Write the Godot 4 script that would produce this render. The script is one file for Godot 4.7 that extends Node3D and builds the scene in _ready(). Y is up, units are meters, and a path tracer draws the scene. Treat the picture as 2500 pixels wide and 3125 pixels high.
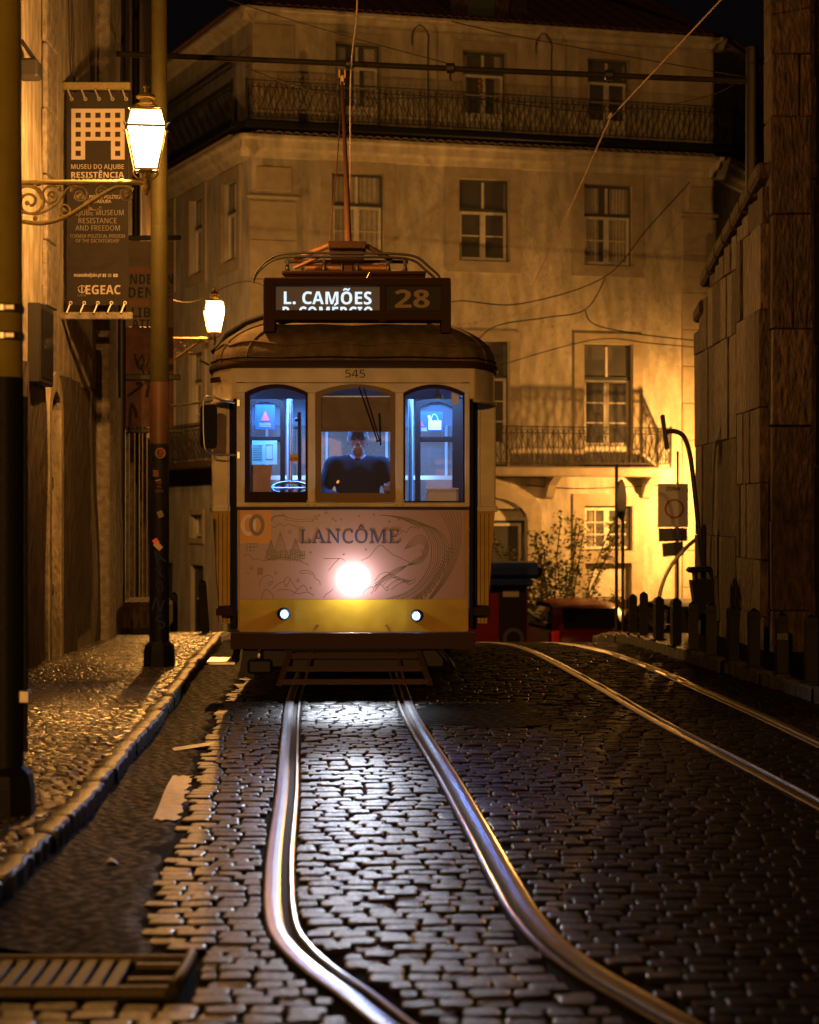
extends Node3D
# A narrow, wet, cobbled street at night: an old yellow tram with blue cabin light, two wall lanterns, a house behind.

var rng := RandomNumberGenerator.new()
var taken := {}
var M := {}
var FONT := {}


# ---------------------------------------------------------------- mesh building
class Mb:
	var v := PackedVector3Array()
	var n := PackedVector3Array()
	var t := PackedVector2Array()
	var c := PackedColorArray()
	var i := PackedInt32Array()
	var tint := Color.WHITE

	func put(p: Vector3, nor: Vector3, uv := Vector2.ZERO) -> int:
		v.append(p)
		n.append(nor)
		t.append(uv)
		c.append(tint)
		return v.size() - 1

	func tri(a: int, b: int, d: int) -> void:  # counter-clockwise seen from outside
		i.append(a)
		i.append(d)
		i.append(b)

	func quad(a: Vector3, b: Vector3, d: Vector3, e: Vector3) -> void:
		var nor := (b - a).cross(e - a)
		if nor.length_squared() < 1e-14:
			nor = (d - b).cross(a - b)
		nor = nor.normalized()
		var k := put(a, nor, Vector2(0, 1))
		put(b, nor, Vector2(1, 1))
		put(d, nor, Vector2(1, 0))
		put(e, nor, Vector2(0, 0))
		tri(k, k + 1, k + 2)
		tri(k, k + 2, k + 3)

	func face(a: Vector3, b: Vector3, d: Vector3) -> void:
		var nor := (b - a).cross(d - a).normalized()
		var k := put(a, nor)
		put(b, nor)
		put(d, nor)
		tri(k, k + 1, k + 2)

	func box(at: Vector3, s: Vector3, bev := 0.0, b := Basis()) -> Mb:
		var h := s / 2.0
		if bev <= 0.0:
			for ax in 3:
				for sg in [-1.0, 1.0]:
					var p: Array[Vector3] = []
					for q in [[-1, -1], [1, -1], [1, 1], [-1, 1]]:
						var w := Vector3.ZERO
						w[ax] = sg * h[ax]
						w[(ax + 1) % 3] = q[0] * h[(ax + 1) % 3]
						w[(ax + 2) % 3] = q[1] * h[(ax + 2) % 3]
						p.append(at + b * w)
					if sg > 0:
						quad(p[0], p[1], p[2], p[3])
					else:
						quad(p[0], p[3], p[2], p[1])
			return self
		bev = minf(bev, minf(h.x, minf(h.y, h.z)) * 0.95)
		for ax in 3:
			var a1 := (ax + 1) % 3
			var a2 := (ax + 2) % 3
			for sg in [-1.0, 1.0]:
				var p: Array[Vector3] = []
				for q in [[-1, -1], [1, -1], [1, 1], [-1, 1]]:
					var w := Vector3.ZERO
					w[ax] = sg * h[ax]
					w[a1] = q[0] * (h[a1] - bev)
					w[a2] = q[1] * (h[a2] - bev)
					p.append(at + b * w)
				if sg > 0:
					quad(p[0], p[1], p[2], p[3])
				else:
					quad(p[0], p[3], p[2], p[1])
			for s1 in [-1.0, 1.0]:
				for s2 in [-1.0, 1.0]:
					var p: Array[Vector3] = []
					for q in [[-1.0, 0], [1.0, 0], [1.0, 1], [-1.0, 1]]:
						var w := Vector3.ZERO
						w[ax] = q[0] * (h[ax] - bev)
						w[a1] = s1 * (h[a1] - (bev if q[1] else 0.0))
						w[a2] = s2 * (h[a2] - (0.0 if q[1] else bev))
						p.append(at + b * w)
					if s1 * s2 > 0:
						quad(p[0], p[1], p[2], p[3])
					else:
						quad(p[0], p[3], p[2], p[1])
		for sx in [-1.0, 1.0]:
			for sy in [-1.0, 1.0]:
				for sz in [-1.0, 1.0]:
					var x := at + b * Vector3(sx * h.x, sy * (h.y - bev), sz * (h.z - bev))
					var y := at + b * Vector3(sx * (h.x - bev), sy * h.y, sz * (h.z - bev))
					var z := at + b * Vector3(sx * (h.x - bev), sy * (h.y - bev), sz * h.z)
					if sx * sy * sz > 0:
						face(x, y, z)
					else:
						face(x, z, y)
		return self

	func bar(a: Vector3, b: Vector3, w: float, d: float, bev := 0.0) -> Mb:  # a box between two points
		var z := (b - a).normalized()
		var up := Vector3.UP if absf(z.y) < 0.95 else Vector3.BACK
		var x := up.cross(z).normalized()
		return box((a + b) / 2.0, Vector3(w, d, a.distance_to(b)), bev, Basis(x, z.cross(x), z))

	func tube(pts: PackedVector3Array, r: Variant, sides := 8, caps := true) -> Mb:
		var m := pts.size()
		var side := Vector3.ZERO
		var first := -1
		for k in m:
			var dir := (pts[mini(k + 1, m - 1)] - pts[maxi(k - 1, 0)]).normalized()
			if k == 0:
				side = dir.cross(Vector3.UP if absf(dir.y) < 0.9 else Vector3.RIGHT).normalized()
			side = (side - dir * side.dot(dir)).normalized()
			var other := dir.cross(side)
			var rad: float = r if r is float else r[k]
			for s in sides + 1:
				var a := TAU * s / sides
				var o := side * cos(a) + other * sin(a)
				var q := put(pts[k] + o * rad, o, Vector2(float(s) / sides, k))
				if first < 0:
					first = q
		for k in m - 1:
			for s in sides:
				var a := first + k * (sides + 1) + s
				tri(a, a + 1, a + sides + 2)
				tri(a, a + sides + 2, a + sides + 1)
		if caps:
			for e in [0, m - 1]:
				var dir := (pts[1] - pts[0]).normalized() * -1.0 if e == 0 else (pts[m - 1] - pts[m - 2]).normalized()
				var mid := put(pts[e], dir)
				var at := v.size()
				for s in sides + 1:
					put(v[first + e * (sides + 1) + s], dir)
				for s in sides:
					if e == 0:
						tri(mid, at + s + 1, at + s)
					else:
						tri(mid, at + s, at + s + 1)
		return self

	func lathe(prof: Array, at := Vector3.ZERO, seg := 16, b := Basis(), turn := 0.0) -> Mb:  # profile of Vector2(radius, height), bottom to top, round local y
		for k in prof.size() - 1:
			var p: Vector2 = prof[k]
			var q: Vector2 = prof[k + 1]
			if p.is_equal_approx(q):
				continue
			var nn := Vector2(q.y - p.y, p.x - q.x).normalized()
			var start := v.size()
			for s in seg + 1:
				var a := TAU * s / seg + turn
				var d := Vector3(cos(a), 0, -sin(a))
				var nor := b * (d * nn.x + Vector3.UP * nn.y)
				put(at + b * (d * p.x + Vector3.UP * p.y), nor, Vector2(float(s) / seg, 1))
				put(at + b * (d * q.x + Vector3.UP * q.y), nor, Vector2(float(s) / seg, 0))
			for s in seg:
				var a := start + s * 2
				if p.x > 1e-6:
					tri(a, a + 2, a + 1)
				if q.x > 1e-6:
					tri(a + 1, a + 2, a + 3)
		return self

	func facets(prof: Array, at := Vector3.ZERO, seg := 4, turn := PI / 4) -> Mb:  # like lathe, but with flat sides
		for k in prof.size() - 1:
			for s in seg:
				var a := TAU * s / seg + turn
				var e := TAU * (s + 1) / seg + turn
				var d := Vector3(cos(a), 0, -sin(a))
				var f := Vector3(cos(e), 0, -sin(e))
				var p: Vector2 = prof[k]
				var q: Vector2 = prof[k + 1]
				quad(at + d * p.x + Vector3.UP * p.y, at + f * p.x + Vector3.UP * p.y, at + f * q.x + Vector3.UP * q.y, at + d * q.x + Vector3.UP * q.y)
		return self

	func prism(poly: PackedVector2Array, z0: float, z1: float, x := Transform3D()) -> Mb:  # a counter-clockwise outline in xy, thick from z0 to z1
		var tr := Geometry2D.triangulate_polygon(poly)
		for sd in 2:
			var nor := x.basis * (Vector3.BACK if sd else Vector3.FORWARD)
			var at := v.size()
			for p in poly:
				put(x * Vector3(p.x, p.y, z1 if sd else z0), nor.normalized(), p)
			for k in range(0, tr.size(), 3):
				var a := poly[tr[k]]
				var b := poly[tr[k + 1]]
				var d := poly[tr[k + 2]]
				var ccw := (b - a).cross(d - a) > 0
				if ccw == (sd == 1):
					tri(at + tr[k], at + tr[k + 1], at + tr[k + 2])
				else:
					tri(at + tr[k], at + tr[k + 2], at + tr[k + 1])
		for k in poly.size():
			var a := poly[k]
			var b := poly[(k + 1) % poly.size()]
			quad(x * Vector3(a.x, a.y, z0), x * Vector3(b.x, b.y, z0), x * Vector3(b.x, b.y, z1), x * Vector3(a.x, a.y, z1))
		return self

	func ring(o: PackedVector2Array, q: PackedVector2Array, z0: float, z1: float, x := Transform3D(), closed := true) -> Mb:  # between two outlines of equal length
		var m := o.size()
		for k in (m if closed else m - 1):
			var l := (k + 1) % m
			var f := func(p: Vector2, z: float) -> Vector3: return x * Vector3(p.x, p.y, z)
			quad(f.call(o[k], z1), f.call(o[l], z1), f.call(q[l], z1), f.call(q[k], z1))
			quad(f.call(o[l], z0), f.call(o[k], z0), f.call(q[k], z0), f.call(q[l], z0))
			quad(f.call(o[k], z0), f.call(o[l], z0), f.call(o[l], z1), f.call(o[k], z1))
			quad(f.call(q[l], z0), f.call(q[k], z0), f.call(q[k], z1), f.call(q[l], z1))
		return self

	func grid(w: int, h: int, f: Callable, flip := false) -> Mb:  # a smooth surface; f(u, v) gives a point for u, v from 0 to 1
		var at := v.size()
		var pts: PackedVector3Array = []
		for y in h + 1:
			for x in w + 1:
				pts.append(f.call(float(x) / w, float(y) / h))
		for y in h + 1:
			for x in w + 1:
				var du := pts[y * (w + 1) + mini(x + 1, w)] - pts[y * (w + 1) + maxi(x - 1, 0)]
				var dv := pts[mini(y + 1, h) * (w + 1) + x] - pts[maxi(y - 1, 0) * (w + 1) + x]
				var nor := du.cross(dv)
				nor = nor.normalized() if nor.length_squared() > 1e-16 else Vector3.UP
				put(pts[y * (w + 1) + x], -nor if flip else nor, Vector2(float(x) / w, 1.0 - float(y) / h))
		for y in h:
			for x in w:
				var a := at + y * (w + 1) + x
				if flip:
					tri(a, a + w + 2, a + 1)
					tri(a, a + w + 1, a + w + 2)
				else:
					tri(a, a + 1, a + w + 2)
					tri(a, a + w + 2, a + w + 1)
		return self

	func stone(at: Vector3, w: float, l: float, yaw: float, bev: float, dome: float, deep: float, r: RandomNumberGenerator, tilt := 0.0, corners := 8) -> void:  # a worn paving stone, top at at.y
		var b := Basis(Vector3.UP, yaw)
		var out: PackedVector2Array = []
		var hw := w / 2.0
		var hl := l / 2.0
		if corners == 8:
			for q in [[1, -1], [1, 1], [-1, 1], [-1, -1]]:
				var cx: float = q[0] * hw * r.randf_range(0.84, 1.0)
				var cz: float = -q[1] * hl * r.randf_range(0.84, 1.0)
				var e := Vector2(cx * r.randf_range(0.84, 0.96), cz)
				var f := Vector2(cx, cz * r.randf_range(0.72, 0.9))
				if q[0] * q[1] < 0:
					out.append(e)
					out.append(f)
				else:
					out.append(f)
					out.append(e)
		else:
			for q in [[1, -1], [1, 1], [-1, 1], [-1, -1]]:
				out.append(Vector2(q[0] * hw * r.randf_range(0.78, 1.0), -q[1] * hl * r.randf_range(0.78, 1.0)))
		var tx := r.randf_range(-tilt, tilt)
		var tz := r.randf_range(-tilt, tilt)
		var m := out.size()
		var c0 := put(at + Vector3(0, dome, 0), Vector3(-tx, 1, -tz).normalized())
		var rings := [[0.86, dome * 0.45, 0.05], [1.0, -bev, 0.95], [1.03, -deep, 8.0]]
		var rise := r.randf_range(0.0, 0.35 * bev)
		for g in rings:
			for p in out:
				var o := b * Vector3(p.x, 0, p.y)
				var q := o * float(g[0])
				put(at + q + Vector3(0, float(g[1]) + (q.x * tx + q.z * tz) + (r.randf_range(-0.3, 0.3) * bev if g[0] < 0.9 else rise), 0), (o.normalized() * float(g[2]) + Vector3(-tx, 1, -tz)).normalized())
		for k in m:
			var l2 := (k + 1) % m
			tri(c0, c0 + 1 + k, c0 + 1 + l2)
			for g in 2:
				var p := c0 + 1 + g * m
				tri(p + k, p + m + k, p + m + l2)
				tri(p + k, p + m + l2, p + l2)

	func quad_at(p: Vector3, w: float, h: float) -> Mb:
		quad(p, p + Vector3(w, 0, 0), p + Vector3(w, h, 0), p + Vector3(0, h, 0))
		return self

	func mesh() -> ArrayMesh:
		var a := []
		a.resize(Mesh.ARRAY_MAX)
		a[Mesh.ARRAY_VERTEX] = v
		a[Mesh.ARRAY_NORMAL] = n
		a[Mesh.ARRAY_TEX_UV] = t
		a[Mesh.ARRAY_COLOR] = c
		a[Mesh.ARRAY_INDEX] = i
		var am := ArrayMesh.new()
		am.add_surface_from_arrays(Mesh.PRIMITIVE_TRIANGLES, a)
		return am


func mb() -> Mb:
	return Mb.new()


func numbered(s: String) -> String:
	var k: int = taken.get(s, -1) + 1
	taken[s] = k
	return s if k == 0 else "%s_%03d" % [s, k]


func tag(o: Node, label: String, category: String, group := "") -> Node:
	o.set_meta("label", label)
	o.set_meta("category", category)
	if group:
		o.set_meta("group", group)
	return o


func thing(called: String, label: String, category: String, at := Vector3.ZERO, turn := 0.0, group := "") -> Node3D:
	var o := Node3D.new()
	o.name = numbered(called)
	add_child(o)
	o.position = at
	o.rotation.y = turn
	tag(o, label, category, group)
	return o


func put(called: String, m: Variant, mat: Material, parent: Node, at := Transform3D()) -> MeshInstance3D:  # one named mesh
	var o := MeshInstance3D.new()
	o.mesh = m.mesh() if m is Mb else m
	o.material_override = mat
	if parent == self:
		o.name = numbered(called)
	else:
		var c: Dictionary = parent.get_meta("names_used", {})
		var k: int = c.get(called, -1) + 1
		c[called] = k
		parent.set_meta("names_used", c)
		o.name = called if k == 0 else "%s_%03d" % [called, k]
	parent.add_child(o, true)
	o.transform = at
	return o


func structure(called: String, m: Variant, mat: Material) -> MeshInstance3D:
	var o := put(called, m, mat, self)
	o.set_meta("kind", "structure")
	return o


func stuff(o: Node) -> Node:
	o.set_meta("kind", "stuff")
	return o


func text(called: String, s: String, font: String, high: float, mat: Material, parent: Node, at: Vector3, wide := 0.0, b := Basis(), deep := 0.003) -> MeshInstance3D:  # lettering centred on a point, capitals «high» metres, stretched to «wide»
	var m := TextMesh.new()
	m.text = s
	m.font = FONT[font]
	m.font_size = 64
	m.pixel_size = high / (64.0 * 0.714)
	m.depth = deep
	m.curve_step = 2.0
	m.horizontal_alignment = HORIZONTAL_ALIGNMENT_CENTER
	m.vertical_alignment = VERTICAL_ALIGNMENT_CENTER
	var box := m.get_aabb()
	var k := wide / box.size.x if wide > 0.0 and box.size.x > 0.0 else 1.0
	var mid := box.get_center()
	var bb := b * Basis.from_scale(Vector3(k, 1, 1))
	return put(called, m, mat, parent, Transform3D(bb, at - bb * Vector3(mid.x, mid.y, 0)))


func arc(c: Vector2, r: float, a0: float, a1: float, n: int) -> PackedVector2Array:
	var out: PackedVector2Array = []
	for k in n + 1:
		var a := lerpf(a0, a1, float(k) / n)
		out.append(c + Vector2(cos(a), sin(a)) * r)
	return out


func arched(x0: float, x1: float, y0: float, y1: float, rise: float, n := 8) -> PackedVector2Array:  # a window outline: flat sill, segmental head whose top is at y1; counter-clockwise from lower left
	var out: PackedVector2Array = [Vector2(x0, y0), Vector2(x1, y0)]
	for k in n + 1:
		var u := 1.0 - 2.0 * k / n
		out.append(Vector2((x0 + x1) / 2 + u * (x1 - x0) / 2, y1 - rise * u * u))
	return out


func smooth_path(keys: Array, steps := 8) -> PackedVector3Array:
	var cv := PackedVector3Array()
	var m := keys.size()
	for k in m - 1:
		var a: Vector3 = keys[maxi(k - 1, 0)]
		var b: Vector3 = keys[k]
		var c: Vector3 = keys[k + 1]
		var d: Vector3 = keys[mini(k + 2, m - 1)]
		for s in steps:
			cv.append(b.cubic_interpolate(c, a, d, float(s) / steps))
	cv.append(keys[m - 1])
	return cv


# ---------------------------------------------------------------- materials
func noise_tex(freq: float, lo: float, hi: float, seed_: int, oct := 4, kind := FastNoiseLite.TYPE_SIMPLEX_SMOOTH, normal := 0.0, size := 512) -> NoiseTexture2D:
	var f := FastNoiseLite.new()
	f.noise_type = kind
	f.frequency = freq
	f.seed = seed_
	f.fractal_octaves = oct
	var t := NoiseTexture2D.new()
	t.width = size
	t.height = size
	t.seamless = true
	t.noise = f
	if normal > 0.0:
		t.as_normal_map = true
		t.bump_strength = normal
	else:
		var g := Gradient.new()
		g.set_color(0, Color(lo, lo, lo))
		g.set_color(1, Color(hi, hi, hi))
		t.color_ramp = g
	return t


var T := {}

func mat(key: String, linear: Color, rough: float, metal := 0.0, o := {}) -> StandardMaterial3D:
	var m := StandardMaterial3D.new()
	m.resource_name = key
	m.albedo_color = linear.linear_to_srgb()
	m.roughness = rough
	m.metallic = metal
	var s: float = o.get("scale", 1.0)
	if o.has("tex") or o.has("normal") or o.has("rough_tex") or o.has("height"):
		m.uv1_triplanar = true
		m.uv1_world_triplanar = o.get("world", true)
		m.uv1_scale = o.get("uv", Vector3(s, s, s))
	if o.has("tex"):
		m.albedo_texture = T[o.tex]
	if o.has("normal"):
		m.normal_enabled = true
		m.normal_texture = T[o.normal]
		m.normal_scale = o.get("strength", 1.0)
	if o.has("height"):
		m.heightmap_enabled = true
		m.heightmap_texture = T[o.height]
		m.heightmap_scale = o.get("lift", 1.0)
	if o.has("rough_tex"):
		m.roughness_texture = T[o.rough_tex]
		m.roughness_texture_channel = BaseMaterial3D.TEXTURE_CHANNEL_RED
	if o.get("colors", false):
		m.vertex_color_use_as_albedo = true
	if o.has("glow"):
		m.emission_enabled = true
		m.emission = o.glow
		m.emission_energy_multiplier = o.get("energy", 1.0)
	if o.has("alpha"):
		m.transparency = BaseMaterial3D.TRANSPARENCY_ALPHA
		m.albedo_color.a = o.alpha
	if o.has("coat"):
		m.clearcoat_enabled = true
		m.clearcoat = o.coat
		m.clearcoat_roughness = o.get("coat_rough", 0.1)
	if o.has("spec"):
		m.metallic_specular = o.spec
	if o.has("leaf"):
		m.backlight_enabled = true
		m.backlight = o.leaf
	M[key] = m
	return m


func materials() -> void:
	for k in [["sans", "Droid Sans", 400], ["bold", "Droid Sans", 700], ["serif", "Droid Serif", 400], ["mono", "Droid Sans Mono", 400]]:
		var f := SystemFont.new()
		f.font_names = PackedStringArray([k[1]])
		f.font_weight = k[2]
		FONT[k[0]] = f
	T.fine = noise_tex(0.09, 0.55, 1.0, 3, 4)
	T.blotch = noise_tex(0.012, 0.62, 1.0, 5, 5)
	T.streak = noise_tex(0.014, 0.3, 1.0, 29, 5)
	T.stain = noise_tex(0.012, 0.68, 1.0, 37, 5)
	T.soft = noise_tex(0.01, 0.84, 1.0, 7, 4)
	T.grit = noise_tex(0.22, 0.3, 1.0, 9, 3)
	T.rough = noise_tex(0.03, 0.5, 1.0, 11, 4)
	T.wet = noise_tex(0.02, 0.25, 0.95, 13, 4)
	T.bump = noise_tex(0.06, 0, 1, 15, 4, FastNoiseLite.TYPE_SIMPLEX_SMOOTH, 6.0)
	T.gritbump = noise_tex(0.2, 0, 1, 17, 3, FastNoiseLite.TYPE_SIMPLEX_SMOOTH, 5.0)
	T.waves = noise_tex(0.008, 0, 1, 19, 3, FastNoiseLite.TYPE_SIMPLEX_SMOOTH, 10.0)
	T.relief = noise_tex(0.02, 0.0, 1.0, 21, 5)
	T.cracks = noise_tex(0.012, 0.35, 1.0, 23, 4, FastNoiseLite.TYPE_CELLULAR)

	mat("cobble", Color(0.016, 0.0145, 0.013), 0.52, 0.0, {"spec": 0.28, "colors": true, "rough_tex": "rough", "normal": "gritbump", "strength": 0.4, "scale": 2.5})
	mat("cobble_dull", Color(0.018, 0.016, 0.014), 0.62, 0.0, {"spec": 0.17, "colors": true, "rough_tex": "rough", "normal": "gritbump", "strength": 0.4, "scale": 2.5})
	mat("calcada", Color(0.19, 0.175, 0.15), 0.27, 0.0, {"spec": 0.9, "colors": true, "rough_tex": "rough", "normal": "gritbump", "strength": 0.25, "scale": 3.5})
	mat("bed", Color(0.012, 0.010, 0.008), 0.8, 0.0, {"spec": 0.12, "tex": "fine", "normal": "gritbump", "scale": 2.0})
	mat("asphalt", Color(0.010, 0.009, 0.008), 0.85, 0.0, {"spec": 0.06, "tex": "blotch", "normal": "gritbump", "strength": 0.8, "rough_tex": "wet", "scale": 1.3})
	mat("dirt", Color(0.045, 0.042, 0.038), 0.8, 0.0, {"tex": "fine", "scale": 0.4})
	mat("paint", Color(0.75, 0.72, 0.66), 0.35, 0.0, {"tex": "soft", "normal": "gritbump", "scale": 2.5})
	mat("kerb", Color(0.17, 0.16, 0.15), 0.42, 0.0, {"tex": "fine", "normal": "bump", "strength": 0.5, "scale": 1.6})
	mat("rail", Color(0.8, 0.81, 0.84), 0.25, 1.0, {"tex": "soft", "scale": 0.8})
	mat("rail_side", Color(0.035, 0.022, 0.015), 0.7, 0.2, {"spec": 0.2, "tex": "fine"})
	mat("plaster", Color(0.55, 0.47, 0.33), 0.85, 0.0, {"tex": "blotch", "normal": "bump", "strength": 0.4, "uv": Vector3(0.9, 0.25, 0.9)})
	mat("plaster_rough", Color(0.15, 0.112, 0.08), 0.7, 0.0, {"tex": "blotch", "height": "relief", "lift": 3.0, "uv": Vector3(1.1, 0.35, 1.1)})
	mat("stone", Color(0.36, 0.31, 0.24), 0.8, 0.0, {"tex": "blotch", "normal": "bump", "scale": 1.2})
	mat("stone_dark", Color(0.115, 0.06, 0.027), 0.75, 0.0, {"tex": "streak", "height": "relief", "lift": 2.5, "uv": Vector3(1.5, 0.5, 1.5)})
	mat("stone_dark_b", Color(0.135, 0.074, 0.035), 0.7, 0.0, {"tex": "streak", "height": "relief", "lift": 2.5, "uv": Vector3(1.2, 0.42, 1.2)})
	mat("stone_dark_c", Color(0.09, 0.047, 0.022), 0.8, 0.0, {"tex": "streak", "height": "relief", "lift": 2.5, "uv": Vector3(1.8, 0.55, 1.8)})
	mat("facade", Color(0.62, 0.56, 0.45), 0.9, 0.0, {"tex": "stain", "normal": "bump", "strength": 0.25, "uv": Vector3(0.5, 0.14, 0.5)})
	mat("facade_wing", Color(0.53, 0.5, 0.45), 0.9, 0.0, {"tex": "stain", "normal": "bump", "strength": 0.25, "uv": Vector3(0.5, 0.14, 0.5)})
	mat("stone_pale", Color(0.42, 0.36, 0.27), 0.8, 0.0, {"tex": "soft", "normal": "bump", "strength": 0.15, "scale": 0.6})
	mat("tile", Color(0.2, 0.09, 0.05), 0.8, 0.0, {"tex": "fine", "scale": 1.0})
	mat("tile_pale", Color(0.42, 0.33, 0.24), 0.8, 0.0, {"tex": "fine", "scale": 1.0})
	mat("iron", Color(0.02, 0.02, 0.02), 0.45, 0.4, {"tex": "fine"})
	mat("iron_plain", Color(0.03, 0.026, 0.024), 0.5, 0.3)
	mat("joinery", Color(0.7, 0.66, 0.58), 0.5, 0.0, {"tex": "soft"})
	mat("joinery_dark", Color(0.05, 0.06, 0.05), 0.5)
	mat("pane", Color(0.5, 0.5, 0.5), 0.06, 0.0, {"alpha": 0.14})
	mat("room", Color(0.035, 0.03, 0.026), 0.9)
	mat("curtain", Color(0.6, 0.55, 0.46), 0.9, 0.0, {"tex": "soft"})
	mat("pole_black", Color(0.010, 0.010, 0.011), 0.42, 0.0, {"spec": 0.25, "normal": "gritbump", "strength": 0.3, "scale": 1.5})
	mat("pole_olive_brightened", Color(0.28, 0.22, 0.03), 0.6, 0.0, {"tex": "soft", "spec": 0.3})  # pole paint raised to stand for light that the near pole lacks
	mat("pole_olive_darkened", Color(0.03, 0.025, 0.005), 0.65, 0.0, {"spec": 0.25, "tex": "soft", "normal": "bump", "strength": 0.2})  # same paint darkened: shade put into the colour against the lantern close by
	mat("pole_orange", Color(0.06, 0.025, 0.008), 0.5, 0.0, {"tex": "soft"})
	mat("lamp_iron", Color(0.24, 0.19, 0.07), 0.45, 0.2, {"tex": "soft", "scale": 3.0})
	mat("lamp_glass", Color(0.9, 0.85, 0.7), 0.3, 0.0, {"glow": Color(1.0, 0.93, 0.8), "energy": 9.0})
	mat("banner", Color(0.03, 0.025, 0.02), 0.7, 0.0, {"spec": 0.2, "normal": "waves", "strength": 0.5, "scale": 0.7})
	mat("print_pale", Color(0.4, 0.34, 0.28), 0.7)
	mat("print_grey", Color(0.17, 0.145, 0.12), 0.7)
	mat("print_black", Color(0.012, 0.012, 0.014), 0.6)
	mat("banner_red", Color(0.16, 0.045, 0.018), 0.6, 0.0, {"tex": "blotch", "normal": "waves", "strength": 0.4, "scale": 0.8})
	mat("banner_sand", Color(0.22, 0.17, 0.11), 0.6, 0.0, {"normal": "waves", "strength": 0.4, "scale": 0.8})
	mat("print_orange", Color(0.45, 0.16, 0.05), 0.7)
	mat("steel", Color(0.45, 0.43, 0.4), 0.35, 0.9, {"tex": "soft"})
	mat("worn_iron", Color(0.11, 0.09, 0.07), 0.55, 0.5, {"tex": "fine", "scale": 2.0, "spec": 0.3})
	mat("brass", Color(0.5, 0.34, 0.14), 0.35, 0.9)
	mat("wire", Color(0.3, 0.14, 0.065), 0.55, 0.4)
	mat("wire_dark", Color(0.03, 0.025, 0.02), 0.5, 0.3)
	# tram
	mat("cream", Color(0.78, 0.71, 0.56), 0.6, 0.0, {"tex": "soft", "scale": 0.6, "world": false, "spec": 0.35})
	mat("yellow", Color(0.5, 0.3, 0.016), 0.5, 0.0, {"tex": "soft", "scale": 0.6, "world": false, "spec": 0.4})
	mat("tram_brown", Color(0.075, 0.034, 0.017), 0.65, 0.0, {"tex": "fine", "scale": 2.0, "world": false, "spec": 0.25})
	mat("canvas", Color(0.2, 0.15, 0.095), 0.8, 0.0, {"spec": 0.3, "tex": "blotch", "normal": "bump", "strength": 0.3, "scale": 1.2, "world": false})
	mat("under", Color(0.012, 0.011, 0.01), 0.6, 0.2, {"tex": "fine"})
	mat("wood_dark", Color(0.05, 0.022, 0.012), 0.65, 0.0, {"tex": "fine", "uv": Vector3(6, 0.8, 6), "world": false, "spec": 0.25})
	mat("wood_wet", Color(0.13, 0.07, 0.05), 0.5, 0.0, {"tex": "fine", "uv": Vector3(0.8, 6, 6), "world": false, "spec": 0.4})
	mat("wood_warm", Color(0.42, 0.22, 0.12), 0.35, 0.0, {"tex": "fine", "uv": Vector3(5, 0.6, 5), "world": false})
	mat("wood_gold", Color(0.3, 0.18, 0.07), 0.5, 0.0, {"tex": "fine", "uv": Vector3(1.0, 6, 6), "spec": 0.35, "world": false})
	mat("tram_glass", Color(0.5, 0.5, 0.5), 0.05, 0.0, {"alpha": 0.04, "spec": 0.0})
	mat("inner_pale", Color(0.6, 0.62, 0.64), 0.5)
	mat("inner_blue", Color(0.3, 0.4, 0.5), 0.5)
	mat("blind", Color(0.2, 0.14, 0.075), 0.85, 0.0, {"tex": "soft", "world": false})
	mat("rubber", Color(0.012, 0.012, 0.012), 0.7, 0.0, {"spec": 0.25})
	mat("blue_tube", Color(0.5, 0.7, 1.0), 0.4, 0.0, {"glow": Color(0.3, 0.55, 1.0), "energy": 5.0})
	mat("headlight", Color(1, 1, 1), 0.3, 0.0, {"glow": Color(0.93, 0.95, 1.0), "energy": 12.0})
	mat("fog_light", Color(1, 1, 1), 0.3, 0.0, {"glow": Color(0.6, 0.8, 1.0), "energy": 6.0})
	mat("sign_letter", Color(0.8, 0.9, 1.0), 0.5, 0.0, {"glow": Color(0.78, 0.92, 1.0), "energy": 1.15})
	mat("sign_cloth", Color(0.05, 0.045, 0.04), 0.5, 0.0, {"glow": Color(0.30, 0.27, 0.24), "energy": 0.22})
	mat("sign_number", Color(0.36, 0.25, 0.13), 0.6)
	mat("sign_black", Color(0.02, 0.016, 0.012), 0.7, 0.0, {"spec": 0.2})
	mat("poster_blue", Color(0.03, 0.08, 0.5), 0.5)
	mat("poster_white", Color(0.85, 0.85, 0.85), 0.5)
	mat("poster_red", Color(0.75, 0.08, 0.05), 0.5)
	mat("poster_green", Color(0.42, 0.55, 0.4), 0.6)
	mat("paper", Color(0.62, 0.4, 0.24), 0.7, 0.0, {"tex": "soft"})
	mat("yellow_sign", Color(0.75, 0.4, 0.03), 0.5)
	# people and cars
	mat("skin", Color(0.42, 0.25, 0.18), 0.5)
	mat("hair", Color(0.018, 0.016, 0.015), 0.9, 0.0, {"spec": 0.1})
	mat("sweater", Color(0.012, 0.014, 0.025), 0.95, 0.0, {"normal": "gritbump", "strength": 0.6, "scale": 5.0})
	mat("shirt", Color(0.45, 0.52, 0.62), 0.8)
	mat("trousers", Color(0.015, 0.015, 0.02), 0.9)
	mat("car_red", Color(0.07, 0.003, 0.004), 0.35, 0.0, {"spec": 0.4})
	mat("car_glass", Color(0.008, 0.008, 0.009), 0.06)
	mat("car_lamp", Color(0.5, 0.03, 0.02), 0.15)
	mat("bin_red", Color(0.16, 0.01, 0.01), 0.6, 0.0, {"spec": 0.3})
	mat("bin_dark", Color(0.02, 0.012, 0.01), 0.7, 0.0, {"spec": 0.3})
	mat("bin_blue", Color(0.012, 0.025, 0.12), 0.6, 0.0, {"spec": 0.3})
	mat("letter_navy", Color(0.02, 0.03, 0.07), 0.6)
	mat("eye", Color(0.04, 0.04, 0.04), 0.6)
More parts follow.
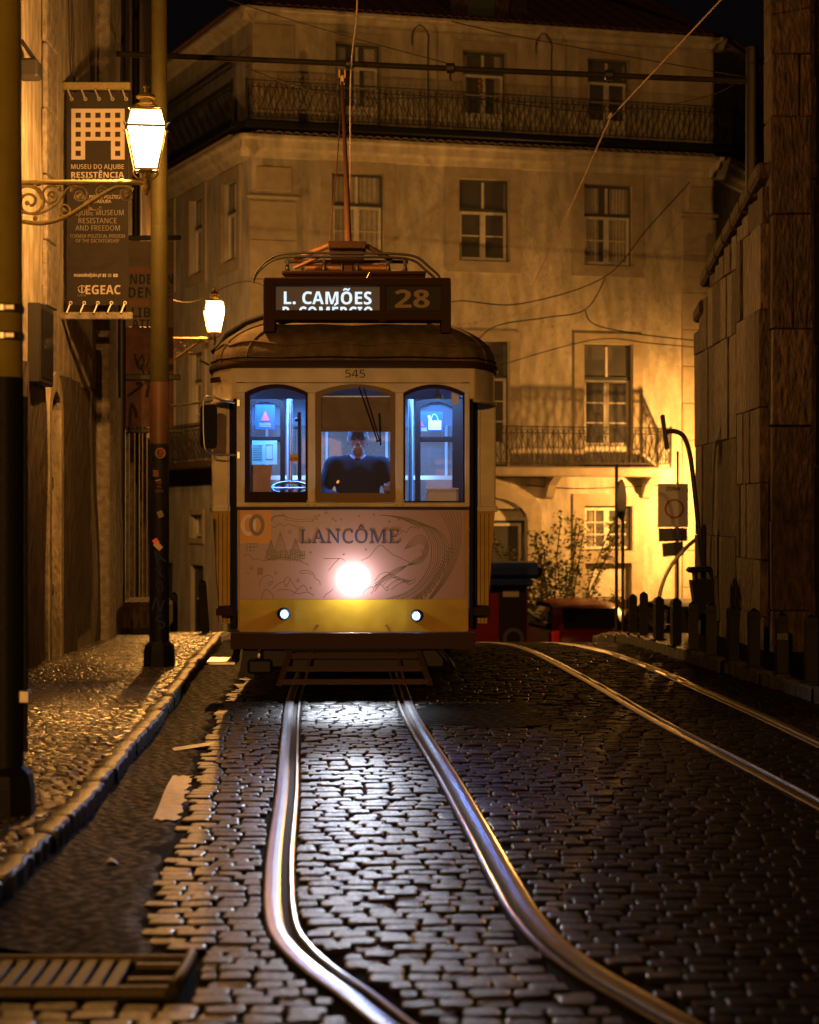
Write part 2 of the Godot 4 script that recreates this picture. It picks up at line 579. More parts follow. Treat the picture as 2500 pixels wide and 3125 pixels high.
	mat("leaf", Color(0.07, 0.09, 0.02), 0.5, 0.0, {"leaf": Color(0.2, 0.24, 0.05)})
	mat("bark", Color(0.06, 0.045, 0.03), 0.9)
	mat("sign_face", Color(0.5, 0.48, 0.45), 0.5)
	mat("sign_back", Color(0.1, 0.095, 0.09), 0.5, 0.3)
	mat("sign_red", Color(0.3, 0.02, 0.03), 0.5)
	mat("plate", Color(0.6, 0.6, 0.55), 0.4)
	mat("litter", Color(0.5, 0.42, 0.3), 0.6, 0.0, {"tex": "fine", "scale": 4.0})


# ---------------------------------------------------------------- the place, in metres: x to the right, y up, the street runs along -z («d» is the distance from the camera)
func fall(d: float) -> float:  # the street is level, then goes over a crest and down
	if d < 20.5:
		return 0.0
	if d < 27.5:
		return -0.11 * (d - 20.5) * (d - 20.5) / 14.0
	if d < 60.0:
		return -0.385 - 0.11 * (d - 27.5)
	return -3.96


func along(table: Array, d: float) -> float:
	if d <= table[0].x:
		return table[0].y
	for k in table.size() - 1:
		var a: Vector2 = table[k]
		var b: Vector2 = table[k + 1]
		if d <= b.x:
			var p: Vector2 = table[maxi(k - 1, 0)]
			var q: Vector2 = table[mini(k + 2, table.size() - 1)]
			return cubic_interpolate_in_time(a.y, b.y, p.y, q.y, (d - a.x) / (b.x - a.x), b.x - a.x, minf(p.x - a.x, -0.01) if k > 0 else -1.0, q.x - a.x if q.x > b.x else b.x - a.x + 1.0)
	var e: Vector2 = table[-1]
	var f: Vector2 = table[-2]
	return e.y + (e.y - f.y) / (e.x - f.x) * (d - e.x)


var KERB_L: Array[Vector2] = [Vector2(4, -1.50), Vector2(7.3, -1.50), Vector2(9.33, -1.517), Vector2(11.85, -1.615), Vector2(13.86, -1.69), Vector2(16.7, -1.84), Vector2(19.56, -1.97), Vector2(21.64, -2.06), Vector2(26, -2.3), Vector2(32, -2.65)]
var KERB_R: Array[Vector2] = [Vector2(4, 3.7), Vector2(9, 3.55), Vector2(12, 3.35), Vector2(15.35, 3.15), Vector2(17.7, 2.95), Vector2(19.4, 2.75), Vector2(22, 2.58), Vector2(27, 2.5)]
var SEAM: Array[Vector2] = [Vector2(5.6, -0.85), Vector2(6.67, -0.85), Vector2(7.13, -0.94), Vector2(7.95, -1.0), Vector2(8.85, -1.05), Vector2(10.33, -1.14), Vector2(11.91, -1.255), Vector2(14.73, -1.43), Vector2(18, -1.5), Vector2(30, -1.9)]
var RAIL_A: Array[Vector2] = [Vector2(4.9, 0.26), Vector2(5.77, -0.072), Vector2(6.08, -0.177), Vector2(6.49, -0.328), Vector2(6.96, -0.452), Vector2(7.46, -0.511), Vector2(7.94, -0.545), Vector2(10.66, -0.679), Vector2(12.9, -0.80), Vector2(15.35, -0.923), Vector2(18, -1.0), Vector2(26, -1.18)]
var RAIL_B: Array[Vector2] = [Vector2(4.9, 1.11), Vector2(5.77, 0.809), Vector2(6.05, 0.719), Vector2(6.39, 0.613), Vector2(6.77, 0.525), Vector2(7.29, 0.455), Vector2(7.99, 0.408), Vector2(9.1, 0.35), Vector2(10.85, 0.255), Vector2(14.87, 0.016), Vector2(18, -0.09), Vector2(26, -0.27)]
var RAIL_C: Array[Vector2] = [Vector2(4.9, 2.42), Vector2(9.99, 2.052), Vector2(11.64, 1.933), Vector2(13.75, 1.76), Vector2(17.31, 1.556), Vector2(20.05, 1.373), Vector2(22.69, 1.148), Vector2(27, 0.7)]
var RAIL_D: Array[Vector2] = [Vector2(4.9, 3.1), Vector2(10, 2.75), Vector2(12.76, 2.64), Vector2(14.66, 2.56), Vector2(16.27, 2.47), Vector2(18.61, 2.34), Vector2(20.93, 2.13), Vector2(22.44, 1.95), Vector2(27, 1.5)]


func strip(left: Callable, right: Callable, d0: float, d1: float, step: float, up: float, wide := 6) -> Mb:  # a sheet that follows the fall of the street
	var rows := int(ceil((d1 - d0) / step))
	return mb().grid(wide, rows, func(u: float, v: float) -> Vector3:
		var d := lerpf(d0, d1, v)
		return Vector3(lerpf(left.call(d), right.call(d), u), fall(d) + up, -d))


func in_view(x: float, d: float) -> bool:
	return absf(x) < d * 0.205 and d > 5.72


func stones() -> void:
	# the carriageway: worn granite setts in wavering rows, cut round the rails
	var loose: Array = []
	var d := 5.2
	while d < 25.0:
		var pitch := 0.108 if d < 17 else 0.13
		var x0 := -1.48 if d < 6.02 else along(SEAM, d)
		var x1 := along(KERB_R, d) - 0.02
		var x := x0 + rng.randf_range(-0.03, 0.05)
		while x < x1:
			var w := rng.randf_range(0.095, 0.15) if d < 17 else rng.randf_range(0.12, 0.18)
			var cx := x + w / 2
			var cd := d + 0.05 * sin(x * 1.3 + d * 0.7) + rng.randf_range(-0.014, 0.014)
			x += w + rng.randf_range(0.001, 0.008)
			var fits := trimmed(cx, cd, w)
			if fits.is_empty():  # too wide beside a rail: try it in two halves
				for h in [-0.25, 0.25]:
					var half := trimmed(cx + w * h, cd, w * 0.48)
					if half.size() and half[1] > 0.032:
						loose.append([half[0], cd, half[1], pitch * rng.randf_range(0.9, 1.0), rng.randf_range(-0.004, 0.003), rng.randf_range(0.55, 1.25), 0.0])
			elif fits[1] > 0.035:
				loose.append([fits[0], cd, fits[1], pitch * rng.randf_range(0.93, 1.05), rng.randf_range(-0.005, 0.006), rng.randf_range(0.55, 1.25), 0.0])
		d += pitch
	var road: Node = find_child("road", false, false)
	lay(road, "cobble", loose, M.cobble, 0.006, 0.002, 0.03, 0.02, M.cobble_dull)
	# the pavement on the left: small limestone cubes
	loose = []
	d = 7.0
	while d < 25.4:
		var x := -3.36
		var far := 1.0 if d < 15 else 1.25
		while x < along(KERB_L, d) - 0.14:
			var w := rng.randf_range(0.05, 0.075) * far
			loose.append([x + w / 2, d + 0.012 * sin(x * 9 + d * 4) + rng.randf_range(-0.006, 0.006), w, 0.058 * far * rng.randf_range(0.84, 0.98), 0.122 + rng.randf_range(-0.002, 0.0025) + 0.008 * sin(x * 3.1 + d * 1.7), rng.randf_range(0.6, 1.1), 0.5])
			x += w + rng.randf_range(0.003, 0.009)
		d += 0.062 * far
	lay(find_child("left_pavement", false, false), "paving_stone", loose, M.calcada, 0.004, 0.0018, 0.02, 0.03)


func trimmed(cx: float, cd: float, w: float) -> Array:  # [centre, width] of a sett cut to the rails, or nothing where it cannot lie
	for r in [[RAIL_A, -0.045, 0.095], [RAIL_B, -0.095, 0.045], [RAIL_C, -0.045, 0.095], [RAIL_D, -0.095, 0.045]]:
		var rx := along(r[0], cd)
		var sl := (along(r[0], cd + 0.05) - along(r[0], cd - 0.05)) / 0.1
		var cut := 1.0 / sqrt(1.0 + sl * sl)
		var off := (cx - rx) * cut
		var hw := w / 2 * cut + 0.045 * absf(sl) * cut
		if off > r[1] - hw and off < r[2] + hw:
			if sl * sl > 0.05:
				return []
			if off < 0 and rx + r[1] - (cx - w / 2) > 0.04:
				var lo := cx - w / 2
				w = rx + float(r[1]) - lo
				cx = lo + w / 2
			elif off > 0 and cx + w / 2 - rx - r[2] > 0.04:
				var hi := cx + w / 2
				w = hi - rx - float(r[2])
				cx = hi - w / 2
			else:
				return []
	if cx > 0.09 and cx < 1.0 + 0.2 * sin(cd * 5) and cd > 13.75 + 0.15 * sin(cx * 7) and cd < 15.35:
		return []
	if cd < 6.72 and cd > 6.0 and cx < -0.66:
		return []
	return [cx, w]


func lay(parent: Node, called: String, loose: Array, m: Material, bev: float, dome: float, deep: float, tilt: float, other: Material = null) -> void:
	var first := 0
	var rest := mb()
	var dull := mb()
	for s in loose:  # nearest first: the rows come in that order
		var dulled: bool = other != null and s[0] > along(RAIL_B, s[1]) + 0.12 + 0.12 * sin(s[1] * 2.1) + 0.08 * sin(s[1] * 5.3)  # less gloss right of the track, standing in for missing light there
		var one := dull if dulled else rest
		var single: bool = first < 296 and in_view(s[0], s[1])
		if single:
			one = mb()
			first += 1
		var k: float = s[5]
		one.tint = Color(k, k * rng.randf_range(0.94, 1.0), k * rng.randf_range(0.86, 1.0))
		var at := Vector3(s[0], fall(s[1]) + s[4], -s[1])
		if single:
			one.stone(Vector3.ZERO, s[2], s[3], rng.randf_range(-0.09, 0.09), bev, dome, deep, rng, tilt)
			put(called, one, other if dulled else m, parent, Transform3D(Basis(), at))
		else:
			one.stone(at, s[2], s[3], rng.randf_range(-0.09, 0.09), bev, dome, deep, rng, tilt, 8 if s[1] < 13 and bev > 0.005 or s[1] < 10 else 4)
	stuff(put(called + "s_beyond", rest, m, parent))
	if other:
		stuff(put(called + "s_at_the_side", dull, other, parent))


func rail(table: Array, lip: float, label: String, d1: float) -> void:
	var path: PackedVector3Array = []
	var d := 4.9
	while d < d1:
		path.append(Vector3(along(table, d), fall(d), -d))
		d += 0.04 if d < 9 else 0.2
	var o := thing("tram_rail", label, "rail", Vector3.ZERO, 0.0, "grooved tram rails sunk in the setts")
	var m := path.size() - 1
	var sweep := func(prof: Array) -> Mb:
		var b := mb()
		for k in prof.size() - 1:
			b.grid(m, 1, func(u: float, v: float) -> Vector3:
				var at := int(round(u * m))
				var dir := (path[mini(at + 1, m)] - path[maxi(at - 1, 0)])
				dir = Vector3(-dir.z, 0, dir.x).normalized()
				var p: Vector2 = prof[k].lerp(prof[k + 1], v)
				return path[at] + dir * p.x + Vector3.UP * p.y, false)
		return b
	var s := signf(lip)
	var order := func(a: Array) -> Array:
		if s > 0:
			a.reverse()
			return a
		return a.map(func(p: Vector2) -> Vector2: return Vector2(-p.x, p.y))
	put("head", sweep.call(order.call([Vector2(-0.034, -0.05), Vector2(-0.034, 0.004), Vector2(-0.026, 0.009), Vector2(0.0, 0.0105), Vector2(0.024, 0.008), Vector2(0.031, 0.0), Vector2(0.033, -0.011)])), M.rail, o)
	put("groove", sweep.call(order.call([Vector2(0.033, -0.011), Vector2(0.036, -0.0125), Vector2(0.062, -0.0125), Vector2(0.065, -0.011)])), M.rail_side, o)
	put("lip", sweep.call(order.call([Vector2(0.065, -0.011), Vector2(0.067, 0.004), Vector2(0.072, 0.007), Vector2(0.08, 0.006), Vector2(0.085, 0.0), Vector2(0.085, -0.05)])), M.rail, o)


func street() -> void:
	structure("ground", strip(func(_d): return -70.0, func(_d): return 70.0, -25.0, 160.0, 2.5, -0.09, 8), M.dirt)
	structure("road", strip(func(d): return along(KERB_L, d) - 0.05, func(d): return along(KERB_R, d) + 0.05, -6.0, 50.0, 0.5, -0.014), M.bed)
	structure("asphalt_strip", mb().grid(10, 150, func(u: float, v: float) -> Vector3:
		var d := lerpf(6.72, 34.0, v)
		var x := lerpf(along(KERB_L, d) - 0.02, along(SEAM, d) + 0.02 * sin(d * 11) + 0.025 * sin(d * 23), u)
		return Vector3(x, fall(d) - 0.004 + 0.008 * sin(d * 2.3 + x * 3) + 0.004 * sin(d * 6 + x * 9) - (0.014 if u > 0.98 else 0.0) + 0.05 * pow(1.0 - u, 3.0), -d)), M.asphalt)
	structure("asphalt_patch", mb().grid(12, 12, func(u: float, v: float) -> Vector3:
		var d := lerpf(13.75, 15.4, v) + 0.12 * sin(u * 9)
		return Vector3(lerpf(0.09, 1.05, u) + (0.12 * sin(v * 11) if u > 0.9 else 0.0) - (d - 14.5) * 0.03, 0.002 + 0.005 * sin(u * 6) * sin(v * 5), -d)), M.asphalt)
	structure("left_pavement", strip(func(_d): return -3.7, func(d): return along(KERB_L, d) - 0.1, -6.0, 34.0, 0.4, 0.095), M.bed)
	structure("right_pavement", strip(func(d): return along(KERB_R, d) + 0.1, func(_d): return 6.5, -6.0, 46.0, 0.4, 0.115), M.asphalt)
	for side in 2:
		var table: Array = KERB_R if side else KERB_L
		var parent: Node = find_child("right_pavement" if side else "left_pavement", false, false)
		var d := 4.5
		while d < 27.0:
			var long := rng.randf_range(0.42, 0.75)
			var e := d + long
			var wide := 0.12
			var b := mb()
			var x0 := along(table, d)
			var x1 := along(table, e)
			var s := 1.0 if side else -1.0
			var high := 0.125 + rng.randf_range(-0.008, 0.008)
			# a rounded kerb stone: a bevelled block with an uneven face
			var mid := Vector3((x0 + x1) / 2 + s * wide / 2 + rng.randf_range(-0.012, 0.012), 0, -(d + e) / 2)
			var yaw := atan2(-(x1 - x0), e - d)
			b.grid(14, 8, func(u: float, v: float) -> Vector3:
				var prof: Array = [Vector2(-0.5, -0.08), Vector2(-0.5, 0.06), Vector2(-0.47, 0.1), Vector2(-0.38, 0.12), Vector2(0.0, 0.127), Vector2(0.3, 0.125), Vector2(0.46, 0.12), Vector2(0.5, 0.1), Vector2(0.5, -0.08)]
				var p: Vector2 = prof[int(round(v * 8))]
				var end := 1.0 if u > 0.01 and u < 0.99 else 0.86
				return Vector3(-s * p.x * wide * (1.0 if end == 1.0 else 0.94) + 0.006 * sin(u * 17 + d * 9), p.y * end * high / 0.125 + 0.004 * sin(u * 11 + d * 5), (u - 0.5) * (long - 0.012) * -1.0), side == 0)
			put("kerb_stone", b, M.kerb, parent, Transform3D(Basis(Vector3.UP, yaw), mid + Vector3.UP * fall((d + e) / 2)))
			d = e
	# worn road paint
	structure("road_marking", mb().grid(6, 30, func(u: float, v: float) -> Vector3:
		var d := lerpf(9.6, 11.2, v) + 0.03 * sin(u * 14.0)
		var lo := lerpf(-1.235, -1.33, v)
		var hi := along(SEAM, d) - 0.02 + 0.012 * sin(d * 23) + 0.01 * sin(d * 41)
		var x := lerpf(lo, hi, u)
		return Vector3(x, fall(d) + 0.002 + 0.008 * sin(d * 2.3 + x * 3) + 0.004 * sin(d * 6 + x * 9), -d)), M.paint)
	structure("road_marking", mb().grid(8, 2, func(u: float, v: float) -> Vector3:
		var x := lerpf(-1.6, -1.25, u)
		var d := lerpf(12.35, 12.5, v) + 0.25 * u
		return Vector3(x, 0.002 + 0.008 * sin(d * 2.3 + x * 3) + 0.004 * sin(d * 6 + x * 9), -d)), M.paint)
	stones()
	rail(RAIL_A, 1.0, "left rail of the tram's own track, bright from below the tram to the bend", 26.0)
	rail(RAIL_B, -1.0, "right rail of the tram's own track, curving away at the bottom of the picture", 26.0)
	rail(RAIL_C, 1.0, "left rail of the empty track to the right of the tram", 27.0)
	rail(RAIL_D, -1.0, "rightmost rail, nearest to the row of bollards", 27.0)
	# a steel drainage grate whose edge stands proud of the setts
	var o := thing("drain_grate", "steel drain grate with a raised end bar in the near left corner", "drain grate", Vector3(0, 0, -6.34))
	put("frame_bar", mb().box(Vector3(-1.32, 0.012, 0.235), Vector3(1.22, 0.035, 0.03), 0.006), M.worn_iron, o)
	put("frame_bar", mb().box(Vector3(-1.32, 0.004, -0.24), Vector3(1.22, 0.03, 0.025), 0.005), M.worn_iron, o)
	put("end_bar", mb().tube(smooth_path([Vector3(-0.735, 0.0, 0.25), Vector3(-0.72, 0.028, 0.2), Vector3(-0.712, 0.032, 0.0), Vector3(-0.715, 0.03, -0.2), Vector3(-0.73, 0.005, -0.26)], 4), 0.019, 8), M.worn_iron, o)
	for k in 2:
		put("hinge_bar", mb().box(Vector3(-0.81, 0.014, 0.1 - 0.2 * k), Vector3(0.15, 0.018, 0.035), 0.005), M.worn_iron, o)
	put("trough", mb().box(Vector3(-1.32, -0.06, 0), Vector3(1.2, 0.02, 0.48)), M.under, o)
	for k in 18:
		put("slat", mb().box(Vector3(-0.93 - k * 0.055, -0.002, 0), Vector3(0.042, 0.024, 0.46), 0.004), M.under, o)
	tag(put("paper_scrap", mb().grid(6, 4, func(u: float, v: float) -> Vector3: return Vector3(-1.275 + 0.085 * u + 0.01 * v, 0.006 + 0.012 * sin(u * 5 + v * 2), -8.35 - 0.1 * v)), M.litter, self), "crumpled wet scrap of paper lying on the dark asphalt strip", "litter")
	tag(put("paper_scrap", mb().grid(5, 3, func(u: float, v: float) -> Vector3: return Vector3(-1.56 + 0.09 * u, 0.008 + 0.006 * sin(u * 6), -10.95 - 0.07 * v)), M.litter, self), "small flat scrap of paper beside the left kerb", "litter")


func bollard(x: float, d: float, high: float, label: String, lean := 0.0) -> void:
	var o := thing("bollard", label, "bollard", Vector3(x, fall(d) + 0.11, -d), rng.randf_range(-0.2, 0.2), "black bollards along the right pavement")
	o.rotation.z = lean
	var s := 0.048
	put("post", mb().facets([Vector2(s * 1.38, 0), Vector2(s * 1.38, high - 0.02), Vector2(s * 1.25, high), Vector2(0.0, high + 0.03)]).box(Vector3(0, 0.01, 0), Vector3(0.14, 0.03, 0.14), 0.006), M.pole_black, o)
	put("collar", mb().facets([Vector2(s * 1.4, high - 0.07), Vector2(s * 1.46, high - 0.065), Vector2(s * 1.46, high - 0.055), Vector2(s * 1.4, high - 0.05)]), M.pole_black, o)


# ---------------------------------------------------------------- houses and walls
func pierced(w0: float, w1: float, y0: float, y1: float, holes: Array, deep := 0.22) -> Mb:  # a wall face in xy at z = 0 with rectangular openings and their reveals
	var b := mb()
	var xs: Array = [w0, w1]
	var ys: Array = [y0, y1]
	for h in holes:
		xs.append_array([h[0], h[1]])
		ys.append_array([h[2], h[3]])
	xs.sort()
	ys.sort()
	for a in xs.size() - 1:
		for e in ys.size() - 1:
			if xs[a + 1] - xs[a] < 1e-4 or ys[e + 1] - ys[e] < 1e-4:
				continue
			var c := Vector2((xs[a] + xs[a + 1]) / 2, (ys[e] + ys[e + 1]) / 2)
			var open := false
			for h in holes:
				open = open or (c.x > h[0] and c.x < h[1] and c.y > h[2] and c.y < h[3])
			if not open:
				b.quad(Vector3(xs[a], ys[e], 0), Vector3(xs[a + 1], ys[e], 0), Vector3(xs[a + 1], ys[e + 1], 0), Vector3(xs[a], ys[e + 1], 0))
	for h in holes:
		var p := Vector3(h[0], h[2], 0)
		var q := Vector3(h[1], h[2], 0)
		var r := Vector3(h[1], h[3], 0)
		var s := Vector3(h[0], h[3], 0)
		var z := Vector3(0, 0, -deep)
		b.quad(p, p + z, q + z, q)
		b.quad(q, q + z, r + z, r)
		b.quad(r, r + z, s + z, s)
		b.quad(s, s + z, p + z, p)
	b.quad(Vector3(w1, y0, -0.5), Vector3(w0, y0, -0.5), Vector3(w0, y1, -0.5), Vector3(w1, y1, -0.5))  # the inner face
	return b


func window(o: Node3D, x: Transform3D, mid: float, w: float, y0: float, y1: float, how := {}) -> void:
	var band: float = how.get("band", 0.24)
	var l := mid - w / 2
	var r := mid + w / 2
	if band > 0.0:
		var s := mb().ring(PackedVector2Array([Vector2(l - band, y0 - (band if how.get("sill", true) else 0.0)), Vector2(r + band, y0 - (band if how.get("sill", true) else 0.0)), Vector2(r + band, y1 + band), Vector2(l - band, y1 + band)]), PackedVector2Array([Vector2(l, y0), Vector2(r, y0), Vector2(r, y1), Vector2(l, y1)]), -0.02, 0.035)
		put("window_surround", s, M.stone_pale, o, x)
	var z := -0.13
	var t := 0.055
	var split: float = how.get("split", 0.0)  # height of the transom above the sill, as a share
	var rows: int = how.get("rows", 2)
	var panel: float = how.get("panel", 0.0)  # solid panel at the foot of a french window
	var h := y1 - y0
	var box := mb()
	box.ring(PackedVector2Array([Vector2(l, y0), Vector2(r, y0), Vector2(r, y1), Vector2(l, y1)]), PackedVector2Array([Vector2(l + 0.04, y0 + 0.04), Vector2(r - 0.04, y0 + 0.04), Vector2(r - 0.04, y1 - 0.04), Vector2(l + 0.04, y1 - 0.04)]), z - 0.05, z - 0.005)
	put("window_box", box, M.joinery_dark, o, x)
	var f := mb()
	var panes: Array = []
	var top := y0 + h * split if split > 0.0 else y1 - 0.04
	var leaf := func(a: float, b: float, c: float, d: float, across: int, down: int) -> void:
		f.ring(PackedVector2Array([Vector2(a, c), Vector2(b, c), Vector2(b, d), Vector2(a, d)]), PackedVector2Array([Vector2(a + t, c + t), Vector2(b - t, c + t), Vector2(b - t, d - t), Vector2(a + t, d - t)]), z - 0.025, z + 0.02)
		var iw := (b - a - 2 * t)
		var ih := (d - c - 2 * t)
		for k in range(1, across):
			f.box(Vector3(a + t + iw * k / across, (c + d) / 2, z), Vector3(0.025, ih, 0.028))
		for k in range(1, down):
			f.box(Vector3((a + b) / 2, c + t + ih * k / down, z - 0.001), Vector3(iw, 0.025, 0.026))
		for k in across:
			for m in down:
				panes.append(Rect2(a + t + iw * k / across, c + t + ih * m / down, iw / across, ih / down))
	if split > 0.0:
		f.box(Vector3(mid, (top + y1 - 0.04) / 2, z), Vector3(0.05, y1 - 0.04 - top - 0.03, 0.04))
		for k in 2:
			panes.append(Rect2((l + 0.04) if k == 0 else mid, top + 0.03, w / 2 - 0.04, y1 - 0.07 - top))
		put("transom", mb().box(Vector3(mid, top, z), Vector3(w - 0.08, 0.07, 0.06)), M.joinery_dark, o, x)
		top -= 0.035
	if panel > 0.0:
		f.box(Vector3(mid, y0 + 0.04 + panel / 2, z), Vector3(w - 0.08, panel, 0.04))
	for k in 2:
		leaf.call((l + 0.04) if k == 0 else mid + 0.002, (mid - 0.002) if k == 0 else r - 0.04, y0 + 0.04 + panel, top, how.get("across", 1), rows)
	var node := put("window", f, how.get("mat", M.joinery), o, x)
	for p in panes:
		put("pane", mb().quad_at(Vector3(p.position.x, p.position.y, z), p.size.x, p.size.y), M.pane, node)
	var back := mb()
	back.quad(Vector3(l, y0, -0.42), Vector3(r, y0, -0.42), Vector3(r, y1, -0.42), Vector3(l, y1, -0.42))
	put("dark_room", back, M.room, o, x)
	if how.get("curtain", 0.0) > 0.0:
		var a := l + 0.05
		var b2 := r - 0.05
		var share: float = how.curtain
		for side in 2:
			put("curtain", mb().grid(24, 1, func(u: float, v: float) -> Vector3:
				var g := (u if side == 0 else 2.0 - u) * share / 2.0 if side == 0 else 1.0 - (1.0 - u) * share / 2.0
				return Vector3(lerpf(a, b2, g), lerpf(y0 + 0.03, y1 - 0.04, v), -0.26 + 0.025 * sin(u * 31.0))), M.curtain, o, x)


func railing(o: Node3D, x: Transform3D, a: float, b: float, y: float, high: float, z: float, gap := 0.1) -> void:  # wrought iron: rails, bars and scrolls between them
	var m := mb()
	for h in [0.06, high - 0.13, high]:
		m.bar(Vector3(a, y + h, z), Vector3(b, y + h, z), 0.03 if h == high else 0.018, 0.02)
	var n := int((b - a) / gap)
	for k in n + 1:
		var s := a + (b - a) * k / n
		m.bar(Vector3(s, y + 0.06, z), Vector3(s, y + high, z), 0.014, 0.014)
		if k < n:
			var pts: PackedVector3Array = []
			for q in 9:
				var v := q / 8.0
				pts.append(Vector3(s + gap * (0.5 + 0.36 * sin(v * TAU * 1.5 + k * 1.57)), y + 0.08 + (high - 0.22) * v, z))
			m.tube(pts, 0.009, 4, false)
			m.tube(PackedVector3Array([Vector3(s + gap * 0.1, y + high - 0.1, z), Vector3(s + gap * 0.5, y + high - 0.03, z), Vector3(s + gap * 0.9, y + high - 0.1, z)]), 0.008, 4, false)
	for s in [a, b]:
		m.bar(Vector3(s, y - 0.02, z), Vector3(s, y + high + 0.04, z), 0.035, 0.035)
	put("railing", m, M.iron_plain, o, x)


func back_house() -> void:
	var o := thing("corner_house", "pale four storey corner house behind the tram with iron balconies and tiled eaves", "house", Vector3(-3.22, 0, -40.7), 0.2705)
	var I := Transform3D()
	var base := -2.6
	var cols := [2.235, 4.977, 7.764]
	var holes: Array = []
	for c in cols:
		holes.append([c - 0.56, c + 0.56, 6.76, 8.49])
		holes.append([c - 0.56, c + 0.56, 2.45, 5.08])
		holes.append([c - 0.48, c + 0.48, 9.5, 11.18])
	holes.append([7.764 - 0.55, 7.764 + 0.55, 0.645, 1.61])
	holes.append([7.764 - 0.53, 7.764 + 0.53, base, 0.39])
	holes.append([4.977 - 0.95, 4.977 + 0.95, base, 1.55])
	put("front_wall", pierced(0.0, 10.2, base, 11.7, holes), M.facade, o)
	# the arched doorway beside the tram
	var outer: PackedVector2Array = [Vector2(3.72, base), Vector2(3.72, 1.5)]
	var inner: PackedVector2Array = [Vector2(4.027, base), Vector2(4.027, 1.3)]
	for k in 13:
		var a := PI - PI * k / 12
		outer.append(Vector2(4.977 + 1.257 * cos(a), 1.5 + 0.62 * sin(a)))
		inner.append(Vector2(4.977 + 0.95 * cos(a), 1.3 + 0.5 * sin(a)))
	outer.append(Vector2(6.234, base))
	inner.append(Vector2(5.927, base))
	put("arch_surround", mb().ring(outer, inner, -0.03, 0.06, I, false), M.stone_pale, o)
	var tym := arc(Vector2(4.977, 1.3), 0.95, 0, PI, 12)
	for k in tym.size():
		tym[k].y = 1.3 + (tym[k].y - 1.3) * 0.52
	put("fanlight", mb().prism(tym, -0.2, -0.14), M.joinery, o)
	window(o, I, 4.977, 1.8, base + 2.2, 1.28, {"band": 0.0, "rows": 1, "across": 1, "mat": M.joinery})
	put("arch_door", mb().box(Vector3(4.977, base + 1.1, -0.16), Vector3(1.86, 2.2, 0.06), 0.01), M.joinery_dark, o)
	# windows
	for k in 3:
		window(o, I, cols[k], 1.12, 6.76, 8.49, {"split": 0.63, "curtain": [1.0, 0.0, 0.75][k]})
		window(o, I, cols[k], 1.12, 2.45, 5.08, {"split": 0.72, "rows": 3, "panel": 0.42, "band": 0.22, "sill": false})
		window(o, I, cols[k], 0.96, 9.5, 11.18, {"split": 0.74, "rows": 2, "panel": 0.3, "band": 0.2, "sill": false, "curtain": [0.55, 0.3, 0.0][k]})
	window(o, I, 7.764, 1.1, 0.645, 1.61, {"rows": 3, "across": 2, "band": 0.26, "curtain": 0.5})
	put("door_surround", mb().ring(PackedVector2Array([Vector2(6.98, base), Vector2(8.55, base), Vector2(8.55, 0.62), Vector2(6.98, 0.62)]), PackedVector2Array([Vector2(7.234, base), Vector2(8.294, base), Vector2(8.294, 0.39), Vector2(7.234, 0.39)]), -0.02, 0.03), M.stone_pale, o)
	var dr := put("door", mb().box(Vector3(7.764, (base + 0.39) / 2, -0.14), Vector3(1.06, 0.39 - base, 0.05)), M.stone_pale, o)
	put("door_panel", mb().box(Vector3(7.764, -0.05, -0.105), Vector3(0.8, 0.6, 0.02), 0.008), M.joinery, dr)
	put("door_rail", mb().box(Vector3(7.764, -0.5, -0.1), Vector3(1.0, 0.2, 0.03), 0.008), M.wood_dark, dr)
	var np := put("number_plate", mb().box(Vector3(7.78, 0.5, 0.04), Vector3(0.15, 0.09, 0.012)), M.bin_blue, o)
	text("number", "103", "bold", 0.06, M.print_pale, np, Vector3(7.78, 0.5, 0.047))
	# stone corners with a capital, a plinth line and a recessed panel
	for p in [[-0.05, 0.939], [9.456, 10.25]]:
		var w: float = p[1] - p[0]
		var c: float = (p[0] + p[1]) / 2
		for k in 13:
			put("corner_stone", mb().box(Vector3(c, base + 0.44 + k * 0.8, 0.02), Vector3(w, 0.79, 0.10), 0.012), M.stone_pale, o)
		put("capital", mb().box(Vector3(c, 7.92, 0.045), Vector3(w + 0.12, 0.09, 0.14), 0.03), M.stone_pale, o)
		put("corner_panel", mb().box(Vector3(c, 8.28, 0.085), Vector3(w - 0.24, 0.5, 0.03), 0.015), M.stone_pale, o)
		put("upper_corner", mb().box(Vector3(c, 10.5, 0.02), Vector3(w - 0.1, 1.9, 0.07), 0.012), M.stone_pale, o)
	# cornice, eaves and roof, on the front and round both sides
	var far := Transform3D(Basis(Vector3.UP, deg_to_rad(-82.7)), Vector3(-0.127 * 8.5, 0, -0.992 * 8.5))
	var right := Transform3D(Basis(Vector3.UP, deg_to_rad(48.0)), Vector3(10.2, 0, 0))
	for e in [[I, 0.0, 10.2, "front"], [far, 0.0, 8.5, "side"], [right, 0.0, 4.2, "side"]]:
		var x: Transform3D = e[0]
		var prof := PackedVector2Array([Vector2(0, 8.72), Vector2(0.06, 8.74), Vector2(0.1, 8.84), Vector2(0.2, 8.9), Vector2(0.24, 9.04), Vector2(0.34, 9.08), Vector2(0.34, 9.14), Vector2(0.0, 9.16)])
		var turn := Transform3D(x.basis * Basis(Vector3.UP, -PI / 2), x.origin)
		put("cornice", mb().prism(_flip(prof), -float(e[2]) - 0.25, float(e[1]) + 0.25, turn), M.facade, o)
		var prof2 := PackedVector2Array([Vector2(0, 11.5), Vector2(0.08, 11.53), Vector2(0.16, 11.62), Vector2(0.3, 11.68), Vector2(0.3, 11.74), Vector2(0, 11.76)])
		put("eaves_cornice", mb().prism(_flip(prof2), -float(e[2]) - 0.2, float(e[1]) + 0.2, turn), M.facade, o)
		var tile := mb()
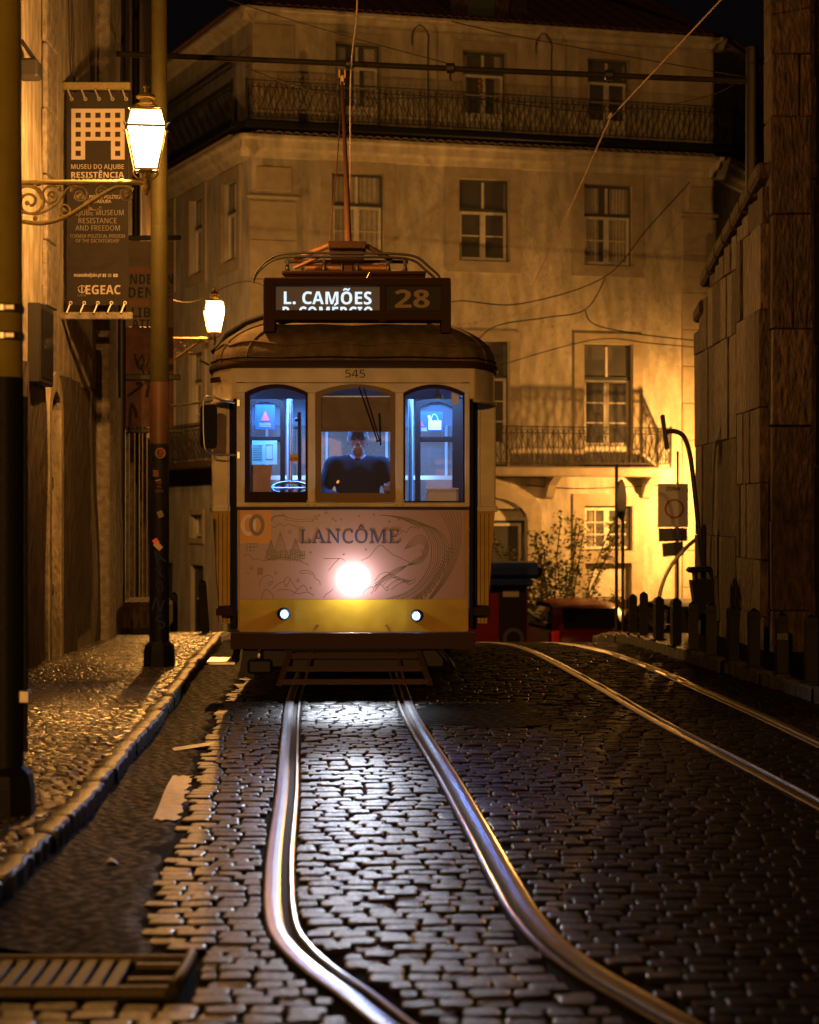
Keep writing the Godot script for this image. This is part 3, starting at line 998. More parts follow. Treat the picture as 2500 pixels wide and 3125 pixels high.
		tile.grid(6, 1, func(u: float, v: float) -> Vector3: return Vector3(-0.085 * cos(u * PI), 0.055 * sin(u * PI), 0.12 - 0.42 * v)).grid(6, 1, func(u: float, v: float) -> Vector3: return Vector3(-0.085 * cos(u * PI), 0.055 * sin(u * PI) * (1.0 - 0.3 * v), 0.121))
		var tm := tile.mesh()
		var n := int(e[2] / 0.19)
		for k in n:
			put("roof_tile", tm, M.tile_pale, o, x * Transform3D(Basis(Vector3.RIGHT, 0.2), Vector3(0.1 + k * 0.19, 9.17, 0.28)))
			put("roof_tile", tm, M.tile, o, x * Transform3D(Basis(Vector3.RIGHT, 0.3), Vector3(0.1 + k * 0.19, 11.77, 0.28)))
		put("balcony_slab", mb().box(Vector3(e[2] / 2, 9.32, 0.22), Vector3(e[2] + 0.5, 0.14, 0.6), 0.02), M.iron, o, x)
		railing(o, x, -0.2, e[2] + 0.2, 9.4, 0.8, 0.48, 0.12)
		# the tiled slope: ribs of half-round tiles
		put("roof", mb().grid(int(e[2] / 0.19) * 6, 8, func(u: float, v: float) -> Vector3: return Vector3(u * e[2] + 0.0, 11.8 + 1.6 * v + 0.05 * absf(sin(u * e[2] / 0.19 * PI / 2)), 0.2 - 3.4 * v)), M.tile, o, x)
	# dormer and chimney
	put("dormer", mb().box(Vector3(4.9, 12.45, -0.8), Vector3(1.3, 1.5, 1.6), 0.02).box(Vector3(4.9, 13.28, -0.7), Vector3(1.6, 0.14, 1.9), 0.02), M.stone_dark, o)
	put("dormer_shutter", mb().box(Vector3(4.9, 12.4, 0.02), Vector3(0.6, 1.0, 0.03), 0.006), M.joinery_dark, o)
	put("chimney", mb().box(Vector3(5.85, 12.9, -0.9), Vector3(0.6, 2.4, 0.6), 0.02), M.stone_dark, o)
	# the balcony of the first floor, on stone, right of the tram
	put("balcony_floor", mb().box(Vector3(6.4, 2.33, 0.36), Vector3(5.1, 0.2, 0.86), 0.03), M.stone_pale, o)
	for k in 3:
		put("bracket", mb().prism(PackedVector2Array([Vector2(0, 1.75), Vector2(0.12, 1.8), Vector2(0.3, 2.05), Vector2(0.62, 2.22), Vector2(0, 2.22)]), -0.09, 0.09, Transform3D(Basis(Vector3.UP, -PI / 2), Vector3(4.2 + 2.2 * k, 0, 0.0))), M.stone_pale, o)
	railing(o, I, 3.95, 8.9, 2.44, 0.82, 0.74, 0.115)
	railing(o, Transform3D(Basis(Vector3.UP, PI / 2), Vector3(8.9, 0, 0.74)), 0.04, 0.7, 2.44, 0.82, 0.0, 0.11)
	put("wall_cable", mb().tube(smooth_path([Vector3(5.9, 2.05, 0.03), Vector3(7.0, 1.98, 0.04), Vector3(8.2, 2.02, 0.04), Vector3(9.4, 2.08, 0.06)], 6), 0.012, 5), M.wire_dark, o)
	put("drainpipe", mb().tube(PackedVector3Array([Vector3(9.35, base, 0.06), Vector3(9.35, 2.0, 0.06)]), 0.045, 8), M.stone_pale, o)
	# iron crooks that carry the wires, standing on the balcony
	for p in [2.3 + 1.3, 6.3]:
		put("wire_crook", mb().tube(smooth_path([Vector3(p, 9.4, 0.5), Vector3(p, 11.0, 0.5), Vector3(p, 11.35, 0.5), Vector3(p - 0.18, 11.52, 0.5), Vector3(p - 0.33, 11.35, 0.5), Vector3(p - 0.34, 11.1, 0.5)], 5), 0.016, 6), M.iron_plain, o)
	# the side along the lane to the left
	var wh: Array = []
	for t in [1.45, 3.87, 6.3]:
		wh.append([8.5 - t - 0.5, 8.5 - t + 0.5, 6.76, 8.45])
		wh.append([8.5 - t - 0.5, 8.5 - t + 0.5, 2.6, 5.0])
		wh.append([8.5 - t - 0.48, 8.5 - t + 0.48, base, 0.3])
	wh.append([8.5 - 3.87 - 0.45, 8.5 - 3.87 + 0.45, 0.9, 1.42])
	put("side_wall", pierced(0.0, 8.5, base, 11.7, wh), M.facade_wing, o, far)
	for t in [1.45, 3.87, 6.3]:
		window(o, far, 8.5 - t, 1.0, 6.76, 8.45, {"split": 0.63, "rows": 1})
		window(o, far, 8.5 - t, 1.0, 2.6, 5.0, {"split": 0.75, "rows": 2, "panel": 0.3, "sill": false})
		put("side_door", mb().box(Vector3(8.5 - t, (base + 0.3) / 2, -0.12), Vector3(0.96, 0.3 - base, 0.05), 0.01), M.joinery_dark, o, far)
	window(o, far, 8.5 - 3.87, 0.9, 0.9, 1.42, {"rows": 1, "band": 0.12})
	put("side_balcony_slab", mb().box(Vector3(4.5, 2.48, 0.3), Vector3(7.4, 0.16, 0.7), 0.02), M.stone_dark, o, far)
	railing(o, far, 0.9, 8.1, 2.56, 0.8, 0.6, 0.12)
	put("right_side_wall", pierced(0.0, 4.2, base, 11.7, []), M.facade, o, right)


func _flip(p: PackedVector2Array) -> PackedVector2Array:  # profiles run outward along x; prisms want counter-clockwise outlines
	if Geometry2D.is_polygon_clockwise(p):
		p.reverse()
	return p


func left_houses() -> void:
	# the near house whose plaster the first lantern lights
	var o := thing("plastered_house", "golden lit plastered house wall behind the near lantern with a narrow arched doorway", "house", Vector3(-3.33, 0, 0))
	var face := Transform3D(Basis(Vector3.UP, PI / 2), Vector3.ZERO)  # local x is d
	put("plaster", mb().grid(60, 24, func(u: float, v: float) -> Vector3:
		var d := lerpf(22.9, -5.0, u)
		var y := lerpf(2.75, 14.0, v)
		return Vector3(0.012 * sin(d * 1.7 + y) + 0.008 * sin(d * 4.1 - y * 2.3), y, -d)), M.plaster, o)
	var base := mb()
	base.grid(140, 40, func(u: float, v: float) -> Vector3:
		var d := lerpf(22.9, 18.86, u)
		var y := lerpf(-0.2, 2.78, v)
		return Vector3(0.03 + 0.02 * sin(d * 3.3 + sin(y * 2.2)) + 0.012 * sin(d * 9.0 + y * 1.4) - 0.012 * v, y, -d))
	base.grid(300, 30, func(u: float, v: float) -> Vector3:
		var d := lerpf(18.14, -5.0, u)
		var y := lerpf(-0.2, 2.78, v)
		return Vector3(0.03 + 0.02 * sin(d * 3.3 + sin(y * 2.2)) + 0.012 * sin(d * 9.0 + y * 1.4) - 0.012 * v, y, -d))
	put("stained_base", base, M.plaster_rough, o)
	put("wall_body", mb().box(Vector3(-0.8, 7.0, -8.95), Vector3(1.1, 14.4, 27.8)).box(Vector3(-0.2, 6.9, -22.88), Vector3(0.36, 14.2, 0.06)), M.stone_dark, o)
	# doorway
	var jam_o: PackedVector2Array = [Vector2(18.14, 0.0)]
	var jam_i: PackedVector2Array = [Vector2(18.26, 0.0)]
	for k in 11:
		var a := PI - PI * k / 10
		jam_o.append(Vector2(18.5 + 0.36 * cos(a), 2.4 + 0.38 * sin(a)))
		jam_i.append(Vector2(18.5 + 0.24 * cos(a), 2.36 + 0.24 * sin(a)))
	jam_o.append(Vector2(18.86, 0.0))
	jam_i.append(Vector2(18.74, 0.0))
	put("doorway_arch", mb().ring(jam_o, jam_i, -0.25, 0.06, face, false), M.plaster, o)
	var dr := put("door", mb().box(Vector3(-0.14, 1.15, -18.5), Vector3(0.05, 2.3, 0.5), 0.01), M.wood_warm, o)
	for h in [0.75, 1.75]:
		put("hinge", mb().box(Vector3(-0.06, h, -18.62), Vector3(0.12, 0.12, 0.1), 0.01), M.iron_plain, dr)
	for k in 12:
		put("jamb_stone", mb().box(Vector3(0.02, 3.05 + k * 0.6, -18.35), Vector3(0.05, 0.59, 0.5 + 0.06 * (k % 2)), 0.012), M.stone, o)
	put("pilaster", mb().box(Vector3(0.07, 4.0, -21.4), Vector3(0.16, 8.0, 0.5), 0.02), M.stone, o)
	var mt := put("meter_box", mb().box(Vector3(0.06, 2.95, -17.62), Vector3(0.14, 0.7, 0.62), 0.015), M.iron_plain, o)
	put("box_door", mb().box(Vector3(0.133, 2.95, -17.62), Vector3(0.012, 0.6, 0.52), 0.004), M.pole_black, mt)
	put("wall_cable", mb().tube(smooth_path([Vector3(0.05, 8.0, -18.9), Vector3(0.07, 6.6, -19.2), Vector3(0.06, 5.6, -19.5), Vector3(0.06, 4.8, -20.4)], 5), 0.012, 5), M.wire_dark, o)
	put("wall_fixture", mb().box(Vector3(0.09, 5.25, -17.0), Vector3(0.18, 0.16, 0.22), 0.02).tube(PackedVector3Array([Vector3(0.02, 5.5, -17.0), Vector3(0.16, 5.3, -17.0)]), 0.02, 6), M.iron_plain, o)
	# the darker house further on
	var p := thing("shadowed_house", "dark narrow house front beyond the banners with pale door jambs and a step", "house", Vector3(-3.42, 0, -22.9), PI / 2 + 0.0768)
	# local x runs away from the camera, z towards the street
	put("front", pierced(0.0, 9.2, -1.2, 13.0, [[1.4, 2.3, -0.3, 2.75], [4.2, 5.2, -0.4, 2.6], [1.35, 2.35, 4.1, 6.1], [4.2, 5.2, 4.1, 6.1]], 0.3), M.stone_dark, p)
	for w in [1.85, 4.7]:
		put("jamb", mb().box(Vector3(w + 0.55, 1.2, 0.05), Vector3(0.22, 3.4, 0.14), 0.02), M.stone, p)
		put("jamb", mb().box(Vector3(w - 0.55, 1.2, 0.05), Vector3(0.22, 3.4, 0.14), 0.02), M.stone, p)
		var leaf := put("door", mb().box(Vector3(w, 1.1, -0.2), Vector3(1.0, 3.0, 0.06), 0.01), M.joinery_dark, p)
		for k in 4:
			put("stud", mb().lathe([Vector2(0.02, 0), Vector2(0.014, 0.012), Vector2(0, 0.016)], Vector3(w + 0.2, 0.9 + k * 0.33, -0.17), 8, Basis(Vector3.RIGHT, PI / 2)), M.brass, leaf)
		window(p, Transform3D(), w, 1.0, 4.1, 6.1, {"split": 0.7, "mat": M.joinery_dark})
	put("drainpipe", mb().tube(PackedVector3Array([Vector3(0.5, -0.3, 0.08), Vector3(0.5, 12.0, 0.08)]), 0.05, 8), M.iron_plain, p)
	put("drainpipe", mb().tube(PackedVector3Array([Vector3(3.3, -0.3, 0.08), Vector3(3.3, 12.0, 0.08)]), 0.05, 8), M.iron_plain, p)
	put("pier", mb().box(Vector3(6.6, 1.0, 0.1), Vector3(0.5, 3.0, 0.24), 0.02).box(Vector3(6.6, 2.5, 0.1), Vector3(0.6, 0.12, 0.34), 0.03), M.stone, p)
	put("door_step", mb().box(Vector3(1.0, 0.25, 0.28), Vector3(1.5, 0.36, 0.7), 0.06), M.stone_dark_c, p)


func right_wall() -> void:
	# a tall church-like wall of rough blocks on the right, lower behind, and a buttress that leaves the frame
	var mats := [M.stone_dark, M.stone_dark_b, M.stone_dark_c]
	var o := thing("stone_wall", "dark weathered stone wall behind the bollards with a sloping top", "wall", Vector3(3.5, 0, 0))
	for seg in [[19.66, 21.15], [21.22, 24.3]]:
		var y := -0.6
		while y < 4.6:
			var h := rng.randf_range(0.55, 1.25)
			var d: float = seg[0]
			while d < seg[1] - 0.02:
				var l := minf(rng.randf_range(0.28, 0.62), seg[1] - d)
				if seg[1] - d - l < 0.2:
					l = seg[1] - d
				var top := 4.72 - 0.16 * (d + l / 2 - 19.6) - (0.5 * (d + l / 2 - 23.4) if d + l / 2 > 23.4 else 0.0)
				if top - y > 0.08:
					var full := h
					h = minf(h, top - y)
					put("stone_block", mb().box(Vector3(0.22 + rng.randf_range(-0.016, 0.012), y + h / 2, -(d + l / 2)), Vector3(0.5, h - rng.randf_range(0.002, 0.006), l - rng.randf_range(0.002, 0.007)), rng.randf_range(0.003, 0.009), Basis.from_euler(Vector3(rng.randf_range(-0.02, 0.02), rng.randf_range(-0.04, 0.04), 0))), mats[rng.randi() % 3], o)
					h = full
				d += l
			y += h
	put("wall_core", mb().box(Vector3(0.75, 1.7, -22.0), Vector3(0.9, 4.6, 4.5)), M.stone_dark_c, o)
	for k in 8:
		var d := 19.9 + k * 0.56
		put("coping_stone", mb().box(Vector3(0.25, 4.86 - 0.16 * (d - 19.6) - (0.5 * (d - 23.2) if d > 23.2 else 0.0), -d), Vector3(0.66, 0.16, 0.55), 0.03, Basis(Vector3.RIGHT, -0.15)), M.stone_dark_c, o)
	var b := thing("buttress", "tall stone buttress of rough courses rising out of the picture at the right edge", "buttress", Vector3(3.53, 0, -19.5))
	for col in [[0.0, 0.40, 0.0], [0.47, 1.6, 0.25]]:
		var y := -0.3
		while y < 9.5:
			var h := rng.randf_range(0.5, 1.3)
			var x: float = col[0]
			while x < col[1] - 0.02:
				var l := minf(rng.randf_range(0.2, 0.55), col[1] - x)
				if col[1] - x - l < 0.12:
					l = col[1] - x
				put("stone_block", mb().box(Vector3(x + l / 2, y + h / 2, -0.2 + col[2] + rng.randf_range(-0.012, 0.02)), Vector3(l - rng.randf_range(0.003, 0.012), h - rng.randf_range(0.003, 0.012), 0.5), rng.randf_range(0.005, 0.014), Basis.from_euler(Vector3(rng.randf_range(-0.02, 0.02), rng.randf_range(-0.05, 0.05), rng.randf_range(-0.01, 0.01)))), mats[rng.randi() % 3], b)
				x += l
			y += h
	put("buttress_core", mb().box(Vector3(1.4, 4.7, -0.5), Vector3(2.6, 10.0, 0.6)), M.stone_dark_c, b)
	# the same house front goes on towards and past the camera, out of the frame
	var c := thing("church_flank", "shadowed stone wall continuing beside the camera", "wall", Vector3(5.6, 0, 0))
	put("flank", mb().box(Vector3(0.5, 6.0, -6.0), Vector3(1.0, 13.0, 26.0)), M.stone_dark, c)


# ---------------------------------------------------------------- lanterns, poles, wires, banners
func spiral(c: Vector2, r: float, a0: float, turns: float, z := 0.0) -> PackedVector3Array:
	var out: PackedVector3Array = []
	for k in 25:
		var u := k / 24.0
		var a := a0 + turns * TAU * u
		var q := r * (1.0 - 0.8 * u)
		out.append(Vector3(c.x + cos(a) * q, c.y + sin(a) * q, z))
	return out


func lantern(label: String, at: Vector3, reach: float, energy: float, group := "wall lanterns along the street", turn := 0.0) -> Node3D:
	var o := thing("wall_lantern", label, "street lamp", at, turn, group)
	var q := sqrt(2.0)
	var w := 0.154
	var n := 0.087
	var t := 0.12
	var lit := put("lantern_glass", mb().facets([Vector2(n * q, -0.335), Vector2(w * q, -0.006), Vector2(w * q, 0.006), Vector2(t * q, 0.135)]), M.lamp_glass, o)
	lit.rotation.y = 0.14
	var f := mb()
	for k in 4:
		var a := PI / 4 + k * PI / 2
		var d := Vector3(cos(a), 0, -sin(a)) * q
		f.tube(PackedVector3Array([d * (n + 0.004) + Vector3(0, -0.345, 0), d * (w + 0.004)]), 0.0085, 5)
		f.tube(PackedVector3Array([d * (w + 0.004), d * (t + 0.004) + Vector3(0, 0.14, 0)]), 0.0085, 5)
		f.bar(d * w + Vector3(0, 0.0, 0), Vector3(d.z, 0, -d.x) * w, 0.016, 0.02)
		f.bar(d * n + Vector3(0, -0.342, 0), Vector3(d.z, 0, -d.x) * n + Vector3(0, -0.342, 0), 0.014, 0.018)
		f.bar(d * t + Vector3(0, 0.142, 0), Vector3(d.z, 0, -d.x) * t + Vector3(0, 0.142, 0), 0.016, 0.016)
	var fr := put("lantern_frame", f, M.lamp_iron, o)
	fr.rotation.y = 0.14
	var ears := mb()
	for k in 4:
		var a := PI / 4 + k * PI / 2
		var d := Vector3(cos(a), 0, -sin(a)) * q
		for e in [[w, 0.0, 0.05], [t, 0.14, 0.03]]:
			var s: float = e[2]
			var side := Vector3(-d.z, 0, d.x).normalized() * 0.004
			var p: Vector3 = d * float(e[0]) + Vector3(0, float(e[1]), 0)
			var out := d.normalized() * s
			for m in [1.0, -1.0]:
				ears.quad(p + side * m + Vector3(0, -s * 0.7, 0), p + side * m + out * 0.5, p + side * m + out + Vector3(0, s * 0.5, 0), p + side * m + Vector3(0, s * 0.25, 0))
	put("corner_leaf", ears, M.lamp_iron, o).rotation.y = 0.14
	put("lantern_roof", mb().facets([Vector2(0.13 * q, 0.148), Vector2(0.07 * q, 0.2), Vector2(0.045 * q, 0.21), Vector2(0.045 * q, 0.25)]).lathe([Vector2(0.075, 0.25), Vector2(0.085, 0.262), Vector2(0.06, 0.285), Vector2(0.02, 0.30), Vector2(0.014, 0.33), Vector2(0.024, 0.345), Vector2(0.0, 0.37)], Vector3.ZERO, 12), M.lamp_iron, o)
	var y := -0.44
	put("lantern_foot", mb().lathe([Vector2(0.0, y - 0.11), Vector2(0.02, y - 0.1), Vector2(0.034, y - 0.06), Vector2(0.034, y - 0.02), Vector2(0.026, y), Vector2(0.03, y + 0.03), Vector2(0.018, y + 0.04), Vector2(0.016, -0.36), Vector2(0.104, -0.352), Vector2(0.0, -0.345)], Vector3.ZERO, 12).tube(smooth_path([Vector3(-0.1, -0.33, 0), Vector3(-0.1, -0.37, 0), Vector3(-0.06, -0.41, 0), Vector3(0, -0.42, 0), Vector3(0.06, -0.41, 0), Vector3(0.1, -0.37, 0), Vector3(0.1, -0.33, 0)], 4), 0.008, 6), M.lamp_iron, o)
	put("bracket_arm", mb().tube(PackedVector3Array([Vector3(-reach, y, 0), Vector3(0, y, 0)]), 0.021, 10).lathe([Vector2(0.028, -0.02), Vector2(0.03, 0), Vector2(0.028, 0.02)], Vector3(-reach * 0.78, y, 0), 10, Basis(Vector3.BACK, PI / 2)).lathe([Vector2(0.028, -0.02), Vector2(0.03, 0), Vector2(0.028, 0.02)], Vector3(-0.2, y, 0), 10, Basis(Vector3.BACK, PI / 2)), M.lamp_iron, o)
	var k := reach / 1.05
	var main := mb()
	main.tube(smooth_path([Vector3(-1.05 * k, -0.70, 0), Vector3(-0.96 * k, -0.755, 0), Vector3(-0.78 * k, -0.775, 0), Vector3(-0.6 * k, -0.72, 0), Vector3(-0.42 * k, -0.6, 0), Vector3(-0.25 * k, -0.49, 0), Vector3(-0.16 * k, -0.475, 0), Vector3(-0.1 * k, -0.5, 0)], 6), 0.019, 8)
	put("bracket_brace", main, M.lamp_iron, o)
	put("scroll", mb().tube(spiral(Vector2(-0.14 * k, -0.545), 0.065, 1.2, 1.5), 0.011, 6), M.lamp_iron, o)
	put("scroll", mb().tube(spiral(Vector2(-0.88 * k, -0.60), 0.14, 2.2, -1.6), 0.013, 6), M.lamp_iron, o)
	put("scroll", mb().tube(spiral(Vector2(-0.72 * k, -0.55), 0.09, 0.4, 1.5), 0.011, 6), M.lamp_iron, o)
	put("scroll", mb().tube(spiral(Vector2(-0.5 * k, -0.545), 0.075, 2.4, -1.5), 0.010, 6), M.lamp_iron, o)
	put("scroll", mb().tube(spiral(Vector2(-0.34 * k, -0.52), 0.05, 0.6, 1.4), 0.009, 6), M.lamp_iron, o)
	put("scroll", mb().tube(spiral(Vector2(-0.62 * k, -0.665), 0.06, 4.0, 1.4), 0.010, 6), M.lamp_iron, o)
	put("scroll", mb().tube(smooth_path([Vector3(-0.97 * k, -0.68, 0), Vector3(-0.82 * k, -0.7, 0), Vector3(-0.68 * k, -0.62, 0), Vector3(-0.6 * k, -0.5, 0), Vector3(-0.52 * k, -0.465, 0)], 5), 0.011, 6), M.lamp_iron, o)
	put("scroll", mb().tube(smooth_path([Vector3(-1.04 * k, -0.5, 0), Vector3(-0.95 * k, -0.47, 0), Vector3(-0.84 * k, -0.49, 0), Vector3(-0.78 * k, -0.58, 0)], 5), 0.014, 6), M.lamp_iron, o)
	put("scroll", mb().tube(smooth_path([Vector3(-0.44 * k, -0.6, 0), Vector3(-0.42 * k, -0.66, 0), Vector3(-0.37 * k, -0.67, 0), Vector3(-0.34 * k, -0.64, 0)], 4), 0.010, 6), M.lamp_iron, o)
	for p in [[-0.9, -0.61], [-0.71, -0.55], [-0.5, -0.55], [-0.56, -0.5], [-0.62, -0.67], [-0.14, -0.55], [-0.66, -0.49], [-0.84, -0.735], [-0.42, -0.665]]:
		put("rosette", mb().lathe([Vector2(0, -0.022), Vector2(0.018, -0.012), Vector2(0.022, 0.0), Vector2(0.016, 0.014), Vector2(0, 0.02)], Vector3(p[0] * k, p[1], 0), 7, Basis(Vector3.RIGHT, PI / 2)), M.lamp_iron, o)
	put("wall_plate", mb().box(Vector3(-reach + 0.012, -0.59, 0), Vector3(0.03, 0.44, 0.1), 0.01), M.lamp_iron, o)
	var l := OmniLight3D.new()
	l.name = "lantern_light"
	l.light_color = Color(1.0, 0.685, 0.32)
	l.light_energy = energy
	l.light_size = 0.06
	l.omni_range = 60.0
	l.omni_attenuation = 2.0
	l.shadow_enabled = true
	l.position = Vector3(0, -0.1, 0)
	o.add_child(l)
	return o


func wire_pole(x: float, d: float, label: String, top: float, mid_paint: bool) -> Node3D:
	var o := thing("wire_pole", label, "pole", Vector3(x, fall(d) + 0.1, -d), 0.0, "painted steel poles on the left pavement")
	var r := 0.085
	put("base", mb().facets([Vector2(0.142, -0.05), Vector2(0.142, 0.14), Vector2(0.13, 0.2), Vector2(r + 0.006, 0.235)], Vector3.ZERO, 8, PI / 8), M.pole_black, o)
	var join := 1.98
	put("black_foot", mb().lathe([Vector2(r + 0.003, 0.2), Vector2(r + 0.002, join), Vector2(r, join + 0.006)], Vector3.ZERO, 28), M.pole_black, o)
	var from := join
	if mid_paint:
		put("rusty_band", mb().lathe([Vector2(r, join), Vector2(r, join + 0.55)], Vector3.ZERO, 28), M.pole_orange, o)
		from = join + 0.55
	put("olive_shaft", mb().lathe([Vector2(r, from), Vector2(r * 0.9, 3.9), Vector2(r * 0.86, 3.92), Vector2(r * 0.74, top), Vector2(0.0, top + 0.04)], Vector3.ZERO, 28), M.pole_olive_darkened if mid_paint else M.pole_olive_brightened, o)
	return o


func wire(label: String, keys: Array, r := 0.006, m := "wire_dark", steps := 6) -> void:
	tag(put("overhead_wire", mb().tube(smooth_path(keys, steps), r, 8), M[m], self), label, "wire", "")


func furniture() -> void:
	# lanterns: one lights the wall beside the tram, one the lane behind it, one the corner house; two unseen ones are added, for the lane wing and the tram front
	lantern("nearest lit wall lantern with scrolled iron bracket in front of the dark museum banner", Vector3(-2.166, 4.63, -16.4), 1.14, 14.0)
	lantern("smaller lit wall lantern above the left end of the tram roof", Vector3(-3.06, 4.64, -31.3), 1.0, 29.0)
	lantern("lantern hidden behind the dark stone wall that lights the corner house", Vector3(6.42, 2.1, -41.5), 0.9, 46.0, "", PI + 0.25)
	lantern("unseen lantern up the lane on the left, added to brighten the side of the corner house", Vector3(-6.3, 4.4, -37.5), 0.9, 16.0, "", 0.0)
	lantern("unseen lantern far behind the camera, added to light the tram front", Vector3(-2.3, 4.74, 25.0), 1.03, 430.0)
	# poles
	var a := wire_pole(-1.83, 9.0, "thick near pole cut by the left edge of the picture, black below and olive above", 8.2, false)
	for k in 2:
		put("steel_band", mb().lathe([Vector2(0.088, -0.02), Vector2(0.092, -0.012), Vector2(0.092, 0.012), Vector2(0.088, 0.02)], Vector3(0, 2.17 + 0.125 * k, 0), 24).box(Vector3(0.045, 2.17 + 0.125 * k, 0.085), Vector3(0.05, 0.03, 0.03), 0.006), M.steel, a)
	put("cable_duct", mb().tube(PackedVector3Array([Vector3(0.098, 0.3, 0.01), Vector3(0.098, 1.9, 0.01)]), 0.012, 8), M.pole_black, a)
	put("duct_clip", mb().box(Vector3(0.1, 0.55, 0.03), Vector3(0.05, 0.06, 0.04), 0.006), M.steel, a)
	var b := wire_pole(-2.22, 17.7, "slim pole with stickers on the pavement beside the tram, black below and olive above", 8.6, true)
	var f := 0.0885
	text("graffiti", "A", "sans", 0.13, M.bin_blue, b, Vector3(0.0, 0.98, f), 0.09, Basis(Vector3.BACK, 0.5), 0.004)
	text("graffiti", "X", "sans", 0.09, M.bin_blue, b, Vector3(0.01, 0.84, f), 0.07, Basis(Vector3.BACK, 0.2), 0.004)
	text("graffiti", "O", "sans", 0.1, M.bin_blue, b, Vector3(0.015, 0.72, f), 0.06, Basis(Vector3.BACK, 0.1), 0.004)
	text("graffiti", "N", "sans", 0.12, M.bin_blue, b, Vector3(0.0, 0.56, f), 0.09, Basis(Vector3.BACK, -0.3), 0.004)
	text("graffiti", "S", "sans", 0.12, M.bin_blue, b, Vector3(0.02, 0.41, f), 0.07, Basis(Vector3.BACK, 0.3), 0.004)
	text("sticker", "VIVO\nPER\nQUESTO", "bold", 0.022, M.banner_red, b, Vector3(0.01, 1.6, f), 0.07, Basis(), 0.004)
	text("sticker", "LBS", "bold", 0.05, M.banner_red, b, Vector3(0.02, 1.9, f), 0.06, Basis(), 0.004)
	put("sticker", mb().lathe([Vector2(0.045, 0), Vector2(0.048, 0.003), Vector2(0.034, 0.003)], Vector3(0.02, 1.9, f - 0.003), 20, Basis(Vector3.RIGHT, PI / 2)), M.banner_red, b)
	for k in 5:
		put("sticker", mb().box(Vector3(-0.02 + 0.02 * (k % 3), [1.72, 1.66, 1.36, 1.12, 1.08][k], f - 0.004 + 0.001 * k), Vector3(0.05, [0.06, 0.012, 0.06, 0.05, 0.08][k], 0.006), 0.002, Basis(Vector3.BACK, 0.2 * k)), [M.banner_red, M.print_grey, M.print_grey, M.poster_red, M.paper][k], b)
	# the horizontal tube that carries the trolley wires
	var arm := thing("span_tube", "long horizontal steel tube crossing above the tram roof from wall to wall", "span tube", Vector3(0, 0, -22.0))
	put("tube", mb().tube(PackedVector3Array([Vector3(-3.4, 6.54, 0), Vector3(-0.6, 6.42, 0), Vector3(0.45, 6.37, 0), Vector3(3.72, 6.23, 0)]), 0.032, 8), M.pole_olive_darkened, arm)
	for x in [-0.66, 0.45, 2.2]:
		put("clamp", mb().lathe([Vector2(0.04, -0.05), Vector2(0.058, -0.04), Vector2(0.058, 0.04), Vector2(0.04, 0.05)], Vector3(x, 6.42 - (x + 0.6) * 0.043, 0), 12, Basis(Vector3.BACK, PI / 2)).tube(PackedVector3Array([Vector3(x, 6.4 - (x + 0.6) * 0.043, 0), Vector3(x, 6.26 - (x + 0.6) * 0.02, 0)]), 0.016, 6), M.iron_plain, arm)
	put("insulator", mb().lathe([Vector2(0.01, 0), Vector2(0.03, 0.02), Vector2(0.015, 0.05), Vector2(0.03, 0.08), Vector2(0.015, 0.11), Vector2(0.03, 0.14), Vector2(0.01, 0.17)], Vector3(0.78, 6.1, 0), 10), M.tile, arm)
	tag(put("end_pole", mb().lathe([Vector2(0.09, -1.0), Vector2(0.08, 4.0), Vector2(0.07, 6.6), Vector2(0, 6.65)], Vector3(3.78, 0, -22.0), 14), M.iron_plain, self), "dark pole behind the stone wall that holds the span tube", "pole")
	wire("copper trolley wire running over the tram to its pole", [Vector3(0.35, 6.25, -4.0), Vector3(-0.35, 6.24, -14.0), Vector3(-0.49, 6.24, -18.7), Vector3(-0.65, 6.25, -22.0), Vector3(-0.9, 6.24, -30.0), Vector3(-1.3, 6.3, -39.8)], 0.009, "wire", 5)
	wire("copper trolley wire of the empty track, bending at upper right", [Vector3(3.9, 6.2, -6.0), Vector3(2.86, 6.2, -18.5), Vector3(2.4, 6.17, -23.6), Vector3(2.38, 6.15, -23.8), Vector3(2.5, 6.2, -32.0), Vector3(2.62, 6.3, -42.0)], 0.008, "wire", 5)
	wire("thin span wire sagging below the horizontal tube", [Vector3(-1.83, 6.42, -22.2), Vector3(-0.76, 6.1, -22.2), Vector3(0.56, 6.09, -22.2), Vector3(2.16, 5.97, -22.4), Vector3(3.29, 6.1, -22.2), Vector3(3.72, 6.3, -22.1)])
	wire("thin stay wire rising to the left above the horizontal tube", [Vector3(0.45, 6.42, -22.0), Vector3(-1.2, 6.92, -22.2), Vector3(-3.3, 7.7, -22.6)])
	wire("thin stay wire above the horizontal tube on the right", [Vector3(0.47, 6.99, -22.4), Vector3(1.32, 6.75, -22.2), Vector3(3.4, 6.33, -22.0), Vector3(3.72, 6.28, -22.0)])
	wire("span wire across the house front between its two right window columns", [Vector3(0.3, 5.26, -41.2), Vector3(0.75, 5.27, -36.0), Vector3(1.95, 5.23, -36.0), Vector3(3.49, 5.7, -36.0), Vector3(4.3, 6.6, -36.0), Vector3(5.2, 7.6, -37.0)], 0.011)
	wire("span wire just below, ending at a knot of fittings", [Vector3(1.2, 4.74, -41.5), Vector3(1.48, 4.8, -36.0), Vector3(2.4, 4.98, -36.0), Vector3(3.17, 5.13, -36.0), Vector3(3.53, 5.7, -36.0)], 0.011)
	wire("span wire running from the knot towards the right wall", [Vector3(3.17, 5.13, -36.0), Vector3(3.3, 4.89, -36.0), Vector3(3.84, 4.74, -36.0), Vector3(4.9, 4.6, -36.0), Vector3(6.2, 4.5, -36.0)], 0.011)
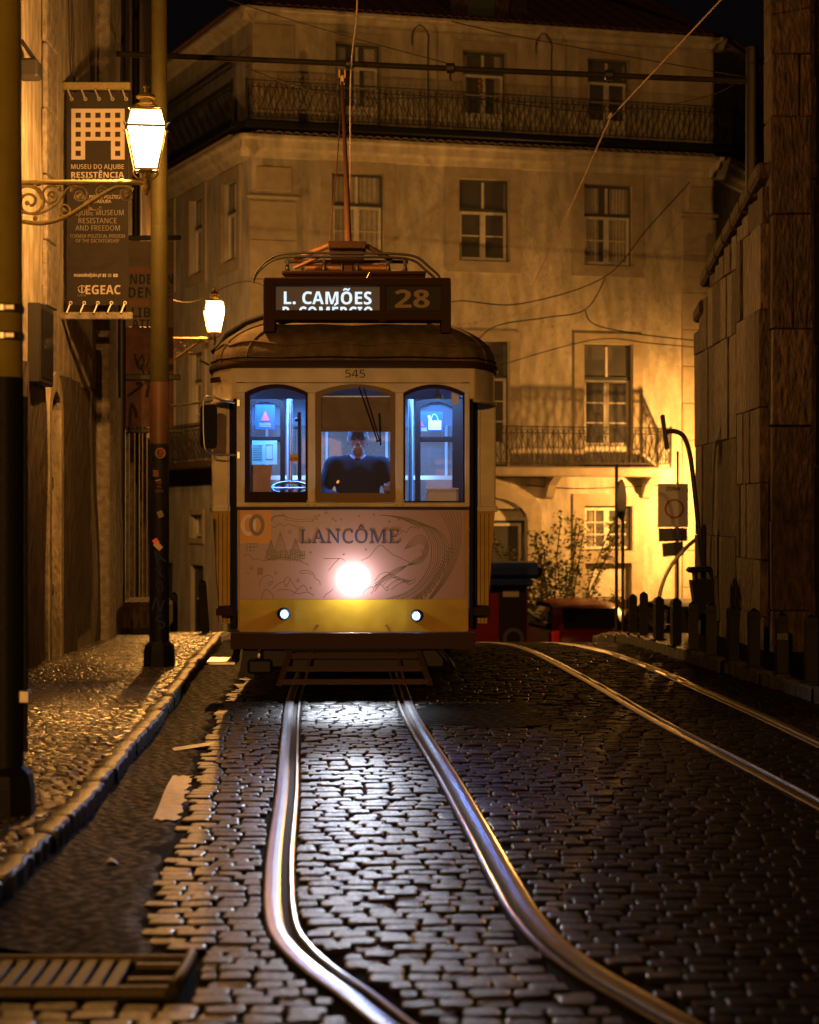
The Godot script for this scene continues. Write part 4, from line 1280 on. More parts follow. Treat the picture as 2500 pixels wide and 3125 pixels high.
	wire("lowest span wire, slack in front of the balcony window", [Vector3(1.6, 4.45, -41.6), Vector3(3.3, 4.62, -36.5), Vector3(4.4, 4.52, -36.0), Vector3(6.2, 4.35, -36.0)], 0.009)
	wire("pale stay wire from the stickered pole to behind the tram", [Vector3(-2.18, 2.42, -17.8), Vector3(-1.95, 2.5, -18.6), Vector3(-1.6, 2.62, -19.6)], 0.012, "steel")
	wire("thin wire slung across the lane left of the tram", [Vector3(-3.9, 4.9, -31.0), Vector3(-3.5, 4.85, -32.0), Vector3(-2.7, 5.6, -36.0), Vector3(-1.6, 4.6, -40.0)], 0.008)
	banners()
	street_signs()
	vehicles()


func banners() -> void:
	var d := 19.1
	var cx := -2.99
	var o := thing("museum_banner", "tall dark museum banner with a pale building emblem, strung between two bars", "banner", Vector3(cx, 0, -d))
	put("cloth", mb().grid(8, 24, func(u: float, v: float) -> Vector3: return Vector3(lerpf(-0.29, 0.30, u), lerpf(3.46, 5.5, v), 0.006 * sin(v * 9 + u * 3))), M.banner, o)
	put("top_bar", mb().box(Vector3(-0.01, 5.56, -0.01), Vector3(0.66, 0.075, 0.04), 0.008), M.lamp_iron, o)
	put("bottom_bar", mb().box(Vector3(-0.01, 3.36, -0.01), Vector3(0.7, 0.07, 0.04), 0.008), M.stone, o)
	for k in 5:
		var x := -0.26 + 0.13 * k
		put("clip", mb().bar(Vector3(x - 0.02, 5.53, 0.02), Vector3(x + 0.015, 5.44, 0.02), 0.025, 0.02, 0.005).lathe([Vector2(0.018, -0.008), Vector2(0.018, 0.008), Vector2(0.009, 0.008), Vector2(0.009, -0.008)], Vector3(x + 0.02, 5.43, 0.02), 10, Basis(Vector3.RIGHT, PI / 2)), M.steel, o)
		put("clip", mb().bar(Vector3(x - 0.03, 3.38, 0.025), Vector3(x + 0.005, 3.47, 0.02), 0.025, 0.02, 0.005).lathe([Vector2(0.018, -0.008), Vector2(0.018, 0.008), Vector2(0.009, 0.008), Vector2(0.009, -0.008)], Vector3(x + 0.01, 3.48, 0.02), 10, Basis(Vector3.RIGHT, PI / 2)), M.steel, o)
	var z := 0.011
	var py := func(v: float) -> float: return 1.48 + (1078.0 - v) / 220.0  # the cloth is drawn at 220 marks per metre
	var em := mb()
	em.box(Vector3(0.009, py.call(262.5), z), Vector3(0.51, 67.0 / 220, 0.003))
	em.box(Vector3(-0.18, py.call(316), z), Vector3(0.131, 40.0 / 220, 0.003))
	em.box(Vector3(0.199, py.call(316), z), Vector3(0.131, 40.0 / 220, 0.003))
	var emblem := put("emblem", em, M.print_pale, o)
	for r in 5:
		for c in 5:
			if r < 3 or c == 0 or c == 4:
				put("emblem_window", mb().box(Vector3(-0.18 + c * 0.0945, py.call(243.0 + r * 20.0), z + 0.002), Vector3(0.05, 0.05, 0.003)), M.banner, emblem)
	for line in [["MUSEU DO ALJUBE", 352, 0.043, 0.505, "sans"], ["RESISTÊNCIA", 366.5, 0.055, 0.505, "bold"], ["E LIBERDADE", 382, 0.05, 0.505, "bold"], ["ANTIGA PRISÃO POLÍTICA", 413.5, 0.032, 0.46, "sans"], ["DA DITADURA", 424, 0.032, 0.26, "sans"]]:
		text("lettering", line[0], line[4], line[2], M.print_pale, o, Vector3(0.005, py.call(float(line[1])), z), line[3])
	for line in [["ALJUBE MUSEUM", 449, 0.05, 0.50, "sans"], ["RESISTANCE", 464.5, 0.05, 0.365, "sans"], ["AND FREEDOM", 480, 0.05, 0.425, "sans"], ["FORMER POLITICAL PRISION", 497, 0.033, 0.52, "sans"], ["OF THE DICTATORSHIP", 507, 0.033, 0.415, "sans"]]:
		text("lettering", line[0], line[4], line[2], M.print_grey, o, Vector3(0.005, py.call(float(line[1])), z), line[3])
	text("lettering", "museudoaljube.pt", "bold", 0.032, M.print_pale, o, Vector3(-0.09, py.call(580), z), 0.26)
	text("lettering", "EGEAC", "bold", 0.085, M.print_pale, o, Vector3(0.058, py.call(610), z), 0.335)
	for k in 3:
		var ic := put("media_icon", mb().box(Vector3(0.07 + k * 0.05 + (0.006 if k == 2 else 0.0), py.call(580), z), Vector3(0.042 if k == 2 else 0.03, 0.03, 0.003)), M.print_pale, o)
		if k == 0:
			text("icon_mark", "f", "bold", 0.024, M.banner, ic, Vector3(0.072, py.call(580.5), z + 0.003))
		elif k == 1:
			put("icon_mark", mb().box(Vector3(0.12, py.call(580), z + 0.002), Vector3(0.024, 0.024, 0.003)), M.banner, ic)
			put("icon_ring", mb().lathe([Vector2(0.008, 0), Vector2(0.008, 0.003), Vector2(0.0045, 0.003)], Vector3(0.12, py.call(580), z + 0.003), 12, Basis(Vector3.RIGHT, PI / 2)), M.print_pale, ic)
		else:
			put("icon_mark", mb().prism(PackedVector2Array([Vector2(-0.005, -0.007), Vector2(0.008, 0), Vector2(-0.005, 0.007)]), 0.0, 0.003, Transform3D(Basis(), Vector3(0.176, py.call(580), z + 0.002))), M.banner, ic)
	var cr := mb()
	cr.bar(Vector3(-0.145, py.call(618), z), Vector3(-0.145, py.call(602), z), 0.01, 0.003)
	cr.tube(smooth_path([Vector3(-0.18, py.call(608), z), Vector3(-0.17, py.call(614), z), Vector3(-0.145, py.call(616), z), Vector3(-0.12, py.call(614), z), Vector3(-0.11, py.call(608), z)], 4), 0.005, 4)
	cr.tube(smooth_path([Vector3(-0.185, py.call(606), z), Vector3(-0.145, py.call(601), z), Vector3(-0.105, py.call(606), z)], 4), 0.004, 4)
	put("crest", cr, M.print_pale, o)
	text("lettering", "LISBOA", "sans", 0.018, M.print_grey, o, Vector3(-0.145, py.call(622), z), 0.08)
	# the second banner, further on and half hidden
	var b := thing("exhibition_banner", "dim orange and sand exhibition banner half hidden behind the stickered pole", "banner", Vector3(-3.2, 0, -24.0))
	put("sand_cloth", mb().grid(6, 8, func(u: float, v: float) -> Vector3: return Vector3(lerpf(-0.27, 0.36, u), lerpf(3.71, 4.74, v), 0.006 * sin(v * 6))), M.banner_sand, b)
	put("orange_cloth", mb().grid(6, 8, func(u: float, v: float) -> Vector3: return Vector3(lerpf(-0.27, 0.36, u), lerpf(2.5, 3.705, v), 0.006 * sin(v * 6))), M.banner_red, b)
	put("bar", mb().box(Vector3(0.05, 4.78, -0.02), Vector3(0.8, 0.06, 0.04), 0.008), M.iron_plain, b)
	put("bar", mb().box(Vector3(0.05, 2.46, -0.02), Vector3(0.86, 0.06, 0.05), 0.008), M.iron_plain, b)
	put("bar", mb().box(Vector3(0.05, 3.10, 0.03), Vector3(0.8, 0.07, 0.03), 0.008), M.iron_plain, b)
	var qy := func(v: float) -> float: return 1.48 + (1078.0 - v) / 175.0
	for line in [["TEMPORARY EXHIBITION", 546, 0.045, 0.55], ["15–31 JAN 2023", 555, 0.045, 0.5]]:
		text("lettering", line[0], "bold", line[2], M.print_grey, b, Vector3(0.05, qy.call(float(line[1])), 0.012), line[3])
	for line in [["INDEPEN", 588, 0.115, 0.58], ["DENCE", 616, 0.125, 0.5], ["LIBER", 658, 0.115, 0.42], ["ATION", 682, 0.105, 0.42]]:
		text("lettering", line[0], "bold", line[2], M.print_black, b, Vector3(0.07, qy.call(float(line[1])), 0.012), line[3])
	for v in [569, 638]:
		var s := put("orange_stripe", mb().box(Vector3(0.09, qy.call(float(v)), 0.01), Vector3(0.52, 0.06, 0.003)), M.print_orange, b)
		text("stripe_lettering", "THE FIGHT" if v == 638 else "BE IT WAS", "bold", 0.045, M.banner_sand, s, Vector3(0.1, qy.call(float(v)), 0.013), 0.45)
	# loose dark brush marks printed on the orange half
	for k in 9:
		var p := Vector3(rng.randf_range(-0.1, 0.3), rng.randf_range(2.6, 3.55), 0.014)
		put("brush_mark", mb().tube(smooth_path([p, p + Vector3(rng.randf_range(-0.1, 0.1), rng.randf_range(-0.2, 0.2), 0), p + Vector3(rng.randf_range(-0.15, 0.15), rng.randf_range(-0.3, 0.1), 0)], 4), rng.randf_range(0.006, 0.02), 4), M.print_black, b)


func street_signs() -> void:
	for p in [[3.20, 15.9, 0.53, "nearest bollard, cut by the right edge of the picture"], [3.115, 16.7, 0.505, "second bollard from the right edge, with a torn white sticker"], [3.02, 17.5, 0.50, "third bollard from the right edge"], [2.95, 18.2, 0.49, "fourth bollard from the right edge"], [2.86, 18.9, 0.49, "fifth bollard from the right edge, below the litter bin's right side"], [2.79, 19.6, 0.47, "sixth bollard from the right edge, below the litter bin's left side"], [2.71, 20.3, 0.47, "seventh bollard from the right edge, in front of the zone sign post"], [2.66, 21.3, 0.45, "eighth bollard from the right edge, below the bent pipe"], [2.62, 22.3, 0.48, "ninth bollard from the right edge"], [2.60, 23.2, 0.45, "farthest bollard of the row, nearest to the red car"]]:
		bollard(p[0], p[1], p[2], p[3])
	var st: Node = find_child("bollard_001", false, false)
	text("sticker", "DUTIL", "bold", 0.05, M.print_grey, st, Vector3(0.0, 0.33, 0.048), 0.09)
	for p in [[-2.41, 23.6, 0.62, "leaning black bollard close to the left side of the tram", 0.07], [-2.95, 25.0, 0.5, "small dark bollard in the lane, left of the leaning one", 0.0], [-2.78, 26.5, 0.5, "small dark bollard in the lane, farthest left of the tram", 0.0]]:
		bollard(p[0], p[1], p[2], p[3], p[4])
	# the zone sign: square plate with a ring, two smaller plates below, on one post
	var g := fall(36.0)
	var o := thing("zone_sign", "square zone sign with a dark ring and two smaller plates under it", "sign", Vector3(4.75, g, -36.0), 0.1)
	put("post", mb().tube(PackedVector3Array([Vector3(0.1, 0, -0.03), Vector3(0.1, 3.9, -0.03)]), 0.025, 8), M.iron_plain, o)
	var pl := put("plate", mb().box(Vector3(0, 1.6 - g, 0.02), Vector3(0.565, 0.79, 0.02), 0.008), M.sign_face, o)
	put("ring", mb().lathe([Vector2(0.175, 0), Vector2(0.175, 0.004), Vector2(0.145, 0.004), Vector2(0.145, 0)], Vector3(0.02, 1.54 - g, 0.031), 36, Basis(Vector3.RIGHT, PI / 2)), M.sign_red, pl)
	text("lettering", "ZONA", "bold", 0.07, M.print_black, pl, Vector3(0.0, 1.9 - g, 0.033), 0.26)
	var p2 := put("lower_plate", mb().box(Vector3(0.0, 1.07 - g, 0.02), Vector3(0.53, 0.24, 0.02), 0.008, Basis(Vector3.BACK, 0.02)), M.sign_back, o)
	for k in 3:
		text("lettering", ["EXCETO AUTORIZADOS", "CARGAS E DESCARGAS", "TRANSPORTES"][k], "bold", 0.03, M.print_grey, p2, Vector3(0, 1.13 - g - 0.06 * k, 0.033), 0.42)
	put("lower_plate", mb().box(Vector3(0.0, 0.81 - g, 0.02), Vector3(0.39, 0.25, 0.02), 0.008, Basis(Vector3.BACK, 0.09)), M.sign_back, o)
	g = fall(34.0)
	var r := thing("round_sign", "round sign seen almost edge-on, on two thin posts", "sign", Vector3(3.57, g, -34.0), 1.22)
	put("disc", mb().lathe([Vector2(0.0, -0.012), Vector2(0.34, -0.012), Vector2(0.35, 0.0), Vector2(0.34, 0.012), Vector2(0.0, 0.012)], Vector3(0, 1.69 - g, 0.04), 32, Basis(Vector3.RIGHT, PI / 2)), M.sign_back, r)
	put("post", mb().tube(PackedVector3Array([Vector3(0.03, 0, -0.05), Vector3(0.03, 2.3 - g, -0.05)]), 0.03, 8), M.iron_plain, r)
	put("post", mb().tube(PackedVector3Array([Vector3(0.03, 0, 0.06), Vector3(0.03, 1.5 - g, 0.06)]), 0.028, 8), M.iron_plain, r)
	var m := thing("curved_mast", "dark mast with a swan neck and a short upright panel at its tip", "mast", Vector3(0, 0, -23.0))
	put("mast", mb().tube(smooth_path([Vector3(3.47, -0.1, 0), Vector3(3.43, 0.4, 0), Vector3(3.37, 0.92, 0), Vector3(3.29, 1.69, 0), Vector3(3.24, 2.1, 0), Vector3(3.17, 2.34, 0), Vector3(3.06, 2.41, 0), Vector3(2.95, 2.4, 0)], 6), 0.028, 8), M.iron_plain, m)
	put("panel", mb().bar(Vector3(2.915, 2.6, 0), Vector3(2.97, 2.2, 0), 0.045, 0.1, 0.01), M.iron_plain, m)
	tag(put("steel_post", mb().lathe([Vector2(0.035, -0.1), Vector2(0.035, 1.3), Vector2(0.02, 1.34), Vector2(0, 1.34)], Vector3(3.33, 0, -22.6), 12), M.pole_olive_darkened, self), "plain green grey post behind the litter bin", "post")
	var bin := thing("litter_bin", "black square litter bin with a raised lid hung on the post by the stone wall", "litter bin", Vector3(3.17, 0.62, -21.6))
	put("body", mb().facets([Vector2(0.13, -0.3), Vector2(0.17, 0.1), Vector2(0.172, 0.13), Vector2(0.155, 0.13), Vector2(0.12, -0.25)]), M.rubber, bin)
	put("lid", mb().box(Vector3(-0.02, 0.24, 0), Vector3(0.26, 0.06, 0.26), 0.025), M.rubber, bin)
	for k in 2:
		put("lid_post", mb().box(Vector3(-0.07 + 0.17 * k, 0.17, 0), Vector3(0.03, 0.12, 0.2)), M.rubber, bin)
	bin.rotation.z = 0.06
	put("mount", mb().box(Vector3(0.16, -0.1, -0.1), Vector3(0.06, 0.5, 0.06), 0.01), M.iron_plain, bin)
	tag(put("bent_pipe", mb().tube(smooth_path([Vector3(3.7, fall(30.0) + 0.1, -30), Vector3(3.74, 0.1, -30), Vector3(3.86, 0.54, -30), Vector3(4.1, 0.88, -30), Vector3(4.4, 1.12, -30), Vector3(4.8, 1.2, -30)], 6), 0.03, 8), M.steel, self), "grey pipe bent in an arc behind the bollards", "pipe")


func vehicles() -> void:
	car("red hatchback seen from behind over the crest of the street", Vector3(3.22, fall(40.0), -40.0), M.car_red, 0.16)
	car("dark car parked beyond the bollards, right of the red one", Vector3(5.1, fall(38.5) - 0.1, -38.2), M.sign_black, 0.3)
	var g := fall(38.0)
	var o := thing("recycling_container", "dark red recycling container with a blue hood, right behind the tram", "container", Vector3(1.5, g, -38.0))
	put("body", mb().box(Vector3(0, 0.9, 0), Vector3(1.42, 1.7, 1.2), 0.06), M.bin_red, o)
	put("dark_panel", mb().box(Vector3(0.42, 0.95, 0.61), Vector3(0.5, 1.3, 0.03), 0.01), M.bin_dark, o)
	put("hood", mb().box(Vector3(0.12, 1.92, 0.05), Vector3(1.72, 0.3, 1.45), 0.08).box(Vector3(0.05, 1.7, 0.2), Vector3(1.5, 0.14, 1.2), 0.03), M.bin_blue, o)
	put("notice", mb().box(Vector3(0.4, 1.5, 0.632), Vector3(0.3, 0.14, 0.008)), M.print_pale, o)
	put("emblem", mb().lathe([Vector2(0.2, 0), Vector2(0.2, 0.005), Vector2(0.13, 0.005), Vector2(0.13, 0)], Vector3(0.45, 0.65, 0.628), 24, Basis(Vector3.RIGHT, PI / 2)), M.sign_back, o)
	# a climbing shrub before the house
	var s := thing("shrub", "straggly leafy shrub in front of the corner house, left of the red car", "shrub", Vector3(3.0, fall(40.6), -40.6))
	var stems := mb()
	var leaves := mb()
	for k in 26:
		var a := rng.randf_range(0, TAU)
		var h := rng.randf_range(1.1, 2.9) if k > 6 else rng.randf_range(2.5, 3.5)
		var lean := rng.randf_range(0.1, 0.75)
		var p := Vector3(cos(a) * 0.2, 0, sin(a) * 0.12)
		var q := p + Vector3(cos(a) * lean, h * 0.6, sin(a) * lean * 0.4)
		var e := q + Vector3(cos(a) * lean * 0.9 + rng.randf_range(-0.2, 0.2), h * 0.4, sin(a) * lean * 0.3)
		var path := smooth_path([p, q, e], 7)
		stems.tube(path, 0.012, 4)
		for n in range(4, path.size()):
			for z in 15:
				var at := path[n] + Vector3(rng.randf_range(-0.17, 0.17), rng.randf_range(-0.14, 0.14), rng.randf_range(-0.14, 0.14))
				var bb := Basis.from_euler(Vector3(rng.randf_range(-1.2, 1.2), rng.randf_range(0, TAU), rng.randf_range(-0.6, 0.6)))
				var w := rng.randf_range(0.022, 0.05)
				var l := w * 2.1
				leaves.quad(at, at + bb * Vector3(w, 0, l * 0.5), at + bb * Vector3(0, 0.012, l), at + bb * Vector3(-w, 0, l * 0.5))
	put("stems", stems, M.bark, s)
	put("foliage", leaves, M.leaf, s)


func car(label: String, at: Vector3, paint: Material, turn: float) -> void:
	var o := thing("parked_car", label, "car", at, turn)  # nose along -z, the tail to the camera
	var side := func(z0: float, z1: float, half: float, prof: Array, taper: float) -> Mb:
		var b := mb()
		var n: int = prof.size() - 1
		b.grid(20, n * 4, func(u: float, v: float) -> Vector3:
			var q := v * n
			var k := mini(int(q), n - 1)
			var p: Vector2 = prof[k].lerp(prof[k + 1], q - k)
			var e := 2.0 * u - 1.0
			var edge := pow(absf(e), 3.5)
			var y := p.y - 0.05 * edge
			var w := half - taper * clampf((y - 0.85) / 0.6, 0.0, 1.0)
			return Vector3(e * w, y, p.x - (0.16 * edge if p.x > 0 else -0.16 * edge)))
		return b
	put("body", side.call(0, 0, 0.86, [Vector2(1.85, 0.25), Vector2(1.98, 0.4), Vector2(1.99, 0.62), Vector2(1.95, 0.9), Vector2(1.86, 0.98), Vector2(1.0, 1.0), Vector2(-0.9, 0.98), Vector2(-1.7, 0.86), Vector2(-1.98, 0.65), Vector2(-1.95, 0.25)], 0.0), paint, o)
	for s in [-1.0, 1.0]:
		put("flank", mb().grid(16, 6, func(u: float, v: float) -> Vector3: return Vector3(s * (0.86 - 0.06 * pow(absf(2 * u - 1), 6) + 0.03 * sin(v * PI)), lerpf(0.25, 0.97, v), lerpf(1.85, -1.85, u)), s < 0), paint, o)
		put("tail_light", mb().box(Vector3(s * 0.74, 0.82, 1.9), Vector3(0.17, 0.32, 0.12), 0.04), M.car_lamp, o)
		for z in [1.25, -1.25]:
			var w := put("wheel", mb().lathe([Vector2(0.2, -0.1), Vector2(0.3, -0.1), Vector2(0.32, -0.07), Vector2(0.32, 0.07), Vector2(0.3, 0.1), Vector2(0.2, 0.1)], Vector3(s * 0.76, 0.32, z), 20, Basis(Vector3.BACK, PI / 2)), M.rubber, o)
			put("rim", mb().lathe([Vector2(0.0, -0.09), Vector2(0.2, -0.09), Vector2(0.2, 0.09), Vector2(0.0, 0.09)], Vector3(s * 0.76, 0.32, z), 14, Basis(Vector3.BACK, PI / 2)), M.steel, w)
	put("cabin", side.call(0, 0, 0.80, [Vector2(1.9, 0.95), Vector2(1.62, 1.28), Vector2(1.42, 1.44), Vector2(1.1, 1.5), Vector2(0.0, 1.52), Vector2(-0.4, 1.46), Vector2(-1.2, 0.97)], 0.16), paint, o)
	put("rear_window", mb().grid(10, 5, func(u: float, v: float) -> Vector3: return Vector3(lerpf(-0.58, 0.58, u) * (1.0 - 0.1 * v), lerpf(1.02, 1.38, v), lerpf(1.9, 1.56, v) - 0.05 * pow(2 * u - 1, 2.0))), M.car_glass, o)
	for s in [-1.0, 1.0]:
		put("side_window", mb().grid(8, 4, func(u: float, v: float) -> Vector3: return Vector3(s * (0.805 - 0.12 * v), lerpf(1.02, 1.38, v), lerpf(1.3 - 0.15 * v, -0.9 + 0.45 * v, u)), s < 0), M.car_glass, o)
	put("bumper", mb().box(Vector3(0, 0.4, 1.96), Vector3(1.66, 0.22, 0.14), 0.06), paint, o)
	put("number_plate", mb().box(Vector3(0, 0.6, 2.01), Vector3(0.5, 0.11, 0.015), 0.004), M.plate, o)


# ---------------------------------------------------------------- the tram; local axes: x right as seen from the front, y up, the front at z = 0, the body behind it
var ROOF: PackedVector3Array = []


func roof_line() -> PackedVector3Array:  # the plan of the roof edge, from the left rear round the front to the right rear
	return smooth_path([Vector3(-1.18, 0, -8.3), Vector3(-1.185, 0, -5), Vector3(-1.185, 0, -2), Vector3(-1.18, 0, -0.75), Vector3(-1.14, 0, -0.4), Vector3(-1.04, 0, -0.12), Vector3(-0.9, 0, 0.03), Vector3(-0.45, 0, 0.085), Vector3(0, 0, 0.1), Vector3(0.45, 0, 0.085), Vector3(0.9, 0, 0.03), Vector3(1.04, 0, -0.12), Vector3(1.14, 0, -0.4), Vector3(1.18, 0, -0.75), Vector3(1.185, 0, -2), Vector3(1.185, 0, -5), Vector3(1.18, 0, -8.3)], 8)


func dome(edge: float, u: float, t: float, low: float, high: float, back := -0.95) -> Vector3:  # a point of the roof: u along the edge, t from the edge to the ridge
	var m := ROOF.size() - 1
	var q := u * m
	var k := mini(int(q), m - 1)
	var o := ROOF[k].lerp(ROOF[k + 1], q - k)
	o.x *= edge / 1.185
	if edge < 1.0:
		o.z -= 0.62
	var s := Vector3(0, 0, clampf(o.z, -8.0, back))
	var side := absf(o.x - s.x) / maxf(Vector2(o.x - s.x, o.z - s.z).length(), 1e-4)
	var c := pow(maxf(cos(t * PI / 2), 0.0), lerpf(1.05, 0.66, side * side))
	var p := s + (o - s) * c
	return Vector3(p.x, low + (high - low) * pow(sin(t * PI / 2), 0.9), p.z)


func tram() -> Node3D:
	var o := thing("tram", "old yellow and cream tram with blue cabin light, pink printed front and lit headlight", "tram", Vector3(-0.447, 0, -15.85), 0.02)
	ROOF = roof_line()
	var bays := [[-0.862, -0.362], [-0.302, 0.336], [0.40, 0.887]]
	# front wall: posts, sill, arched head, letterboard
	var hd: PackedVector2Array = [Vector2(-0.925, 2.43)]
	for b in bays:
		for k in 13:
			var s := -1.0 + k / 6.0
			hd.append(Vector2((b[0] + b[1]) / 2 + s * (b[1] - b[0]) / 2, 2.497 - 0.067 * s * s))
	hd.append_array(PackedVector2Array([Vector2(0.925, 2.43), Vector2(0.925, 2.505), Vector2(-0.925, 2.505)]))
	put("window_head", mb().prism(hd, -0.07, 0.0), M.cream, o)
	for p in [[-0.925, -0.862], [-0.362, -0.302], [0.336, 0.40], [0.887, 0.925]]:
		put("front_post", mb().box(Vector3((p[0] + p[1]) / 2, 1.98, -0.04), Vector3(p[1] - p[0], 0.9, 0.08), 0.006), M.cream, o)
	var sill := put("sill_rail", mb().box(Vector3(0, 1.537, -0.035), Vector3(1.85, 0.036, 0.09), 0.008), M.cream, o)
	for x in [-0.332, 0.368]:
		put("sill_plate", mb().box(Vector3(x, 1.548, 0.014), Vector3(0.075, 0.05, 0.006), 0.002), M.cream, sill)
		for k in 4:
			put("screw", mb().lathe([Vector2(0.005, 0), Vector2(0.003, 0.002), Vector2(0, 0.002)], Vector3(x - 0.024 + 0.048 * (k % 2), 1.535 + 0.026 * (k / 2), 0.017), 6, Basis(Vector3.RIGHT, PI / 2)), M.tram_brown, sill)
	var lb := put("letterboard", mb().grid(24, 1, func(u: float, v: float) -> Vector3: return Vector3(lerpf(-0.93, 0.93, u), lerpf(2.507, 2.66, v), 0.012 + 0.03 * (1.0 - pow(2 * u - 1, 2.0)))).box(Vector3(0, 2.58, -0.03), Vector3(1.85, 0.15, 0.06)).box(Vector3(-0.945, 2.52, -0.055), Vector3(0.05, 0.28, 0.09), 0.008).box(Vector3(0.945, 2.52, -0.055), Vector3(0.05, 0.28, 0.09), 0.008), M.cream, o)
	put("seam", mb().box(Vector3(0, 2.507, 0.012), Vector3(1.85, 0.006, 0.008)), M.tram_brown, lb)
	text("fleet_number", "545", "sans", 0.062, M.print_black, o, Vector3(0.015, 2.577, 0.046), 0.158)
	put("handle_screw", mb().box(Vector3(-0.01, 2.512, 0.02), Vector3(0.05, 0.008, 0.012), 0.002), M.brass, o)
	# rim and corner boards
	put("roof_rim", mb().grid(128, 4, func(u: float, v: float) -> Vector3:
		var p := dome(1.185, u, 0.0, 0, 0)
		var out := Vector3(p.x, 0, p.z + 0.95).normalized() if p.z > -0.95 else Vector3(signf(p.x), 0, 0)
		return p + out * [0.0, 0.014, 0.018, 0.014, 0.0][int(round(v * 4))] + Vector3.UP * [2.622, 2.626, 2.645, 2.672, 2.678][int(round(v * 4))]), M.tram_brown, o)
	for s in 2:
		var u0 := 0.19 if s == 0 else 0.645
		var u1 := 0.355 if s == 0 else 0.81
		var cb := put("corner_board", mb().grid(24, 5, func(u: float, v: float) -> Vector3:
			var p := dome(1.165, lerpf(u0, u1, u), 0.0, 0, 0)
			return p + Vector3.UP * lerpf(2.36, 2.625, v)), M.cream, o)
		put("lip", mb().grid(24, 3, func(u: float, v: float) -> Vector3:
			var p := dome([1.165, 1.19, 1.19, 1.165][int(round(v * 3))], lerpf(u0, u1, u), 0.0, 0, 0)
			return p + Vector3.UP * [2.352, 2.358, 2.378, 2.384][int(round(v * 3))]), M.cream, cb)
	text("door_lettering", "ENTRADA", "mono", 0.042, M.tram_brown, o, Vector3(-1.113, 2.545, -0.255), 0.15, Basis(Vector3.UP, -0.98), 0.012)
	# lower front: yellow plate, printed sheet, bumper
	var yl: PackedVector2Array = [Vector2(-0.915, 0.54), Vector2(-0.5, 0.515), Vector2(-0.15, 0.5), Vector2(0.15, 0.5), Vector2(0.5, 0.508), Vector2(0.915, 0.53), Vector2(0.92, 1.5), Vector2(-0.92, 1.5)]
	put("front_plate", mb().prism(yl, -0.05, 0.0), M.yellow, o)
	var dent := mb().grid(40, 12, func(u: float, v: float) -> Vector3:
		var x := lerpf(-0.9, 0.9, u)
		var y := lerpf(0.5 + 0.03 * x * x, 0.785, v)
		return Vector3(x, y, 0.012 + 0.012 * (1 - x * x) - 0.012 * exp(-pow((absf(x) - 0.15) / 0.05, 2.0)) * (1.0 - v) + 0.004 * sin(x * 8 + y * 5)))
	put("apron", dent, M.yellow, o)
	put("advert_sheet", mb().grid(10, 4, func(u: float, v: float) -> Vector3: return Vector3(lerpf(-0.898, 0.886, u), lerpf(0.787, 1.497, v), 0.008 + 0.014 * (1 - pow(2 * u - 1, 2.0)))), advert_material(), o)
	text("advert_lettering", "LANCÔME", "serif", 0.108, M.letter_navy, o, Vector3(-0.03, 1.302, 0.024), 0.785)
	put("belt_moulding", mb().box(Vector3(0, 1.507, 0.008), Vector3(1.86, 0.022, 0.05), 0.006), M.tram_brown, o)
	var bump: PackedVector2Array = []
	for k in 17:
		var x := lerpf(-0.96, 0.96, k / 16.0)
		bump.append(Vector2(x, -0.04 - 0.1 * (1.0 - x * x)))
	bump.append(Vector2(0.96, 0.2))
	bump.append(Vector2(-0.96, 0.2))
	put("bumper", mb().prism(bump, -0.53, -0.405, Transform3D(Basis(Vector3.RIGHT, -PI / 2) * Basis.from_scale(Vector3(1, 1, 1)), Vector3(0, 0, 0)).rotated(Vector3.RIGHT, PI)), M.tram_brown, o)
	put("coupler_eye", mb().lathe([Vector2(0.045, -0.03), Vector2(0.045, 0.02), Vector2(0.02, 0.025), Vector2(0.02, -0.02)], Vector3(-0.012, 0.488, 0.15), 16, Basis(Vector3.RIGHT, PI / 2)), M.steel, o)
	for s in [-0.28, 0.26]:
		put("bolt", mb().lathe([Vector2(0.012, 0), Vector2(0.008, 0.01), Vector2(0, 0.012)], Vector3(s, 0.585, 0.026), 8, Basis(Vector3.RIGHT, PI / 2)), M.brass, o)
	# lamps
	var hl := put("headlight", mb().lathe([Vector2(0.108, -0.03), Vector2(0.108, -0.015), Vector2(0.1, -0.01), Vector2(0.09, -0.01)], Vector3(-0.004, 0.944, 0.02), 32, Basis(Vector3.RIGHT, PI / 2)), M.steel, o)
	put("headlight_lens", mb().lathe([Vector2(0.116, -0.02), Vector2(0.114, 0.03), Vector2(0.107, 0.08), Vector2(0.092, 0.115), Vector2(0.065, 0.14), Vector2(0.035, 0.152), Vector2(0.0, 0.156)], Vector3(-0.004, 0.944, 0.02), 32, Basis(Vector3.RIGHT, PI / 2)), M.headlight, hl)
	var l := OmniLight3D.new()
	l.name = "headlight_glow"
	l.light_color = Color(0.93, 0.95, 1.0)
	l.light_energy = 0.26
	l.light_size = 0.03
	l.omni_attenuation = 2.0
	l.omni_range = 40.0
	l.shadow_enabled = true
	l.position = Vector3(-0.004, 0.944, 0.14)
	o.add_child(l)
	var sp := SpotLight3D.new()
	sp.name = "headlight_beam"
	sp.light_color = Color(0.90, 0.94, 1.0)
	sp.light_energy = 13.0
	sp.spot_angle = 36.0
	sp.spot_angle_attenuation = 1.0
	sp.spot_range = 60.0
	sp.spot_attenuation = 2.0
	sp.light_size = 0.05
	sp.shadow_enabled = true
	sp.position = Vector3(-0.004, 0.944, 0.12)
	sp.rotation.y = PI
	sp.rotation.x = -1.0
	o.add_child(sp)
	var far: SpotLight3D = sp.duplicate()
	far.name = "headlight_far_beam"
	far.light_energy = 6.0
	far.spot_angle = 11.0
	far.rotation.x = -0.1
	o.add_child(far)
